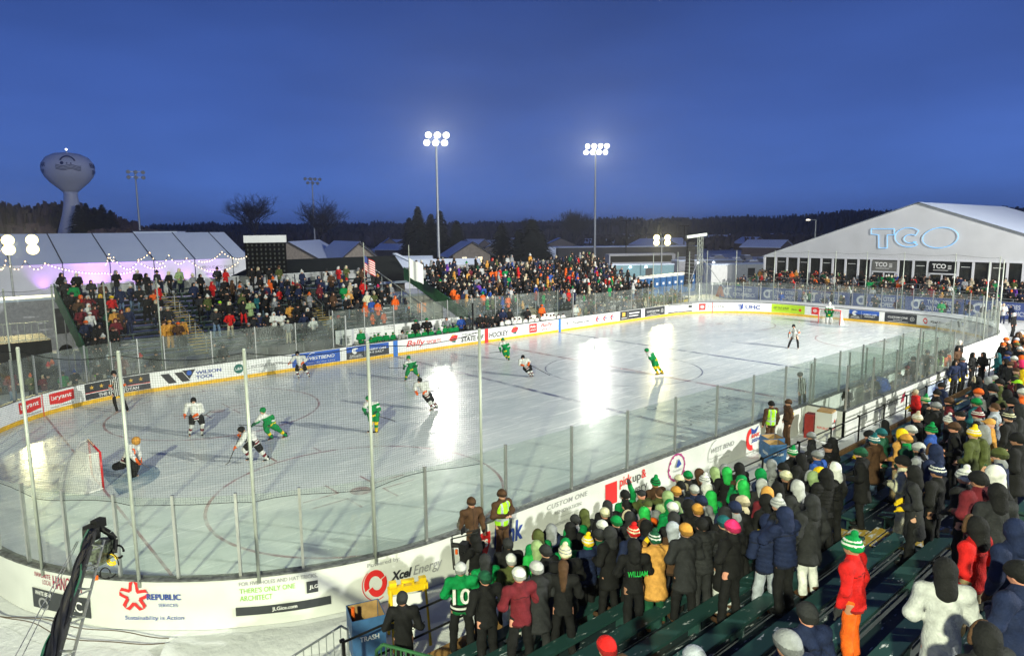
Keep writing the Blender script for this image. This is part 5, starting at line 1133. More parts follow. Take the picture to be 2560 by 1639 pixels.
def jacket_prims(J, fat=1.0, hem=.80, arm=1.0, hood='down', collar=True):
    t = .155*fat; h = A3(*J['pel']); dwn = h-(J['che']-J['pel'])/np.linalg.norm(J['che']-J['pel'])*(.95-hem)
    out = [('c', J['che'], J['pel'], t, t*1.0, .80), ('c', J['pel'], dwn, t, t*(1.1 if hem > .7 else 1.24), .82), ('c', J['shL'], J['shR'], .085*fat, .085*fat, .95), ('c', J['che'], J['nec'], .12, .075)]
    for s in 'LR':
        out += [('c', J['sh'+s], J['el'+s], .080*fat*arm, .066*fat*arm), ('c', J['el'+s], J['ha'+s], .066*fat*arm, .050*arm)]
    Rf = face_rot(J)
    if collar: out.append(('c', J['nec']-A3(0, 0, .02), J['nec']+A3(0, 0, .035), .078, .070))
    if hood == 'down': out.append(('e', J['nec']-Rf[:, 1]*.085-A3(0, 0, .03), (.12, .075, .085), Rf))
    out.append(('-h', dwn-A3(0, 0, .02), J['che']-J['pel'], .27))
    return [o for o in out if o]
def legs_prims(J, fat=1.0):
    out = [('c', J['hpL']*.8+J['hpR']*.2, J['hpR']*.8+J['hpL']*.2, .11, .11, .85)]
    for s in 'LR': out += [('c', J['hp'+s]*.9+J['pel']*.1, J['kn'+s], .088*fat, .075*fat), ('c', J['kn'+s], J['an'+s]+A3(0, 0, -.0), .075*fat, .066*fat)]
    return out
def boot_prims(J, s):
    a = J['an'+s]; f = J.get('ft'+s, J['fd']); f = np.array([f[0], f[1], 0]); f /= max(np.linalg.norm(f), .1)
    return [('c', a+A3(0, 0, .07), a-A3(0, 0, .03), .062, .058), ('c', a-A3(0, 0, .045)-f*.03, a+f*.15-A3(0, 0, .052), .045, .040), ('-c', a-A3(0, 0, .19)-f*.4, a-A3(0, 0, .19)+f*.5, .10, .10)]
def hat_prims(J, kind):
    h = J['hed']; Rf = face_rot(J); g = lambda *a: h+Rf@np.array(a)
    if kind in ('beanie', 'pom'):
        o = [('e', g(0, -.006, .045), (.098, .112, .105), Rf), ('c', g(0, -.05, .012), g(0, .045, .03), .094, .088, 1), ('-c', g(0, .05, -.115), g(0, -.1, -.125), .115, .105)]
        if kind == 'pom': o.append(('e', g(0, -.02, .175), (.048, .048, .045), Rf))
        return o
    if kind == 'hood': return [('e', g(0, -.018, .008), (.113, .130, .146), Rf), ('c', g(0, -.05, -.08), J['nec']-Rf[:, 1]*.05-A3(0, 0, .03), .105, .11), ('-e', g(0, .13, -.01), (.078, .09, .105), Rf)]
    if kind == 'cap': return [('e', g(0, -.004, .045), (.09, .104, .085), Rf), ('e', g(0, .11, .045), (.065, .075, .014), Rf), ('-c', g(0, .0, -.1), g(0, -.06, -.1), .11, .11)]
    if kind == 'helmet': return [('e', g(0, -.01, .035), (.108, .135, .115), Rf), ('c', g(.095, 0, .0), g(.085, .01, -.06), .025, .02), ('c', g(-.095, 0, 0), g(-.085, .01, -.06), .025, .02), ('-e', g(0, .15, -.05), (.09, .12, .075), Rf), ('-c', g(0, .0, -.17), g(0, -.1, -.17), .11, .11)]
    if kind == 'mask': return [('e', g(0, .0, .0), (.12, .145, .15), Rf), ('-e', g(0, .16, .0), (.06, .04, .05), Rf)]
    if kind == 'hair': return [('e', g(0, -.012, .03), (.088, .102, .10), Rf), ('-e', g(0, .12, -.03), (.085, .09, .12), Rf), ('-c', g(0, .03, -.14), g(0, -.1, -.2), .09, .1)]
    if kind == 'longhair': return [('e', g(0, -.012, .02), (.092, .102, .11), Rf), ('c', g(0, -.07, -.02), g(0, -.13, -.33), .085, .05), ('-e', g(0, .12, -.03), (.075, .09, .12), Rf)]
MC = {}
def pmesh(key, fn):
    if key not in MC: MC[key] = fn()
    return MC[key]
SKIN = [mat('skin_fair', (.55, .30, .21), .5, var=.08, scale=8), mat('skin_cold', (.60, .27, .19), .5, var=.1, scale=8), mat('skin_tan', (.38, .19, .12), .5, var=.08)]
EYE = mat('eye_dark', (.02, .015, .012), .3, var=0); LIP = mat('lip', (.42, .11, .09), .5, var=0); BROW = mat('brow_brown', (.06, .035, .02), .8, var=0)
CL = dict(black=(.0085, .0085, .0095), charcoal=(.022, .023, .026), navy=(.010, .017, .055), blue=(.02, .07, .32), teal=(.01, .10, .12), green=(.0, .20, .05), brightgreen=(.02, .40, .07), darkgreen=(.008, .07, .035), olive=(.07, .085, .025), lime=(.35, .75, .02),
          tan=(.52, .25, .045), brown=(.07, .035, .018), camel=(.58, .29, .07), orange=(.72, .11, .01), red=(.50, .010, .010), maroon=(.13, .012, .02), pink=(.8, .03, .16), purple=(.10, .03, .28), white=(.62, .63, .62), cream=(.62, .60, .42), grey=(.22, .23, .25), lightgrey=(.42, .43, .44),
          yellow=(.75, .50, .01), denim=(.11, .17, .28), khaki=(.27, .20, .11), sage=(.26, .36, .17), silver=(.35, .38, .45), beige=(.46, .40, .29), lightblue=(.12, .42, .62))
def cloth(c): return mat('cloth_'+c, CL[c], .82, var=.2, scale=9, bump=.35, bscale=45, spec=.22)
def trim(c): 
    CL.setdefault(c+'_trim', tuple(q*.45+.004 for q in CL[c])); return mat('cloth_'+c+'_trim', CL[c+'_trim'], .85, var=.2, scale=30, bump=.4, bscale=90, spec=.2)
def part(name, me, parent, mats, label=None):
    o = bpy.data.objects.new(name, me); COL.objects.link(o); o.parent = parent
    for i, m in enumerate(mats if isinstance(mats, (list, tuple)) else [mats]):
        o.material_slots[i].link = 'OBJECT'; o.material_slots[i].material = m
    if label: o['label'] = label
    return o
PEOPLE = []
def person(pos, rz, arms, style, coat, legs, hat, hatc, q='near', stance=0, lean=0, hgt=1.75, boots='black', gloves=None, scarf=None, skin=None, label=None, cat='person', group=None, hand=None, vo=None):
    """style: short / puffer / parka / hoodie / vest"""
    h = vo or {'near': .017, 'mid': .024, 'far': .034}[q]; key = (arms, stance, lean, q)
    J = skel(arms, lean, stance)
    r = bpy.data.objects.new('person', None); COL.objects.link(r); r.location = [float(a) for a in pos]; r.rotation_euler = (0, 0, rz)
    s = hgt/1.75; w = random.uniform(.96, 1.08)*(1.1 if q == 'far' else 1); r.scale = (s*w, s*w, s)
    def mk_body(): P_, hd, Rf = body_prims(J); return field_mesh('body', P_, h if q != 'near' else .0145, .02, segs=body_segs(hd, Rf), mats=4)
    part('body', pmesh(('body',)+key, mk_body), r, [skin or SKIN[random.randrange(3)], EYE, LIP, BROW])
    hem = {'short': .84, 'puffer': .84, 'parka': .62, 'hoodie': .86, 'long': .50}[style]; fat = {'short': 1.0, 'puffer': 1.12, 'parka': 1.08, 'hoodie': .95, 'long': 1.05}[style]
    hd = 'down' if (style in ('parka', 'hoodie', 'puffer') and hat != 'hood') else None
    ds = folds(.010, 26, .012 if style == 'puffer' else 0) if q != 'far' else None
    def jseg(C):
        m = (C[:, 2] < hem+.035) & (np.abs(C[:, 0]) < .22)
        for s_ in 'LR': m |= np.linalg.norm(C-J['ha'+s_], axis=1) < .062
        if style in ('short', 'parka'): m |= (np.abs(C[:, 0]-.008*np.sin(C[:, 2]*40)) < .008) & (C[:, 1] > 0)
        if style == 'puffer': m |= (C[:, 1] < 0) & (np.abs(C[:, 2]-1.36) < .009)
        if style == 'short': m |= (C[:, 1] < 0) & (np.abs(C[:, 2]-1.32+.5*np.abs(C[:, 0])**2*4) < .008)
        return m.astype(int)
    part('jacket', pmesh(('jk', style, hd)+key, lambda: field_mesh('jacket', jacket_prims(J, fat, hem, 1.0, hd), h, .045, ds, jseg, 2)), r, [cloth(coat), trim(coat)])
    part('trousers', pmesh(('tr',)+key, lambda: field_mesh('trousers', legs_prims(J), h, .03, folds(.006, 30) if q != 'far' else None)), r, cloth(legs))
    if q != 'far':
        for sd in 'LR': part('boot', pmesh(('bt', sd)+key, lambda: field_mesh('boot', boot_prims(J, sd), h*.8, .02)), r, cloth(boots))
    def hseg(C):
        if hat not in ('beanie', 'pom'): return np.zeros(len(C), int)
        z = (C-J['hed'])[:, 2]; return ((z < .045) & (z > -.2)).astype(int) if hat == 'beanie' else (((z > .04) & (z < .06)) | ((z > .085) & (z < .105))).astype(int)
    hc2 = trim(hatc) if hat != 'pom' else cloth(random.choice(['white', 'black', 'cream', 'white']) if hatc not in ('white', 'cream', 'lightgrey') else 'grey')
    if hat: part({'beanie': 'hat', 'pom': 'hat', 'hood': 'hood', 'cap': 'cap', 'hair': 'hair', 'longhair': 'hair'}[hat], pmesh(('hat', hat, lean, q), lambda: field_mesh('hat', hat_prims(J, hat), h*.85, .02, folds(.003, 60) if q == 'near' else None, hseg, 2)), r, [cloth(hatc), hc2])
    if scarf: part('scarf', pmesh(('sc', lean, q), lambda: field_mesh('scarf', [('c', J['nec']-A3(0, .02, .01), J['nec']+A3(0, .01, .06), .10, .085)], h, .02)), r, cloth(scarf))
    if gloves:
        def mk(sd):
            d = J['ha'+sd]-J['el'+sd]; d /= np.linalg.norm(d); p = J['ha'+sd]; side = np.cross(d, [0, 0, 1.]); side /= max(np.linalg.norm(side), .1); sg = 1 if sd == 'L' else -1
            o = [('c', p-d*.02, p+d*.06, .046, .046), ('c', p+d*.02, p+d*.07+side*sg*.06, .022, .018)]
            for f, l in ((-.036, .07), (-.012, .085), (.012, .08), (.036, .062)): o.append(('c', p+d*.05+side*f, p+d*(.05+l)+side*f*1.2-A3(0, 0, .02), .016, .013))
            return o
        for sd in 'LR': part('glove', pmesh(('gl', sd)+key, lambda: field_mesh('glove', mk(sd), .012 if q == 'near' else h*.7, .012)), r, cloth(gloves))
    tag(r, label, cat, group); PEOPLE.append(r); return r

# ---- skaters and officials: joints read in a vertical plane through the feet
def flat_fig(foot, J2, org, sc, tw=0, fd=(0, -1), kit='white', label='', team=None, num=None, stick=None, extra=None, zfeet=.10, hz=0, skate=True, hat='helmet', goalie=False):
    """J2: joint name -> crop pixel; tw: depth of the right side (m, positive = away)"""
    fp = at_z(org[0]+foot[0]/sc, org[1]+foot[1]/sc, hz); vd = fp-CAM; vd[2] = 0; vd /= np.linalg.norm(vd); rt = A3(vd[1], -vd[0], 0)
    def P(c, dep=0):
        r = ray(org[0]+c[0]/sc, org[1]+c[1]/sc); t = ((fp+vd*dep-CAM)@vd)/(r@vd); return CAM+r*t-fp
    J = {}
    dep = dict(shR=tw, shL=-tw, elR=tw*1.1, elL=-tw*1.1, haR=tw*.9, haL=-tw*.9, hpR=tw*.5, hpL=-tw*.5, knR=tw*.6, knL=-tw*.6, anR=tw*.6, anL=-tw*.6)
    for k, c in J2.items(): J[k] = P(c[:2], dep.get(k, 0)+(c[2] if len(c) > 2 else 0))
    J.setdefault('nec', J['hed']*.42+(J['shL']+J['shR'])/2*.58); J['pel'] = (J['hpL']+J['hpR'])/2+A3(0, 0, .04); J['che'] = ((J['shL']+J['shR'])/2)*.72+J['pel']*.28
    f = rt*fd[0]+vd*(-fd[1])*-1 if 0 else rt*fd[0]+vd*fd[1]; J['fd'] = f/np.linalg.norm(f)+A3(0, 0, -.15)
    r = bpy.data.objects.new('person', None); COL.objects.link(r); r.location = [float(q) for q in fp]
    h = .019; PR, hd, Rf = body_prims(J, .97); part('body', field_mesh('body', PR, h, .02, segs=body_segs(hd, Rf), mats=4), r, [SKIN[0], EYE, LIP, BROW])
    K = {'white': ('white', 'black', 'white', 'black', 'orange'), 'green': ('green', 'green', 'green', 'green', 'darkgreen'), 'ref': ('white', 'black', 'black', 'black', 'black'), 'greenw': ('green', 'green', 'yellow', 'green', 'darkgreen')}[kit]
    acc = {'white': ('maroon', 'orange'), 'green': ('yellow', 'white'), 'ref': ('black', 'orange'), 'greenw': ('yellow', 'white')}[kit]
    pe, ch = J['pel'], J['che']; up = (ch-pe)/np.linalg.norm(ch-pe)
    def seg_j(C):
        t = (C-pe)@up; L_ = np.linalg.norm(ch-pe); m = np.zeros(len(C)); side = (C-ch)@rt
        if kit == 'ref': m[np.sin(side*2*math.pi/.075) > 0] = 1
        else:
            m[(t < -.02) & (t > -.09)] = 1; m[t < -.12] = 0
            if kit != 'white': m[(t > L_+.09)] = 2
            if kit == 'white': m[(t > .02) & (t < .05)] = 1
        for s in 'LR':
            d = np.linalg.norm(C-(J['el'+s]*.75+J['ha'+s]*.25), axis=1)
            if kit != 'ref': m[d < .075] = 1; d2 = np.linalg.norm(C-(J['sh'+s]*.4+J['el'+s]*.6), axis=1); m[(d2 < .10)] = 0 if kit == 'white' else 2
            else: d2 = np.linalg.norm(C-(J['sh'+s]*.35+J['el'+s]*.65), axis=1); m[(d2 < .085)] = 2 if extra == 'bands' else m[(d2 < .085)]
        return m
    part('jersey', field_mesh('jersey', jacket_prims(J, 1.12 if kit != 'ref' else .98, .84, 1.15 if kit != 'ref' else .95, None, False), h, .045, folds(.006), seg_j, 3), r, [cloth(K[0]), cloth(acc[0]), cloth(acc[1])])
    if kit == 'ref': part('trousers', field_mesh('trousers', legs_prims(J, .95), h, .03, folds(.005)), r, cloth('black'))
    else:
        lp = [('c', J['hpL'], J['hpR'], .14, .14, .9)]
        for s in 'LR': lp.append(('c', J['hp'+s], J['hp'+s]*.25+J['kn'+s]*.75, .14, .12))
        part('shorts', field_mesh('shorts', lp, h, .03, folds(.004)), r, cloth(K[1]))
        for s in 'LR':
            kn, an = J['kn'+s], J['an'+s]; ax = (an-kn); L2 = ax@ax
            def sg(C, kn=kn, ax=ax, L2=L2): t = ((C-kn)@ax)/L2; m = np.zeros(len(C)); m[(t > .35) & (t < .62)] = 1; return m
            part('sock', field_mesh('sock', [('c', J['hp'+s]*.3+kn*.7, kn, .095, .092), ('c', kn, an, .09, .06)], h, .03, None, sg, 2), r, [cloth(K[2]), cloth('maroon' if kit == 'white' else 'yellow' if kit == 'green' else 'green')])
    for s in 'LR':
        a = J['an'+s]; f_ = J['fd'].copy(); f_[2] = 0; f_ /= np.linalg.norm(f_)
        bo = part('skate', field_mesh('skate', [('c', a+A3(0, 0, .08), a-A3(0, 0, .0), .055, .052), ('c', a-A3(0, 0, .03)-f_*.04, a+f_*.14-A3(0, 0, .035), .045, .036)], h*.8, .02), r, cloth('black'))
        if skate: b = MB(); b.box((a-A3(0, 0, .085)+f_*.04), (.28, .02, .035), math.atan2(f_[1], f_[0])); b.box((a-A3(0, 0, .075)+f_*.1), (.03, .022, .05), math.atan2(f_[1], f_[0])); b.build('blade', steel, bo)
        if kit != 'ref':
            d = J['ha'+s]-J['el'+s]; d /= np.linalg.norm(d); p = J['ha'+s]; sd = np.cross(d, [0, 0, 1.]); sd /= max(.1, np.linalg.norm(sd))
            o = [('c', p-d*.09, p-d*.01, .068, .06), ('c', p, p+d*.05, .055, .05), ('c', p+d*.02, p+d*.05+sd*.07, .024, .02)]+[('c', p+d*.06+sd*q_, p+d*.11+sd*q_-A3(0, 0, .03), .02, .017) for q_ in (-.042, -.014, .014, .042)]
            part('glove', field_mesh('glove', o, .014, .012), r, cloth(K[4]))
    if hat: part('helmet' if hat != 'mask' else 'goalie_mask', field_mesh('helmet', hat_prims(J, hat), .015, .015), r, cloth(K[3] if not goalie else ('tan' if kit == 'white' else 'white')))
    if goalie:
        for s in 'LR':
            kn, an = J['kn'+s], J['an'+s]; part('leg_pad', field_mesh('leg_pad', [('c', J['hp'+s]*.3+kn*.7, kn, .13, .14), ('c', kn, an, .15, .13)], h, .03), r, cloth('black' if kit == 'white' else 'white'))
    if num:
        V, F = fit_text(num, .26, .26, .05); c = J['che']-J['fd']*A3(1, 1, 0)*.0+(-vd)*.19+A3(0, 0, -.02); b = MB(); b.add([c+rt*(x-.13)+A3(0, 0, 1)*(y-.13)+up*0 for x, y in V], F); b.build('number', cloth('orange' if kit == 'white' else 'white'), r)
    tag(r, label, 'person', team); PEOPLE.append(r)
    if stick:
        pts = [P(c[:2], (c[2] if len(c) > 2 else -.1))+fp for c in stick]; b = MB()
        for a, c in zip(pts[:-1], pts[1:]): b.tube(a, c, .017, .015, 8)
        e = pts[-1]; d = pts[-1]-pts[-2]; d /= np.linalg.norm(d); b.tube(e, e+rt*.02, .02, .02)
        so = b.build('hockey_stick', mat('stick_black', (.03, .03, .035), .4)); tag(so, 'thin hockey stick held by the '+label.replace('hockey player', 'player').replace('person ', '')[:70], 'hockey stick', 'hockey sticks')
        so['label'] = ' '.join(so['label'].split()[:16])
    return r
WH = 'skaters in white jerseys'; GR = 'skaters in green jerseys'
A = ((270, 980), 7.0); B = ((560, 990), 8.105); Cc = ((880, 870), 6.696); D2 = ((560, 660), 3.756); E3 = ((1100, 660), 3.756); F4 = ((1600, 800), 3.756); G1 = ((0, 660), 3.756); H5 = ((1920, 480), 3.756)
def FF(o, foot, J2, **k): return flat_fig(foot, J2, o[0], o[1], **k)
FF(A, (1540, 755), dict(hed=(1495, 150), shR=(1385, 225), shL=(1615, 222), elR=(1352, 330), elL=(1655, 325), haR=(1345, 400), haL=(1530, 400, -.15), hpR=(1478, 440), hpL=(1610, 440), knR=(1462, 575, -.1), knL=(1652, 565, -.1), anR=(1428, 720), anL=(1648, 730)), kit='white', label='white jersey skater standing still facing out with stick held level, left of centre', team=WH, stick=((1345, 420), (1530, 412), (1690, 405), (1790, 330)))
FF(B, (690, 1330), dict(hed=(345, 690), shR=(440, 770, -.12), shL=(585, 745, .12), elR=(320, 960, -.15), elL=(470, 900, .1), haR=(245, 1020, -.15), haL=(320, 800, .1), hpR=(560, 950, -.05), hpL=(640, 940, .08), knR=(405, 1075, -.15), knL=(755, 1115, .1), anR=(535, 1240, -.1), anL=(880, 1265, .1)), fd=(-1, -.5), kit='white', label='white jersey skater bending low with stick reaching down to the ice', team=WH, stick=((320, 790), (230, 1020), (95, 1345), (30, 1385)))
FF(B, (1000, 900), dict(hed=(785, 300), shR=(740, 420), shL=(965, 420), elR=(680, 500, -.1), elL=(1000, 530), haR=(605, 565, -.15), haL=(930, 580, -.12), hpR=(860, 570), hpL=(970, 575), knR=(865, 690, -.15), knL=(1100, 670, .1), anR=(965, 830), anL=(1250, 790, .25)), fd=(-.8, -.6), kit='green', label='green jersey skater striding behind the bending white skater', team=GR, stick=((800, 605), (600, 595), (300, 578)))
FF(Cc, (370, 1410), dict(hed=(275, 850), shR=(235, 940, -.05), shL=(415, 930, .1), elR=(205, 1015, -.1), elL=(450, 1020), haR=(218, 1060, -.15), haL=(390, 1070, -.1), hpR=(310, 1110), hpL=(410, 1110), knR=(322, 1225), knL=(405, 1225), anR=(322, 1370), anL=(408, 1385)), fd=(-.9, -.35), kit='greenw', label='green jersey skater standing behind a pale net pole with stick out right', team=GR, stick=((240, 1065), (460, 1140), (715, 1215)))
FF(Cc, (1000, 545), dict(hed=(945, 165), shR=(905, 240), shL=(1045, 235), elR=(885, 285), elL=(1070, 290), haR=(875, 320, -.1), haL=(1050, 305, -.15), hpR=(955, 345), hpL=(1045, 345), knR=(920, 430, -.1), knL=(1072, 412), anR=(898, 515), anL=(1120, 468, .3)), fd=(-.3, -1), kit='green', label='green jersey skater gliding near the far blue line below the linesman', team=GR, stick=((870, 325), (640, 335), (605, 315)))
FF(Cc, (1395, 1030), dict(hed=(1132, 545), shR=(1070, 605), shL=(1245, 592), elR=(1048, 680), elL=(1280, 680), haR=(1080, 740, -.15), haL=(1215, 735, -.15), hpR=(1228, 790), hpL=(1285, 785), knR=(1300, 900, -.1), knL=(1350, 895, .05), anR=(1345, 1005), anL=(1418, 970, .1)), fd=(-.7, -.7), kit='white', label='white jersey skater leaning left casting a long shadow toward the camera', team=WH, stick=((1085, 750), (1215, 735), (1415, 705), (1480, 640)))
FF(D2, (750, 1070), dict(hed=(688, 840), shR=(660, 872), shL=(745, 868), elR=(640, 905), elL=(768, 900), haR=(615, 928), haL=(735, 928, -.1), hpR=(695, 960), hpL=(745, 955), knR=(683, 1005), knL=(770, 1000), anR=(702, 1055), anL=(800, 1045)), kit='white', label='white jersey skater in front of the blue board advertisement', team=WH, stick=((720, 930), (610, 930), (480, 925)))
FF(E3, (640, 900), dict(hed=(590, 712), shR=(568, 748), shL=(632, 745), elR=(562, 785), elL=(648, 785), haR=(568, 812), haL=(612, 795, -.15), hpR=(600, 812), hpL=(632, 808), knR=(608, 850), knL=(640, 848), anR=(626, 878), anL=(646, 892)), kit='green', label='green jersey skater near centre ice below the hockey lettering', team=GR, stick=((565, 822), (465, 832)))
FF(E3, (865, 1060), dict(hed=(778, 876), shR=(752, 905), shL=(820, 895), elR=(748, 942), elL=(838, 912), haR=(775, 948, -.15), haL=(832, 935, -.15), hpR=(800, 975), hpL=(838, 962), knR=(825, 1010, -.05), knL=(852, 1000), anR=(850, 1038), anL=(872, 1038, .1)), fd=(-.2, -1), kit='white', label='white jersey skater at centre ice with stick stretched out to the right', team=WH, stick=((790, 945), (835, 940), (1030, 1042)))
FF(E3, (2065, 1045), dict(hed=(1940, 812), shR=(1955, 843, -.12), shL=(1990, 838, .12), elR=(1972, 880, -.2), elL=(2010, 870, .2), haR=(1998, 915, -.15), haL=(2015, 900, .15), hpR=(2005, 905, -.08), hpL=(2018, 900, .08), knR=(2012, 960, -.08), knL=(2045, 960, .08), anR=(2045, 1025, -.08), anL=(2088, 1018, .1)), fd=(-1, -.2), kit='greenw', label='lone green skater leaning forward in the bright glare on the ice', team=GR)
RF = 'officials in striped shirts'
FF(G1, (1145, 1385), dict(hed=(1068, 1025), shR=(1045, 1095), shL=(1145, 1092), elR=(1030, 1165), elL=(1182, 1150), haR=(1050, 1215, -.05), haL=(1165, 1200, -.05), hpR=(1065, 1215), hpL=(1135, 1215), knR=(1075, 1295), knL=(1165, 1290), anR=(1098, 1368), anL=(1195, 1362)), kit='ref', extra='bands', label='striped official with orange armbands standing at the left boards', team=RF)
FF(D2, (1695, 845), dict(hed=(1674, 637), shR=(1648, 672), shL=(1712, 672), elR=(1640, 702), elL=(1722, 702), haR=(1645, 732), haL=(1718, 732), hpR=(1670, 742), hpL=(1700, 742), knR=(1672, 790), knL=(1704, 790), anR=(1674, 832), anL=(1712, 832)), kit='ref', label='striped linesman standing by the far blue line at the boards', team=RF)
FF(F4, (1440, 265), dict(hed=(1443, 58), shR=(1415, 98), shL=(1485, 98), elR=(1400, 128), elL=(1498, 125), haR=(1393, 158), haL=(1478, 142, -.1), hpR=(1425, 165), hpL=(1475, 165), knR=(1408, 208), knL=(1482, 208), anR=(1393, 250), anL=(1485, 255)), kit='ref', extra='bands', label='striped official with orange armbands standing wide legged in front of the far goal', team=RF)
FF(F4, (1530, 815), dict(hed=(1502, 515), shR=(1500, 565, -.1), shL=(1535, 560, .1), elR=(1495, 620, -.1), elL=(1550, 620, .1), haR=(1490, 665, -.1), haL=(1550, 665, .1), hpR=(1500, 670, -.05), hpL=(1540, 670, .05), knR=(1500, 740), knL=(1545, 740), anR=(1500, 800), anL=(1550, 800)), fd=(-1, -.1), kit='ref', label='striped linesman seen from the side behind the near glass', team=RF)
FF(A, (440, 1480), dict(hed=(492, 850), shR=(350, 960, -.1), shL=(500, 950, .15), elR=(400, 1090, -.2), elL=(540, 1090, .15), haR=(500, 1200, -.2), haL=(560, 1190, .1), hpR=(360, 1180, -.05), hpL=(330, 1190, .15), knR=(470, 1310, -.15), knL=(240, 1270, .3), anR=(430, 1440, 0), anL=(140, 1300, .5)), fd=(1, -.1), kit='white', hat='mask', goalie=True, skate=False, label='white jersey goaltender kneeling in front of the near left goal', team='goaltenders', num='30', stick=((500, 1130), (600, 1260), (710, 1315)))
FF(H5, (575, 1235), dict(hed=(580, 1045), shR=(552, 1080), shL=(608, 1080), elR=(540, 1112), elL=(615, 1112), haR=(548, 1140, -.1), haL=(600, 1140, -.1), hpR=(560, 1150), hpL=(592, 1150), knR=(555, 1190), knL=(590, 1190), anR=(552, 1225), anL=(590, 1225)), kit='green', hat='mask', goalie=True, skate=False, label='green jersey goaltender with white pads standing in the far goal', team='goaltenders')
# ================================================================ spectators, read off the photograph
C_ = {'k': 'black', 'c': 'charcoal', 'n': 'navy', 'b': 'blue', 't': 'teal', 'g': 'green', 'G': 'brightgreen', 'd': 'darkgreen', 'o': 'olive', 'l': 'lime', 'a': 'camel', 'A': 'tan', 'r': 'brown', 'O': 'orange', 'R': 'red', 'm': 'maroon', 'p': 'pink', 'P': 'purple', 'w': 'white', 'e': 'cream', 'y': 'grey', 'Y': 'lightgrey', 'L': 'yellow', 'D': 'denim', 'K': 'khaki', 's': 'sage', 'v': 'silver', 'E': 'beige', 'B': 'lightblue'}
HK = {'h': 'hood', 'b': 'beanie', 'p': 'pom', 'c': 'cap', 'H': 'hair', 'L': 'longhair'}
ST = {'s': 'short', 'q': 'puffer', 'P': 'parka', 'H': 'hoodie', 'L': 'long'}
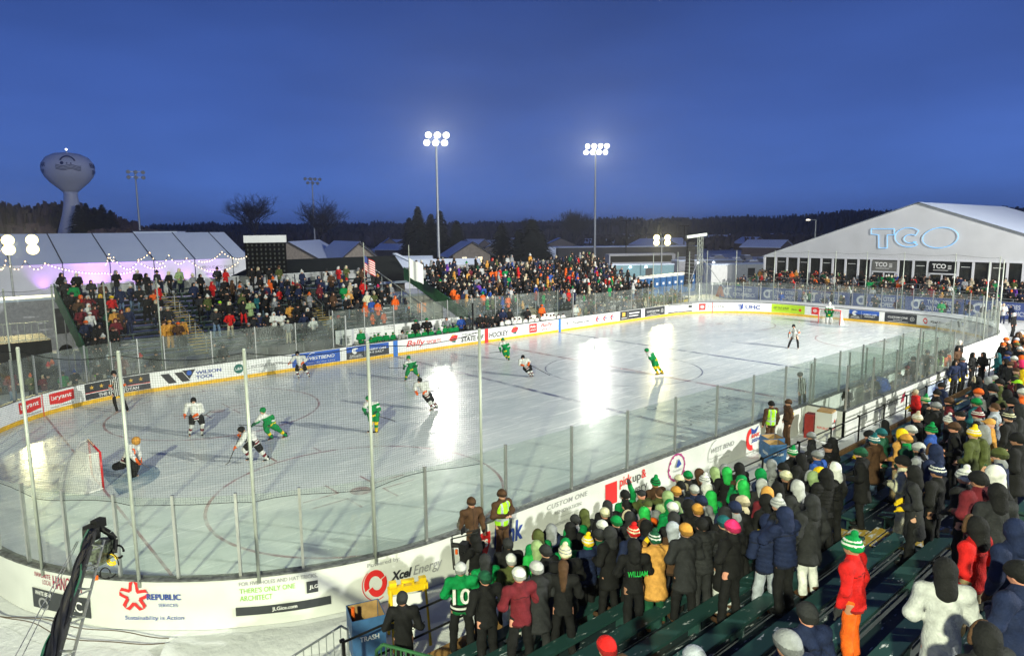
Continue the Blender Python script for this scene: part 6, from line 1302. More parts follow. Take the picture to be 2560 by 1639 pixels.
# x y hat-kind hat-colour coat-colour style legs
NEAR = {
 (1000, 1200, 3.508): "530,715,b,Y,g,s,k 745,640,h,c,g,s,k 855,690,b,w,o,s,w 1145,745,b,Y,c,P,c 1055,770,b,w,m,s,k 1320,745,L,r,k,s,k 1080,490,h,o,g,s,k 1145,555,h,s,G,s,k 1220,430,h,y,n,s,k 1330,440,h,k,k,s,k 920,525,b,c,k,P,k 760,800,b,d,k,s,k 1280,560,b,c,k,s,n",
 (1400, 1150, 5.1325): "80,735,b,c,g,s,k 300,620,h,o,c,s,k 450,570,h,c,k,s,k 510,645,b,e,k,s,k 540,780,b,w,k,s,k 240,855,b,d,Y,s,k 75,990,h,g,g,s,k 360,955,p,L,n,q,k 80,1100,p,e,k,P,k 490,880,b,c,d,H,k 640,840,h,c,k,P,k 690,720,b,g,c,s,k 680,450,b,k,g,s,k 935,410,c,c,o,s,k 1080,270,p,g,r,P,k 820,520,L,k,k,s,k 870,660,h,c,c,q,k 1060,545,c,o,y,s,k 1100,600,h,G,O,s,k 1220,575,h,g,g,s,k 1230,465,h,s,s,s,k 1110,755,h,k,c,q,k 870,860,p,R,n,s,k 960,1010,h,k,k,H,k 1235,920,p,d,a,P,d 1330,730,h,c,k,s,k 1450,530,b,w,g,s,k 1450,780,h,v,r,s,k 1230,370,H,r,o,s,k 1370,395,b,A,k,s,k 1420,330,b,k,k,s,k 1350,265,b,e,E,s,k 1470,215,b,g,k,s,k 1500,420,b,Y,n,s,k 1560,310,p,w,c,s,k 1610,170,h,r,k,s,k 1610,530,h,k,k,q,k 1715,365,h,w,Y,s,k 1770,550,b,A,k,s,k 1620,800,b,A,c,P,k 1780,480,b,n,y,s,k 1950,395,h,G,g,s,k 1800,170,h,s,k,s,k 1900,130,h,y,c,s,k 2020,110,h,k,k,s,k 1740,800,b,k,c,q,c 1960,800,b,t,k,L,Y 1850,720,h,c,k,s,k",
 (1700, 1000, 3.08): "370,515,h,G,k,s,k 470,480,h,k,k,s,k 490,575,h,g,g,s,k 500,615,h,G,k,s,k 590,620,h,Y,c,s,k 550,720,h,a,m,s,k 620,690,h,k,k,s,k 740,690,h,k,k,q,k 780,570,b,e,k,q,k 620,520,h,g,n,s,k 705,450,h,y,y,s,k 800,475,b,k,k,s,k 870,360,p,g,k,s,k 950,405,h,k,k,q,k 1030,240,b,y,c,s,k 1080,385,b,y,b,s,k 1165,325,c,k,k,s,k 1190,285,h,k,k,s,k 1210,475,h,w,k,s,k 1040,530,b,L,k,s,k 995,560,h,s,k,s,k 1130,520,h,k,k,q,k 925,615,h,Y,c,P,w 1020,720,h,c,c,P,w 760,740,p,Y,k,s,k 830,820,h,n,n,q,k 690,880,h,n,n,q,v 410,915,b,p,k,s,k 350,810,b,n,k,s,k 420,775,b,E,k,s,k 520,790,h,k,k,P,k 1370,1045,p,g,R,s,O 1440,250,b,k,k,s,k 1490,255,b,t,d,s,k",
 (2060, 800, 3.08): "310,975,b,d,k,P,k 390,880,p,t,r,P,D 480,765,h,k,r,s,k 570,845,h,L,a,s,K 660,875,b,A,d,s,k 695,805,b,Y,k,s,k 740,715,p,E,k,s,k 800,580,p,g,k,s,k 720,525,H,E,R,q,n 875,530,b,k,k,s,k 870,625,b,y,k,s,k 985,590,b,r,m,s,k 910,475,b,k,n,s,k 985,730,p,w,k,s,k 820,805,p,g,b,s,k 1030,780,b,r,k,s,k 760,940,b,Y,y,s,k 860,950,h,n,n,P,n 640,1040,b,k,e,s,e 720,1115,h,k,c,L,k 860,1115,p,n,k,s,k 1120,1145,p,w,k,s,k 1200,1185,b,k,m,P,k 1320,1110,h,w,k,P,k 1240,810,h,y,o,s,d 1160,820,p,L,o,s,k 1285,745,c,a,A,s,r 1340,630,H,r,v,s,k 1180,595,b,g,t,s,k 1190,700,p,m,k,s,k 1210,520,b,O,y,s,k 1310,500,b,k,c,s,k 1410,530,h,k,k,s,k 1480,590,b,k,y,s,k 1380,620,b,o,k,s,k 1260,430,h,y,c,s,k 1315,420,b,Y,k,s,k 1500,450,c,l,m,s,k 1430,235,b,n,b,q,k 1350,250,h,t,t,s,k 1460,160,b,O,k,s,k 1385,170,b,O,k,s,k 1400,50,b,O,r,s,k 1530,640,h,c,c,s,k 1500,860,b,k,k,P,k 1390,980,b,o,n,s,k 1060,690,c,k,k,s,k 1450,700,p,c,k,s,k 1540,520,b,w,O,s,k",
 (2300, 760, 5.923): "1450,490,b,v,k,s,k 1510,440,h,O,O,s,k 1480,620,b,Y,k,s,k 1320,600,h,k,k,s,k 1480,340,h,r,r,s,k 1510,290,b,w,k,s,k 1400,760,b,w,m,s,k 1480,760,h,O,r,s,k 1530,820,h,p,m,s,k 1440,930,c,r,o,s,k 1530,960,h,L,L,s,k 1290,800,h,k,k,s,k 1360,840,b,r,c,s,k 1190,1090,b,k,o,s,k 1120,1160,b,c,k,s,k 1400,1070,h,k,m,s,k 1500,1170,h,k,k,s,k 850,1060,h,k,k,s,k 1440,560,b,o,c,s,k",
 (1960, 1200, 3.508): "215,1065,b,c,n,s,k 45,1310,b,y,n,s,k 1440,690,h,k,Y,P,Y 1700,310,h,k,R,s,K 2040,330,h,n,n,P,k 1880,20,h,k,c,P,k 2090,700,b,k,n,P,c",
 (0, 0, 1): "1518,1588,b,R,r,s,k 1745,1622,b,v,n,s,k 1850,1655,b,k,c,s,k 2480,1560,h,k,c,s,k"}
LEFT = {
 (120, 660, 7.7): "245,160,h,k,k,s,k 230,300,b,y,c,s,k 545,155,h,w,k,s,k 820,300,h,k,c,s,y 1300,110,h,y,k,P,k 1715,100,h,w,k,s,k 1885,170,h,k,k,s,Y 2090,115,c,k,c,s,c 385,535,b,c,k,s,k 400,600,h,O,R,s,k 760,590,h,Y,m,s,m 1000,570,h,L,k,s,k 1200,600,b,L,R,s,k 1380,440,b,y,n,s,n 1575,380,b,w,n,s,k 1720,430,c,r,k,s,k 2110,390,b,w,R,s,k 1875,590,b,y,k,P,k 2020,510,H,r,O,s,k 2110,610,b,t,k,s,k 505,830,h,k,m,s,k 865,795,h,r,m,s,k 1100,770,b,c,k,P,k 1265,860,b,e,A,s,k 1385,870,h,m,r,P,k 1530,830,h,a,n,s,n 745,915,b,w,w,H,k 2155,815,h,w,c,s,k 640,1080,b,O,n,s,k 970,1140,h,k,k,s,k 1020,1345,p,w,k,s,k 740,1400,h,k,k,s,k 2200,1080,b,A,A,s,A 1240,1200,b,r,k,s,k",
 (400, 650, 7.7): "165,210,h,e,k,s,e 365,150,h,e,s,P,d 620,255,b,e,y,s,k 770,260,h,k,k,s,a 1095,130,c,k,c,s,A 1230,165,h,m,R,s,k 900,500,b,r,k,s,k 640,430,h,k,n,s,D 1240,345,b,R,k,P,k 1340,380,h,r,r,s,y 755,650,b,k,c,s,k 910,660,b,w,o,s,k 1145,780,b,l,k,s,k 1330,790,h,e,k,s,k 1270,595,b,c,k,s,k 1535,400,b,k,y,s,k 1690,410,h,w,Y,s,A 1530,480,b,O,c,s,k 1660,490,H,k,k,s,k 1755,140,h,k,k,s,k 1890,130,h,E,k,s,k 2095,120,b,k,k,s,k 1920,300,b,k,k,s,A 2100,370,h,O,O,s,k 2170,320,b,O,k,s,k 2250,370,b,y,n,s,k 2050,460,b,w,n,s,k 1965,510,H,r,k,s,k 1520,620,b,y,c,s,k 1900,610,c,y,k,s,k 2050,600,b,m,k,s,k 1850,660,b,E,t,s,k 2200,630,b,w,c,s,k 2030,680,b,w,k,s,k 2125,730,h,w,y,s,k 1725,750,c,k,s,P,k 1060,925,b,e,c,s,D 1330,980,b,k,R,s,E 1585,770,h,k,k,s,R 140,890,b,E,c,s,k 160,1200,b,O,r,s,k 270,1140,b,t,A,s,k 45,1160,b,r,A,s,r 1890,1010,b,w,n,s,k 1780,1060,b,k,c,s,k 2050,1010,b,w,k,s,k 2180,990,h,w,w,s,k 1700,1200,b,y,c,s,k",
 (680, 650, 7.7): "130,110,b,r,o,P,k 570,190,b,w,n,s,n 1030,235,h,w,Y,P,y 1135,240,b,w,r,s,k 1020,170,b,c,k,s,k 1275,115,h,w,R,s,k 1425,100,h,e,o,s,k 1665,140,h,y,E,s,k 1790,50,b,g,m,q,k 2030,270,b,a,k,s,k 1980,250,b,Y,c,s,k 290,330,b,w,k,s,k 400,420,b,R,k,s,k 475,385,b,w,m,s,k 305,480,h,n,n,s,k 500,475,h,r,n,s,k 1640,270,b,k,k,s,k 1740,390,h,R,R,s,k 1340,360,h,A,n,s,k 1370,465,c,w,g,s,k 1610,450,h,w,k,s,k 1500,420,h,E,E,s,k 910,460,L,m,m,s,k 2040,475,b,p,k,s,k 2215,460,b,r,k,s,w 2105,545,c,y,k,s,k 1825,600,h,w,e,s,k 1960,600,b,E,o,s,k 1170,615,h,r,r,s,r 1040,645,h,E,k,s,k 715,620,b,O,y,s,k 1415,715,b,w,k,L,k 1640,755,h,r,c,s,k 1790,800,h,O,O,s,O 1910,735,b,w,b,s,b 2030,770,b,n,O,s,k 1475,670,h,e,c,s,k 330,830,b,k,A,s,A 480,840,b,k,k,s,k 620,790,h,y,k,s,k 680,910,h,w,k,s,k 180,990,b,c,w,s,k 335,1020,b,A,k,s,k 600,1010,h,n,n,s,k 1930,1010,H,r,O,s,O 2150,1000,b,y,O,s,k 1280,1170,h,R,k,s,k 300,1150,b,e,y,s,E 750,1330,h,w,w,s,k 1140,1290,h,e,y,s,k 130,820,b,k,k,s,k"}
WORD = ['first', 'second', 'third', 'fourth', 'fifth', 'sixth', 'seventh', 'eighth', 'ninth', 'tenth', 'eleventh', 'twelfth', 'thirteenth', 'fourteenth', 'fifteenth', 'sixteenth', 'seventeenth', 'eighteenth', 'nineteenth', 'twentieth']
def ordn(i): return WORD[i] if i < 20 else ('twenty-' if i < 30 else 'thirty-')+WORD[(i-20) % 10]
CN = {'brightgreen': 'bright green', 'darkgreen': 'dark green', 'lightgrey': 'pale grey', 'lightblue': 'pale blue'}
def rows_fit(u, v, y0, dy, tread, rise, z0, nrow, target=1.74):
    best = None
    for r in range(-1 if dy < 0 else 0, nrow):
        y = y0+dy*r*tread; zf = z0+r*rise if r >= 0 else 0.0
        if y < CAM[1]+1.2: continue
        h0, h1 = at_y(u, v, y-.3)[2]-zf, at_y(u, v, y+.3)[2]-zf; f = min(max((target-h0)/(h1-h0+1e-9), 0), 1) if abs(h1-h0) > 1e-4 else .5
        y = y-.3+.6*f; p = at_y(u, v, y); h = p[2]-zf
        if best is None or abs(h-target) < abs(best[0]-target): best = (h, r, p[0], y, zf)
    return best
todo = []
for sec, T_ in (('near', NEAR), ('left', LEFT)):
    for (ox, oy, sc), txt in T_.items():
        for e in txt.split():
            x, y, hk, hc, cc, st, lg = e.split(','); u = ox+float(x)/sc; v = oy+float(y)/sc
            tgt = 1.78 if sec == 'near' else 1.76
            if sec == 'near': h, r, X, Y, Z = rows_fit(u, v, NY+.03, -1, NT, NRI, NZ+.0, NR, tgt)
            else: h, r, X, Y, Z = rows_fit(u, v, 16.2, 1, .72, .255, 1.2, 12, tgt)
            if sec == 'left': X = min(max(X, -24.1), -2.6)
            todo.append(dict(sec=sec, r=r, x=X, y=Y, z=Z+.0, h=min(max(h, 1.5), 1.95)*.985, hat=HK[hk], hc=C_[hc], cc=C_[cc], st=ST[st], lg=C_[lg], u=u, v=v))
# drop the ones that would stand inside another
todo.sort(key=lambda d: (d['sec'], d['r'], d['x'])); keep = []
for d in todo:
    for k in keep:
        if k['sec'] == d['sec'] and k['r'] == d['r'] and abs(k['x']-d['x']) < .36: d['x'] = k['x']+.36
    keep.append(d)
cnt = {}; EXTRA = []
random.seed(11)
keep.sort(key=lambda d: (d['sec'], d['r'], d['x']))
NL = 300-len([d for d in keep if d['sec'] == 'near'])-16-14-6-43
lf = sorted([d for d in keep if d['sec'] == 'left'], key=lambda d: math.hypot(d['x']-CAM[0], d['y']-CAM[1]))[NL:]
print('left individuals', NL, 'near', len(keep)-len(lf)-NL)

for d in keep:
    k = (d['sec'], d['r']); i = cnt.get(k, 0); cnt[k] = i+1
    far_ = d['sec'] == 'left'
    if any(d is q for q in lf): EXTRA.append((d['x'], d['y'], d['z'], math.pi+random.gauss(.4, .25), d['h'], d['cc'], d['hc'], d['hat'])); continue
    dist = math.hypot(d['x']-CAM[0], d['y']-CAM[1]); q = 'far' if far_ else ('near' if dist < 16 else 'mid')
    tgt = (-14, 2) if not far_ else (-14, -4); a = math.atan2(tgt[1]-d['y'], tgt[0]-d['x'])-math.pi/2+random.gauss(0, .22)
    arms = random.choice(['pocket', 'pocket', 'cross', 'front', 'side', 'face' if random.random() < .3 else 'front', 'pocket'])
    hn = {'hood': 'hood', 'beanie': 'beanie', 'pom': 'pompom hat', 'cap': 'cap', 'hair': 'hair', 'longhair': 'long hair'}[d['hat']]; cn = CN.get(d['cc'], d['cc']); hcn = CN.get(d['hc'], d['hc'])
    jn = {'short': 'jacket', 'puffer': 'puffer', 'parka': 'parka', 'hoodie': 'hoodie', 'long': 'overcoat'}[d['st']]
    place_ = ('near stand' if not far_ else 'far left stand')
    rn_ = ordn(max(d['r'], 0)) if d['r'] >= 0 else 'front'
    lab = f"{cn} {jn} and {hcn} {hn}, {place_} {rn_} row, {ordn(i)} from left" if d['r'] >= 0 else f"{cn} {jn} and {hcn} {hn} at the near rail, {ordn(i)} from left"
    kw = {}
    if abs(d['u']-1411.8) < .5 and 0: pass
    U = (round(d['u']), round(d['v']))
    if U[0] == 1587 and abs(U[1]-1347) < 2: arms = 'cross'
    if abs(U[0]-1532) < 2 and abs(U[1]-1238) < 2: arms = 'up'
    if abs(U[0]-1151) < 2: a = -.58; arms = 'front'
    if abs(U[0]-1834) < 0: pass
    if abs(U[0]-2145) < 3 and abs(U[1]-1339) < 3: arms = 'side'
    yg = (random.random() < .06 and U[0] != 2145) or abs(U[0]-2294) < 2
    scf = random.choice([d['hc'], 'green', 'black', 'grey']) if (q != 'far' and d['hat'] in ('beanie', 'pom') and random.random() < .3) else None
    if U == (2370, 1397): scf = 'green'
    d['o'] = person((d['x'], d['y'], d['z']), a, arms, d['st'], d['cc'], d['lg'], d['hat'], d['hc'], q, random.choice([0, 1]), random.choice([0, .06]), d['h'], random.choice(['black', 'brown', 'black', 'charcoal']),
                    scarf=scf, gloves='yellow' if yg and not far_ else (random.choice(['black', 'charcoal', 'brown']) if q == 'near' else None), label='person in '+lab, group='spectators in the near stand' if not far_ else 'spectators in the far left stand')
J0 = skel('pocket')
def mk_pack(): return field_mesh('backpack', [('e', (0, -.25, 1.22), (.15, .10, .20)), ('e', (0, -.33, 1.14), (.10, .05, .10)), ('c', (.11, -.14, 1.08), (.12, -.05, 1.42), .02, .02), ('c', (-.11, -.14, 1.08), (-.12, -.05, 1.42), .02, .02)], .015, .03, folds(.005, 30))
for d in keep:
    if d['sec'] == 'near' and 'o' in d and random.random() < .07 and d['st'] == 'short': part('backpack', pmesh('pack', mk_pack), d['o'], cloth(random.choice(['black', 'charcoal', 'navy'])))
def mk_fur(): 
    J = skel('pocket'); Rf = face_rot(J); o = []
    for a in np.linspace(-.3, 3.44, 14): o.append(('e', J['hed']+Rf@A3(.095*math.cos(a), .085, .13*math.sin(a)-.01), (.028, .026, .028), Rf))
    return field_mesh('fur_trim', o, .012, .012, lambda X, Y, Z: .006*np.sin(X*160)*np.sin(Y*170)*np.sin(Z*150))
for d in keep:
    if d['sec'] == 'near' and 'o' in d and d['hat'] == 'hood' and random.random() < .2: part('fur_trim', pmesh('fur', mk_fur), d['o'], cloth(random.choice(['beige', 'brown', 'grey', 'brown'])))
def find(u, v=None):
    return min(keep, key=lambda d: abs(d['u']-u)+(abs(d['v']-v) if v else 0))
def back_text(d, body, col, w, h, z, off=.225):
    o = d['o']; V, F = fit_text(body, w, h, .03); b = MB(); b.add([(x-w/2, -off, z+y) for x, y in V], F); b.build('lettering', cloth(col), o)
d10 = find(1151, 1404); back_text(d10, '10', 'white', .30, .30, 1.08, .20)
b = MB()
for z, c in ((.90, 0), (.945, 1), (.99, 0)): b.k = c; b.lathe([(.188, z), (.186, z+.035)], n=24)
o = b.build('hem_stripe', [cloth('black'), cloth('white')], d10['o']); o.scale = (1, .87, 1)
dw = find(1587, 1347); back_text(dw, 'WILLIAM', 'brightgreen', .34, .10, 1.22, .215)
for d in (find(2145, 1339),): pass
# ---- people standing at ground level, and officers
def stand(u, v, zt, face, **k):
    p = at_z(u, v, zt); return person((p[0], p[1], k.pop('z', -.02)), face, k.pop('arms', 'side'), k.pop('style', 'short'), k.pop('coat', 'black'), k.pop('legs', 'black'), k.pop('hat', 'beanie'), k.pop('hatc', 'black'), k.pop('q', 'near'), k.pop('stance', 0), 0, k.pop('hgt', zt+.02), label='person '+k.pop('label'), **k)
def vest(o, col='lime', q='near', arms='side'):
    J = skel(arms); t = .178
    def sg(C): return ((np.abs(np.abs(C[:, 0])-.09) < .022) | (np.abs(C[:, 2]-1.06) < .025) | (np.abs(C[:, 2]-1.16) < .012)).astype(int)
    part('vest', pmesh(('vest', q), lambda: field_mesh('vest', [('c', J['che']+A3(0, 0, .03), J['pel']+A3(0, 0, .02), t, t*1.02, .83), ('c', J['shL']*.7+J['che']*.3, J['shR']*.7+J['che']*.3, .105, .105), ('-c', J['nec']+A3(0, .0, .04), J['nec']+A3(0, .1, .1), .09, .09), ('-c', A3(0, 0, .62), A3(0, 0, .5), .3, .3)], .02, .02, None, sg, 2)), o, [cloth(col), cloth('silver')])
OF = 'officers and stewards by the near boards'
o1 = stand(1178, 1243, 1.80, R(165), coat='brown', legs='brown', hatc='brown', label='officer in brown uniform and brown beanie facing the ice', arms='side', group=OF)
o2 = stand(1254, 1223, 1.83, R(178), coat='brown', legs='brown', hatc='brown', arms='cross', label='officer with folded arms and lime vest over brown uniform', group=OF); vest(o2, arms='cross')
o3 = stand(1929, 1002, 1.82, R(-25), coat='brown', legs='brown', hatc='black', label='steward seen from behind in lime vest and dark trousers', arms='side', group=OF, q='mid'); vest(o3)
o4 = stand(1972, 998, 1.78, R(50), coat='brown', legs='brown', hatc='brown', label='officer in brown uniform right of the lime vested steward', group=OF, q='mid')
b = MB(); b.box((.0, .0, 0), (.1, .02, .14))
for q_ in (o1, o2, o4):
    bb = MB(); bb.box((-.27, -.05, 1.27), (.02, .08, .10)); bb.build('sleeve_badge', cloth('yellow'), q_)
    bb = MB(); bb.lathe([(.168, .93), (.168, .985)], n=20); e = bb.build('belt', cloth('black'), q_); e.scale = (1, .85, 1)
o5 = stand(2353, 876, 1.78, R(20), coat='black', hatc='black', label='steward in lime vest with brown fur collar by the walkway', group=OF, q='mid'); vest(o5)
for u, v, cc, hc, lb, ar, fc in ((2363, 874, 'orange', 'black', 'in orange and black jacket beside the lime vested steward', 'side', -60), (2395, 866, 'brown', 'black', 'in dark brown coat with tan gloves facing the stand', 'front', 160), (2400, 851, 'black', 'white', 'in black coat with arms stretched wide along the boards', 'hips', 170), (2388, 901, 'navy', 'black', 'in navy coat and cap with yellow gloves on the walkway', 'side', 150), (2408, 893, 'navy', 'grey', 'in navy coat and grey beanie with yellow gloves', 'side', 160), (2433, 881, 'black', 'black', 'in black hooded coat standing on the snowy walkway', 'front', 170), (2459, 880, 'black', 'black', 'in long black cloak hunched on the walkway', 'front', 60), (2536, 782, 'black', 'white', 'in black coat and white hood at the far end of the walkway', 'side', 170)):
    stand(u, v, 1.76, R(fc), coat=cc, hat='hood' if hc != 'grey' else 'beanie', hatc=hc, arms=ar, label=lb, group=OF, q='mid', gloves='yellow' if 'yellow' in lb else None)
person((*at_z(1005, 1483, 1.80)[:2], 0), R(-38), 'pocket', 'short', 'black', 'black', 'beanie', 'charcoal', 'near', 0, 0, 1.82, label='person in plain black jacket and grey striped beanie by the trash box')
cmn = stand(1188, 1334, 1.72, R(15), coat='black', hat='hood', hatc='black', arms='phone', label='camera operator in black hooded coat with yellow gloves', gloves='yellow')
# penalty box people
PB = 'people in the penalty box'
for x, y, cc, hc, hk, lb, f, st in ((-2.3, -13.9, 'black', 'black', 'cap', 'sitting low in black at the left of the penalty box', 80, 1.35), (.4, -13.9, 'charcoal', 'black', 'beanie', 'in charcoal coat beside the bright blue bag', 85, 1.4), (2.4, -14.2, 'black', 'black', 'cap', 'in black behind the scorer table', 0, 1.45), (4.4, -14.1, 'black', 'black', 'beanie', 'standing tall in black at the scorer table', 60, 1.8), (6.9, -13.9, 'black', 'navy', 'beanie', 'in black with lime stripe at the right of the box', 80, 1.78), (3.4, -14.2, 'brown', 'maroon', 'beanie', 'in brown coat at the right of the scorer table', 20, 1.5)):
    person((x, y, .24), R(f), 'front', 'short', cc, 'black', hk, hc, 'mid', 0, 0, st, label='person '+lb, group=PB)
b = MB(); b.lathe([(.5, 0), (.55, .3), (.4, .6), (.1, .7)], (1.2, -13.75, .8), 9); tag(b.build('equipment_bag', cloth('blue'), smooth=True), 'bright blue bag lying on the penalty box table', 'bag')
# bench players and staff
def bench_row(lst, org, sc, kind, y, zf):
    for i, e in enumerate(lst):
        u, v = org[0]+e[0]/sc, org[1]+e[1]/sc; p = at_y(u, v, y); h = max(1.1, min(1.85, p[2]-zf)); c, hc, hk = e[2:5]
        r = person((p[0], y, zf), math.pi+random.gauss(0, .3), 'front', 'puffer' if kind == 'player' else 'short', c, 'black', hk, hc, 'far', 0, 0, h, label=e[5], group='players on the bench' if kind == 'player' else 'staff behind the bench')
gl = [(285, 490), (340, 455), (395, 440), (510, 430), (615, 420), (830, 410), (905, 405), (995, 400), (1090, 385), (1190, 375), (1305, 360), (1395, 320), (1480, 320), (1560, 310)]
bench_row([(130, 385, 'green', 'cream', 'beanie', 'player standing in green jersey at the left end of the bench')]+[(x, y, 'green', 'green', 'beanie', f'green jersey player on the bench, {ordn(i)} from the left') for i, (x, y) in enumerate(gl)], (880, 760), 6.015, 'player', 13.55, .28)
wl_ = [(580, 520), (635, 505), (700, 505), (745, 505), (800, 500), (855, 500), (910, 490), (965, 470), (1002, 470), (1040, 480), (1068, 470), (1110, 470), (1155, 465)]
bench_row([(x, y, 'white', 'black', 'beanie', f'white jersey player on the bench, {ordn(i)} from the left') for i, (x, y) in enumerate(wl_)]+[(1268, 382, 'white', 'white', 'hood', 'goaltender in white jersey and mask standing at the bench end')], (1100, 660), 3.756, 'player', 13.55, .28)
bench_row([(955, 235, 'black', 'green', 'beanie', 'coach in black jacket and green hat with yellow gloves'), (1120, 205, 'black', 'green', 'beanie', 'coach in black jacket with dark beard behind the green bench'), (1420, 200, 'grey', 'brown', 'longhair', 'trainer in grey coat with long hair behind the green bench'), (1635, 180, 'blue', 'black', 'beanie', 'staff member in blue coat between the two benches'), (1700, 190, 'black', 'white', 'cap', 'staff member in black coat and white cap between the benches'), (1790, 180, 'black', 'grey', 'beanie', 'staff member in black coat right of the white capped one'), (1920, 140, 'black', 'grey', 'hair', 'staff member with grey hair at centre ice line'), (2010, 160, 'black', 'black', 'hood', 'staff member in black hood just right of the centre line'), (2110, 180, 'black', 'brown', 'hair', 'staff member with brown hair left of the white bench'), (2185, 140, 'black', 'black', 'hood', 'tall staff member in black hood at the white bench')], (880, 760), 6.015, 'staff', 14.1, .28)
bench_row([(650, 415, 'black', 'brown', 'hair', 'coach with brown hair in black behind the white bench'), (820, 410, 'black', 'black', 'beanie', 'coach in black beanie behind the white bench'), (955, 375, 'orange', 'orange', 'beanie', 'coach in black and orange behind the white bench'), (585, 410, 'navy', 'navy', 'hood', 'assistant in navy hood behind the white bench')], (1100, 660), 3.756, 'staff', 14.6, .28)
# people on the ground behind the left glass
for i, (u, v, c, hc, hk) in enumerate(((250, 975, 'lime', 'brown', 'hood'), (185, 925, 'charcoal', 'blue', 'beanie'), (245, 905, 'black', 'grey', 'beanie'), (75, 935, 'olive', 'orange', 'beanie'), (108, 945, 'maroon', 'beige', 'longhair'), (116, 868, 'black', 'red', 'beanie'), (126, 870, 'black', 'orange', 'beanie'), (25, 925, 'maroon', 'black', 'hood'), (160, 960, 'green', 'black', 'hair'), (268, 872, 'charcoal', 'white', 'hood'), (300, 868, 'maroon', 'brown', 'hood'), (388, 862, 'charcoal', 'black', 'cap'), (535, 838, 'grey', 'grey', 'hood'), (555, 832, 'charcoal', 'black', 'beanie'), (350, 885, 'grey', 'red', 'pom'))):
    p = at_y(u, v, 14.4 if i % 3 else 15.0); h_ = p[2]
    h_ = min(max(h_, 1.35), 1.9)
    EXTRA.append((p[0], p[1], 0, math.pi+random.gauss(0, .5), h_, c, hc, hk)); continue
    person((p[0], p[1], 0), R(180), 'front', 'short', c, 'black', hk, hc, 'far', 0, 0, h_, label=f'person in {c} coat and {hc} {hk.replace("longhair", "long hair")} behind the far left glass, {ordn(i)} listed', group='onlookers behind the left glass')
# ---- the rest of the crowd: one object
def crowd(name, items, h=.055):
    base = {}
    Vs, Fs, Ms = [], [], []; n0 = 0; cl = list(CL)+['skin']; bm = [cloth(c) for c in CL]+[SKIN[0]]
    for arms in ('pocket', 'front', 'cross'):
        J = skel(arms); P_, hd, Rf = body_prims(J, 1.05)
        for k, m_ in (('b', field_mesh('x', [('e', J['hed'], (.085, .1, .115), Rf), ('c', J['nec'], J['hed'], .05, .05)]+[('c', J['ha'+s], J['ha'+s]+A3(0, .03, -.03), .05, .05) for s in 'LR'], h*.7, .01)), ('j', field_mesh('x', jacket_prims(J, 1.08, .75, 1.05, 'down'), h*1.1, .045)), ('l', field_mesh('x', legs_prims(J), h*1.3, .03)), ('hood', field_mesh('x', hat_prims(J, 'hood'), h*.7, .02)), ('beanie', field_mesh('x', hat_prims(J, 'pom'), h*.6, .02))):
            V = np.zeros(len(m_.vertices)*3, np.float32); m_.vertices.foreach_get('co', V); F = np.array([tuple(p.vertices) for p in m_.polygons]); base[(arms, k)] = (V.reshape(-1, 3), F); bpy.data.meshes.remove(m_)
    dark = ['black']*24+['charcoal']*9+['navy']*7+['maroon', 'brown', 'brown', 'olive', 'olive', 'grey', 'grey', 'darkgreen', 'purple', 'camel', 'beige', 'white', 'lightgrey', 'red', 'orange', 'green', 'blue', 'tan']
    hatl = ['black']*10+['charcoal']*4+['grey', 'grey', 'lightgrey', 'white', 'white', 'cream', 'beige', 'beige', 'red', 'orange', 'green', 'maroon', 'navy', 'brown', 'brown', 'brown']
    for itm in items:
        (x, y, z, a, hh) = itm[:5]
        arms = random.choice(('pocket', 'front', 'cross')); hk = random.choice(('hood', 'beanie')); jc = random.choice(dark); hc = random.choice(hatl) if hk == 'beanie' or random.random() < .35 else jc; s = hh/1.75
        if len(itm) > 5: jc, hc = itm[5:7]; hk = 'hood' if itm[7] in ('hood', 'longhair') else 'beanie'
        c, s_ = math.cos(a), math.sin(a); M_ = np.array([[c, -s_, 0], [s_, c, 0], [0, 0, 1]])
        for k, col in (('b', 'skin'), ('j', jc), ('l', random.choice(['black', 'black', 'navy', 'charcoal', 'denim'])), (hk, hc)):
            V, F = base[(arms, k)]; Vs.append(V*s@M_.T+np.array([x, y, z])); Fs.append(F+n0); Ms.append(np.full(len(F), cl.index(col))); n0 += len(V)
    V = np.vstack(Vs).astype(np.float32); F = np.vstack(Fs); M2 = np.concatenate(Ms); me = bpy.data.meshes.new(name)
    me.vertices.add(len(V)); me.vertices.foreach_set('co', V.ravel()); me.loops.add(F.size); me.loops.foreach_set('vertex_index', F.ravel().astype(np.int32)); me.polygons.add(len(F)); me.polygons.foreach_set('loop_start', (np.arange(len(F))*4).astype(np.int32)); me.update(calc_edges=True)
    for m_ in bm: me.materials.append(m_)
    me.polygons.foreach_set('material_index', M2.astype(np.int32)); me.shade_smooth(); o = obj(name, me); tag(o, 'dense crowd of spectators in dark winter coats filling the distant stands', kind='stuff'); return o
it = []
for r in range(12):
    x = 1.0+random.random()*.5
    while x < 24.3:
        if not (abs(x-8.2) < .5 and r < 5) and random.random() < (.9 if r < 11 else .7): it.append((x, 16.2+r*.72+random.uniform(-.1, .1), 1.2+r*.255, math.pi+random.gauss(.45, .3), random.uniform(1.6, 1.85) if random.random() < .75 else random.uniform(1.15, 1.3)))
        x += random.uniform(.46, .72)
for k in range(70): x = random.uniform(10, 31); it.append((x, random.uniform(14.2, 15.9)+max(0, x-25)*.5, 0, math.pi+random.gauss(.3, .5), random.uniform(1.6, 1.85)))
for i in range(4):
    for _ in range(int(36/.46)): it.append((48.3-i*2.0+random.uniform(-.6, .6), random.uniform(-16.2, 19.4), 1.2-.32*i, math.pi/2+random.gauss(0, .35), random.uniform(1.5, 1.8) if random.random() < .6 else 1.25))
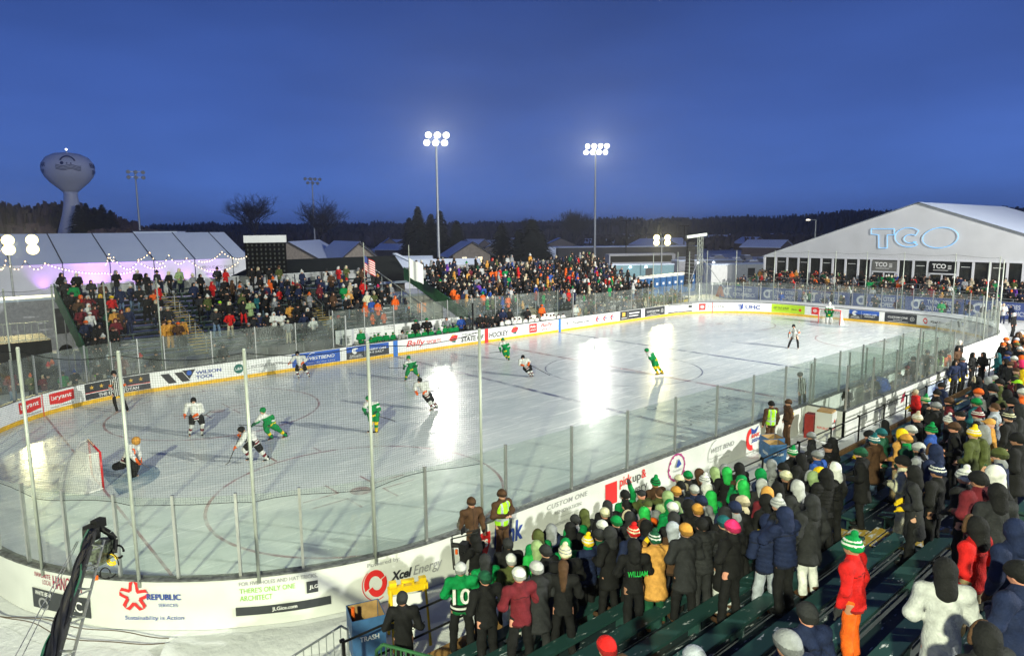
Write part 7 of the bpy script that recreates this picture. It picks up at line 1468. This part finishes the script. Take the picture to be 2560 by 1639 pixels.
for _ in range(75): it.append((49.5+random.uniform(-.15, .2), random.uniform(-16, 19), 1.2, math.pi/2+random.gauss(0, .3), random.uniform(1.65, 1.85)))
for _ in range(38): r = random.randrange(1, 11); it.append((random.choice([random.uniform(-17, -10.6), random.uniform(-8.6, -3), random.uniform(-24, -19.4)]), 16.2+r*.72, 1.2+r*.255, math.pi+random.gauss(.4, .3), random.choice([1.2, 1.7, 1.75])))
for _ in range(90): it.append((random.uniform(50.6, 56), random.uniform(-15, 18), 1.2, math.pi/2+random.gauss(0, .6), random.uniform(1.6, 1.85)))
for _ in range(26): it.append((random.uniform(35, 39), random.uniform(-12, 10), 0, math.pi/2+random.gauss(0, .8), random.uniform(1.5, 1.8)))
for k in range(60): x = random.uniform(24, 37); r = random.randrange(0, 6); it.append((x, NY-r*NT, NZ+r*NRI, random.gauss(.7, .3), random.uniform(1.65, 1.85)))
for k in range(40): it.append((random.uniform(-24, 3), 25.6+random.random()*6, 1.6, math.pi+random.gauss(0, 1), 1.75)) if 0 else None
it += EXTRA
crowd('crowd', it)
print('PEOPLE', len(PEOPLE), 'crowd', len(it))
# ================================================================ things near the camera
# camera crane
T0 = CAM+ray(232, 1325)*11.5; B0 = CAM+ray(122, 1660)*7.8
cr = thing('camera_crane', 'long black camera crane arm with hanging camera head at lower left', 'camera crane')
ax = (B0-T0); ax /= np.linalg.norm(ax)
b = MB(); b.tube(T0-ax*.1, B0+ax*3, .062, .085, 14); b.build('boom', mat('crane_black', (.012, .013, .015), .6, var=.3, scale=9), cr, True)
sd = -np.cross(ax, [0, 0, 1]); sd /= np.linalg.norm(sd); up_ = np.cross(sd, ax)
if up_[2] < 0: up_ = -up_
b = MB(); b.tube(T0+ax*.5+sd*.17-up_*.02, B0+ax*3+sd*.17, .016, n=6); b.tube(T0+ax*.4-sd*.15, B0+ax*3-sd*.45, .006, n=4); b.tube(T0+ax*.4-sd*.13, B0+ax*3-sd*.35, .005, n=4)
for i in range(9): a = T0+ax*(.8+i*.75); b.tube(a+up_*.05, a+sd*.18, .012, n=5); b.tube(a+sd*.18, a+ax*.15, .01, n=5)
b.build('tension_rod', mat('rod_grey', (.25, .26, .25), .4, .5), cr)
b = MB()
for k, (ph, c) in enumerate(((0, 0), (1.7, 1), (3.1, 0), (4.4, 0))):
    b.k = c; pts = [T0+ax*t+up_*(.06+.02*math.sin(t*3+ph))+sd*.06*math.cos(t*2.1+ph) for t in np.linspace(.2, 9, 60)]; b.path(pts, .011, 5)
b.build('cable_bundle', [blk, mat('cable_green', (.01, .13, .06), .5)], cr)
def CP(u, v, d=11.5): return CAM+ray(u, v)*d
b = MB(); pts = [CP(228, 1322), CP(238, 1308), CP(247, 1316), CP(274, 1332), CP(287, 1347), CP(285, 1382)]
for a, c in zip(pts[:-1], pts[1:]): b.tube(a, c, .042, .042, 8)
b.box(CP(246, 1307), (.16, .11, .12), .6); b.lathe([(.1, -.1), (.13, 0), (.1, .1)], CP(229, 1330), 12, sd); b.build('head_yoke', blk, cr)
b = MB(); c0 = CP(252, 1376); b.box(c0, (.34, .2, .22), .9, .15, .2); b.box(CP(262, 1361), (.24, .2, .12), .9); b.tube(c0-up_*0, CP(236, 1395), .07, .06, 12); b.box(CP(246, 1392), (.12, .12, .2), .4); b.tube(CP(284, 1385), CP(262, 1397), .03, n=6); b.build('video_camera', mat('camera_body', (.07, .085, .06), .45, var=.8, scale=14), cr)
b = MB(); 
def loop(c, r, n=18, w=.009, ph=0): b.path([c+CR*r*math.cos(a+ph)+CU*r*1.1*math.sin(a+ph) for a in np.linspace(0, 5.6, n)], w, 4)
loop(CP(266, 1412), .17); loop(CP(263, 1432), .07); loop(CP(295, 1378), .08, w=.016); b.k = 1; loop(CP(281, 1396), .05, w=.014); loop(CP(280, 1398), .07, w=.012); b.k = 2; b.tube(CP(240, 1438), CP(240, 1450), .028, n=8); b.k = 0; b.tube(CP(236, 1400), CP(239, 1440), .006, n=4)
b.build('loose_cable', [blk, cloth('yellow'), cloth('orange')], cr)
# handheld camera rig of the operator
p = at_z(1160, 1370, 1.45); t = thing('camera_rig', 'black framed handheld camera rig with orange grips', 'camera rig', p)
b = MB(); e = .30
fr = [CR*-.28+CU*.20, CR*.30+CU*.34, CR*.28-CU*.05, CR*-.22-CU*.45]
b.path(fr+[fr[0]], .014, 6); b.path([f+CF*.25 for f in fr]+[fr[0]+CF*.25], .012, 6); b.build('frame', blk, t)
b = MB(); b.box((0, 0, .05), (.22, .16, .16), .5); b.box((.02, .05, .38), (.16, .03, .13), .5); b.tube((-.05, .1, .05), (-.15, .22, .05), .05, .06); b.build('camera_body', blk, t); b = MB(); b.tube(CR*-.16-CU*.02, CR*-.16-CU*.12, .03); b.tube(CR*.1-CU*.02, CR*.1-CU*.12, .03); b.build('grip', cloth('orange'), t)
# trash boxes
blueb = mat('box_blue', (.035, .11, .26), .6, var=.15); card = mat('cardboard', (.36, .22, .09), .8, var=.2)
def trash_box(c, rz, label, w=.5, hh=.95, bot=None):
    t = thing('trash_box', label, 'trash box', (c[0], c[1], c[2]), rz, 'cardboard trash boxes'); b = MB(); w2 = w/2
    for x, y, dx, dy in ((0, -w2, w, .012), (0, w2, w, .012), (-w2, 0, .012, w-.03), (w2, 0, .012, w-.03)): b.box((x, y, hh*.62), (dx, dy, hh*.76)); 
    b.build('upper_walls', blueb, t); b = MB()
    for x, y, dx, dy in ((0, -w2, w, .012), (0, w2, w, .012), (-w2, 0, .012, w-.03), (w2, 0, .012, w-.03)): b.box((x, y, hh*.12), (dx, dy, hh*.235))
    b.build('lower_walls', vinyl, t); b = MB(); b.box((0, 0, .2), (w-.04, w-.04, .02)); b.box((0, w2-.012, hh*.8), (w-.05, .006, hh*.38)); b.box((w2-.012, 0, hh*.8), (.006, w-.05, hh*.38)); b.build('lining', card, t)
    b = MB()
    for txt, z, h_, q in (('TRASH', hh*.58, .1, .36),):
        V, F = fit_text(txt, q, h_, .02); b.add([(-q/2+x, -w2-.009, z+y) for x, y in V], F); b.add([(-w2-.009, q/2-x, z+y) for x, y in V], F); b.add([(w2+.009, -q/2+x, z+y) for x, y in V], F)
    b.build('lettering', inkw, t); return t
p = at_z(915, 1560, .75); trash_box((p[0], p[1], 0), R(-18), 'blue open cardboard trash box beside the man in the striped beanie', .62, 1.05)
p = at_z(1935, 1115, .8); trash_box((p[0], p[1], 0), R(-35), 'left blue trash box of the pair by the penalty box', .6, .95); trash_box((p[0]+.66, p[1]+.42, 0), R(-30), 'right blue trash box of the pair by the penalty box', .6, .92)
# recycling bins against the penalty box
p = at_z(2060, 1075, 0); t = thing('recycling_box', 'white recycling box with red and orange printing by the penalty box', 'recycling box', (-4.9, -14.2, 0), R(8)); b = MB(); b.box((0, 0, .55), (.62, .62, 1.1)); b.build('carton', vinyl, t)
b = MB(); b.box((-.22, .5, .5), (.42, .34, .95)); b.build('dispenser', mat('dispenser_red', (.28, .02, .015), .5), t); b = MB(); b.box((0, 0, 1.13), (.55, .55, .06)); b.build('rim', card, t); b = MB(); V, F = fit_text('REPUBLIC', .42, .09, .02); b.add([(-.22+x, -.318, .45+y) for x, y in V], F); b.add([(-.318, .22-x, .45+y) for x, y in V], F); V, F = star(0, .75, .12); b.add([(x, -.318, y) for x, y in V], F); b.build('lettering', inkr, t)
# yellow A-frame sign
p = at_z(1008, 1450, 1.31); t = thing('a_frame_sign', 'yellow folding sign frame with white public restrooms panel', 'sign', (p[0]+.1, p[1], 0), R(-22)); ylm = mat('sign_yellow', (.80, .52, .01), .4, var=.06)
b = MB()
for s in (-1, 1):
    b.tube((-.36, s*.34, 0), (-.34, s*.03, 1.15), .035, n=6); b.tube((.36, s*.34, 0), (.34, s*.03, 1.15), .035, n=6)
b.box((0, 0, 1.12), (.8, .12, .14)); b.box((-.3, 0, 1.24), (.14, .12, .12)); b.box((.3, 0, 1.24), (.14, .12, .12)); b.box((0, 0, 1.27), (.26, .1, .05)); b.box((-.11, 0, 1.22), (.04, .1, .1)); b.box((.11, 0, 1.22), (.04, .1, .1)); b.build('frame', ylm, t)
b = MB(); b.box((0, -.2, .58), (.66, .02, .92), rx=-.27); pn = b.build('panel', white, t)
b = MB()
for txt, z, w in (('PUBLIC', .55, .4), ('RESTROOMS', .36, .56)):
    V, F = fit_text(txt, w, .12, .01); b.add([(-w/2+x, -.213-(.58-(z+y))*.277, z+y) for x, y in V], F)
b.build('lettering', ink, pn); b = MB(); b.add([(-.1, -.07, 1.02), (.1, -.07, 1.02), (.1, -.115, .88), (-.1, -.115, .88)], [(3, 2, 1, 0)]); b.build('arrow_patch', cloth('orange'), pn)
# galvanised crowd barrier and green gate
def barrier(p0, p1, h, m, name, label, bars=13, r=.02, mesh=False):
    t = thing(name, label, 'barrier'); a, c = np.array(p0, float), np.array(p1, float); L_ = np.linalg.norm(c-a); e = (c-a)/L_
    b = MB(); z = A3(0, 0, 1); b.path([a, a+z*(h-.15), a+z*h+e*.15, c+z*h-e*.15, c+z*(h-.15), c], r, 8); b.tube(a+z*.15, c+z*.15, r*.8, n=6); b.build('frame', m, t)
    b = MB()
    for i in range(1, bars): q = a+(c-a)*i/bars; b.tube(q+z*.15, q+z*h, r*.45, n=6)
    b.build('bars', m, t); return t
q0, q1 = at_z(600, 1640, .9), at_z(868, 1560, 1.0); barrier((q0[0]-.8, q0[1]-1.2, 0), (q1[0], q1[1], 0), 1.05, steel, 'crowd_barrier', 'galvanised steel crowd barrier standing in the snow at lower left', 16)
q0, q1 = at_z(940, 1605, 1.0), at_z(1075, 1650, 1.0); barrier((q0[0], q0[1], 0), (q1[0]+.3, q1[1]-.4, 0), 1.0, greenp, 'green_railing', 'green painted metal railing at the bottom edge', 16, .03)
q = at_z(885, 1585, .6); b = MB(); b.tube((q[0], q[1], 0), (q[0], q[1], 1.15), .035); b.build if 0 else None; tag(b.build('orange_wrapped_post', cloth('orange')), 'rail post wrapped in orange tape beside the trash box', 'post')
b = MB(); r_ = 0; b.add([(-3.6, Y1-.35, .06), (2.6, Y1-.35, .06)], []) if 0 else None
# banner on the rail
t = thing('rail_banner', 'pale banner hanging on the black rail right of the trash boxes', 'banner', (2.6, -15.38, 0)); b = MB(); b.box((1.2, .02, .6), (2.4, .015, .95)); c_ = b.build('cloth', mat('banner_pale', (.35, .42, .58), .6), t); b = MB(); V, F = fit_text('JOIN THE JAM', 1.5, .2, .02); b.add([(.5+x, -.003-.01, .75+y) for x, y in V], F); V, F = rect(.6, .35, 2.0, .55); b.add([(x, -.013, y) for x, y in V], F); b.build('lettering', inkb, c_)
# far side extras
t = thing('sandwich_board', 'orange folding board standing on the snow behind the far corner glass', 'sign', (32.6, 13.9, 1.05), R(60)); b = MB(); b.add([(-.4, -.3, 0), (.4, -.3, 0), (.3, 0, 1.1), (-.3, 0, 1.1), (-.4, .3, 0), (.4, .3, 0)], [(0, 1, 2, 3), (3, 2, 5, 4)]); b.build('panel', cloth('orange'), t)
tb2 = mat('bin_yellow', (.6, .42, .04), .5); t = thing('yellow_bin', 'yellow lidded bin behind the far corner glass', 'bin', (28.5, 15.6, 0), R(10)); b = MB(); b.box((0, 0, .5), (1.5, .8, 1.0)); b.build('body', tb2, t); b = MB(); b.box((0, 0, 1.04), (1.6, .9, .1)); b.build('lid', blk, t)
# stage at far left
t = thing('camera_platform', 'black draped platform with white railing at the far left', 'platform', (0, 0, 0)); p = at_y(35, 850, 19); b = MB(); b.box((p[0]-.6, 19.5, 1.3), (4.2, 3.4, 2.6)); b.build('drape', blk, t); b = MB()
for i in range(14): b.tube((p[0]-2.6+i*.3, 17.85, 2.6), (p[0]-2.6+i*.3, 17.85, 3.6), .015, n=5)
for z in (2.7, 3.6): b.tube((p[0]-2.7, 17.85, z), (p[0]+1.5, 17.85, z), .025, n=6)
b.build('railing', polem, t)
# cables along the foot of the banner, lumps of ice on the near snow
b = MB()
for o_, ph in ((.62, 0), (.8, 2)): b.path([(*bpos(s, o_+.12*math.sin(s*1.1+ph)+.06*math.sin(s*3.3)), .12+.02*math.sin(s*2)) for s in np.linspace(-50, -28, 120)], .011, 5)
tag(b.build('power_cable', mat('cable_brown', (.10, .07, .05), .6)), 'thin brown cables lying along the foot of the near banner', 'cable')
rn = random.Random(4)
for i in range(26):
    s = rn.uniform(-46, -26); p = bpos(s, rn.uniform(1.2, 4.5)); b = MB(); r = rn.uniform(.05, .16); V = []
    me = field_mesh('snow_lump', [('e', (0, 0, 0), (r, r*.8, r*.6)), ('e', (r*.8, r*.3, 0), (r*.6, r*.5, r*.4))], r/5, r*.3, folds(r*.1, 30)); me.materials[0] = snow; o = obj('snow_lump', me); o.location = (p[0], p[1], .02); o.rotation_euler = (0, 0, rn.uniform(0, 6)); tag(o, kind='structure')
# cold evening haze
hm, N, L = new_mat('haze'); N.remove(N['Principled BSDF']); hv = nd(N, 'ShaderNodeVolumePrincipled'); hv.inputs['Density'].default_value = .0004; hv.inputs['Color'].default_value = (.8, .85, .95, 1); hv.inputs['Anisotropy'].default_value = .72
L.new(hv.outputs[0], N['Material Output'].inputs['Volume']); b = MB(); b.box((0, 0, 23), (5100, 5100, 50)); hz_ = b.build('haze', hm); tag(hz_, kind='stuff')
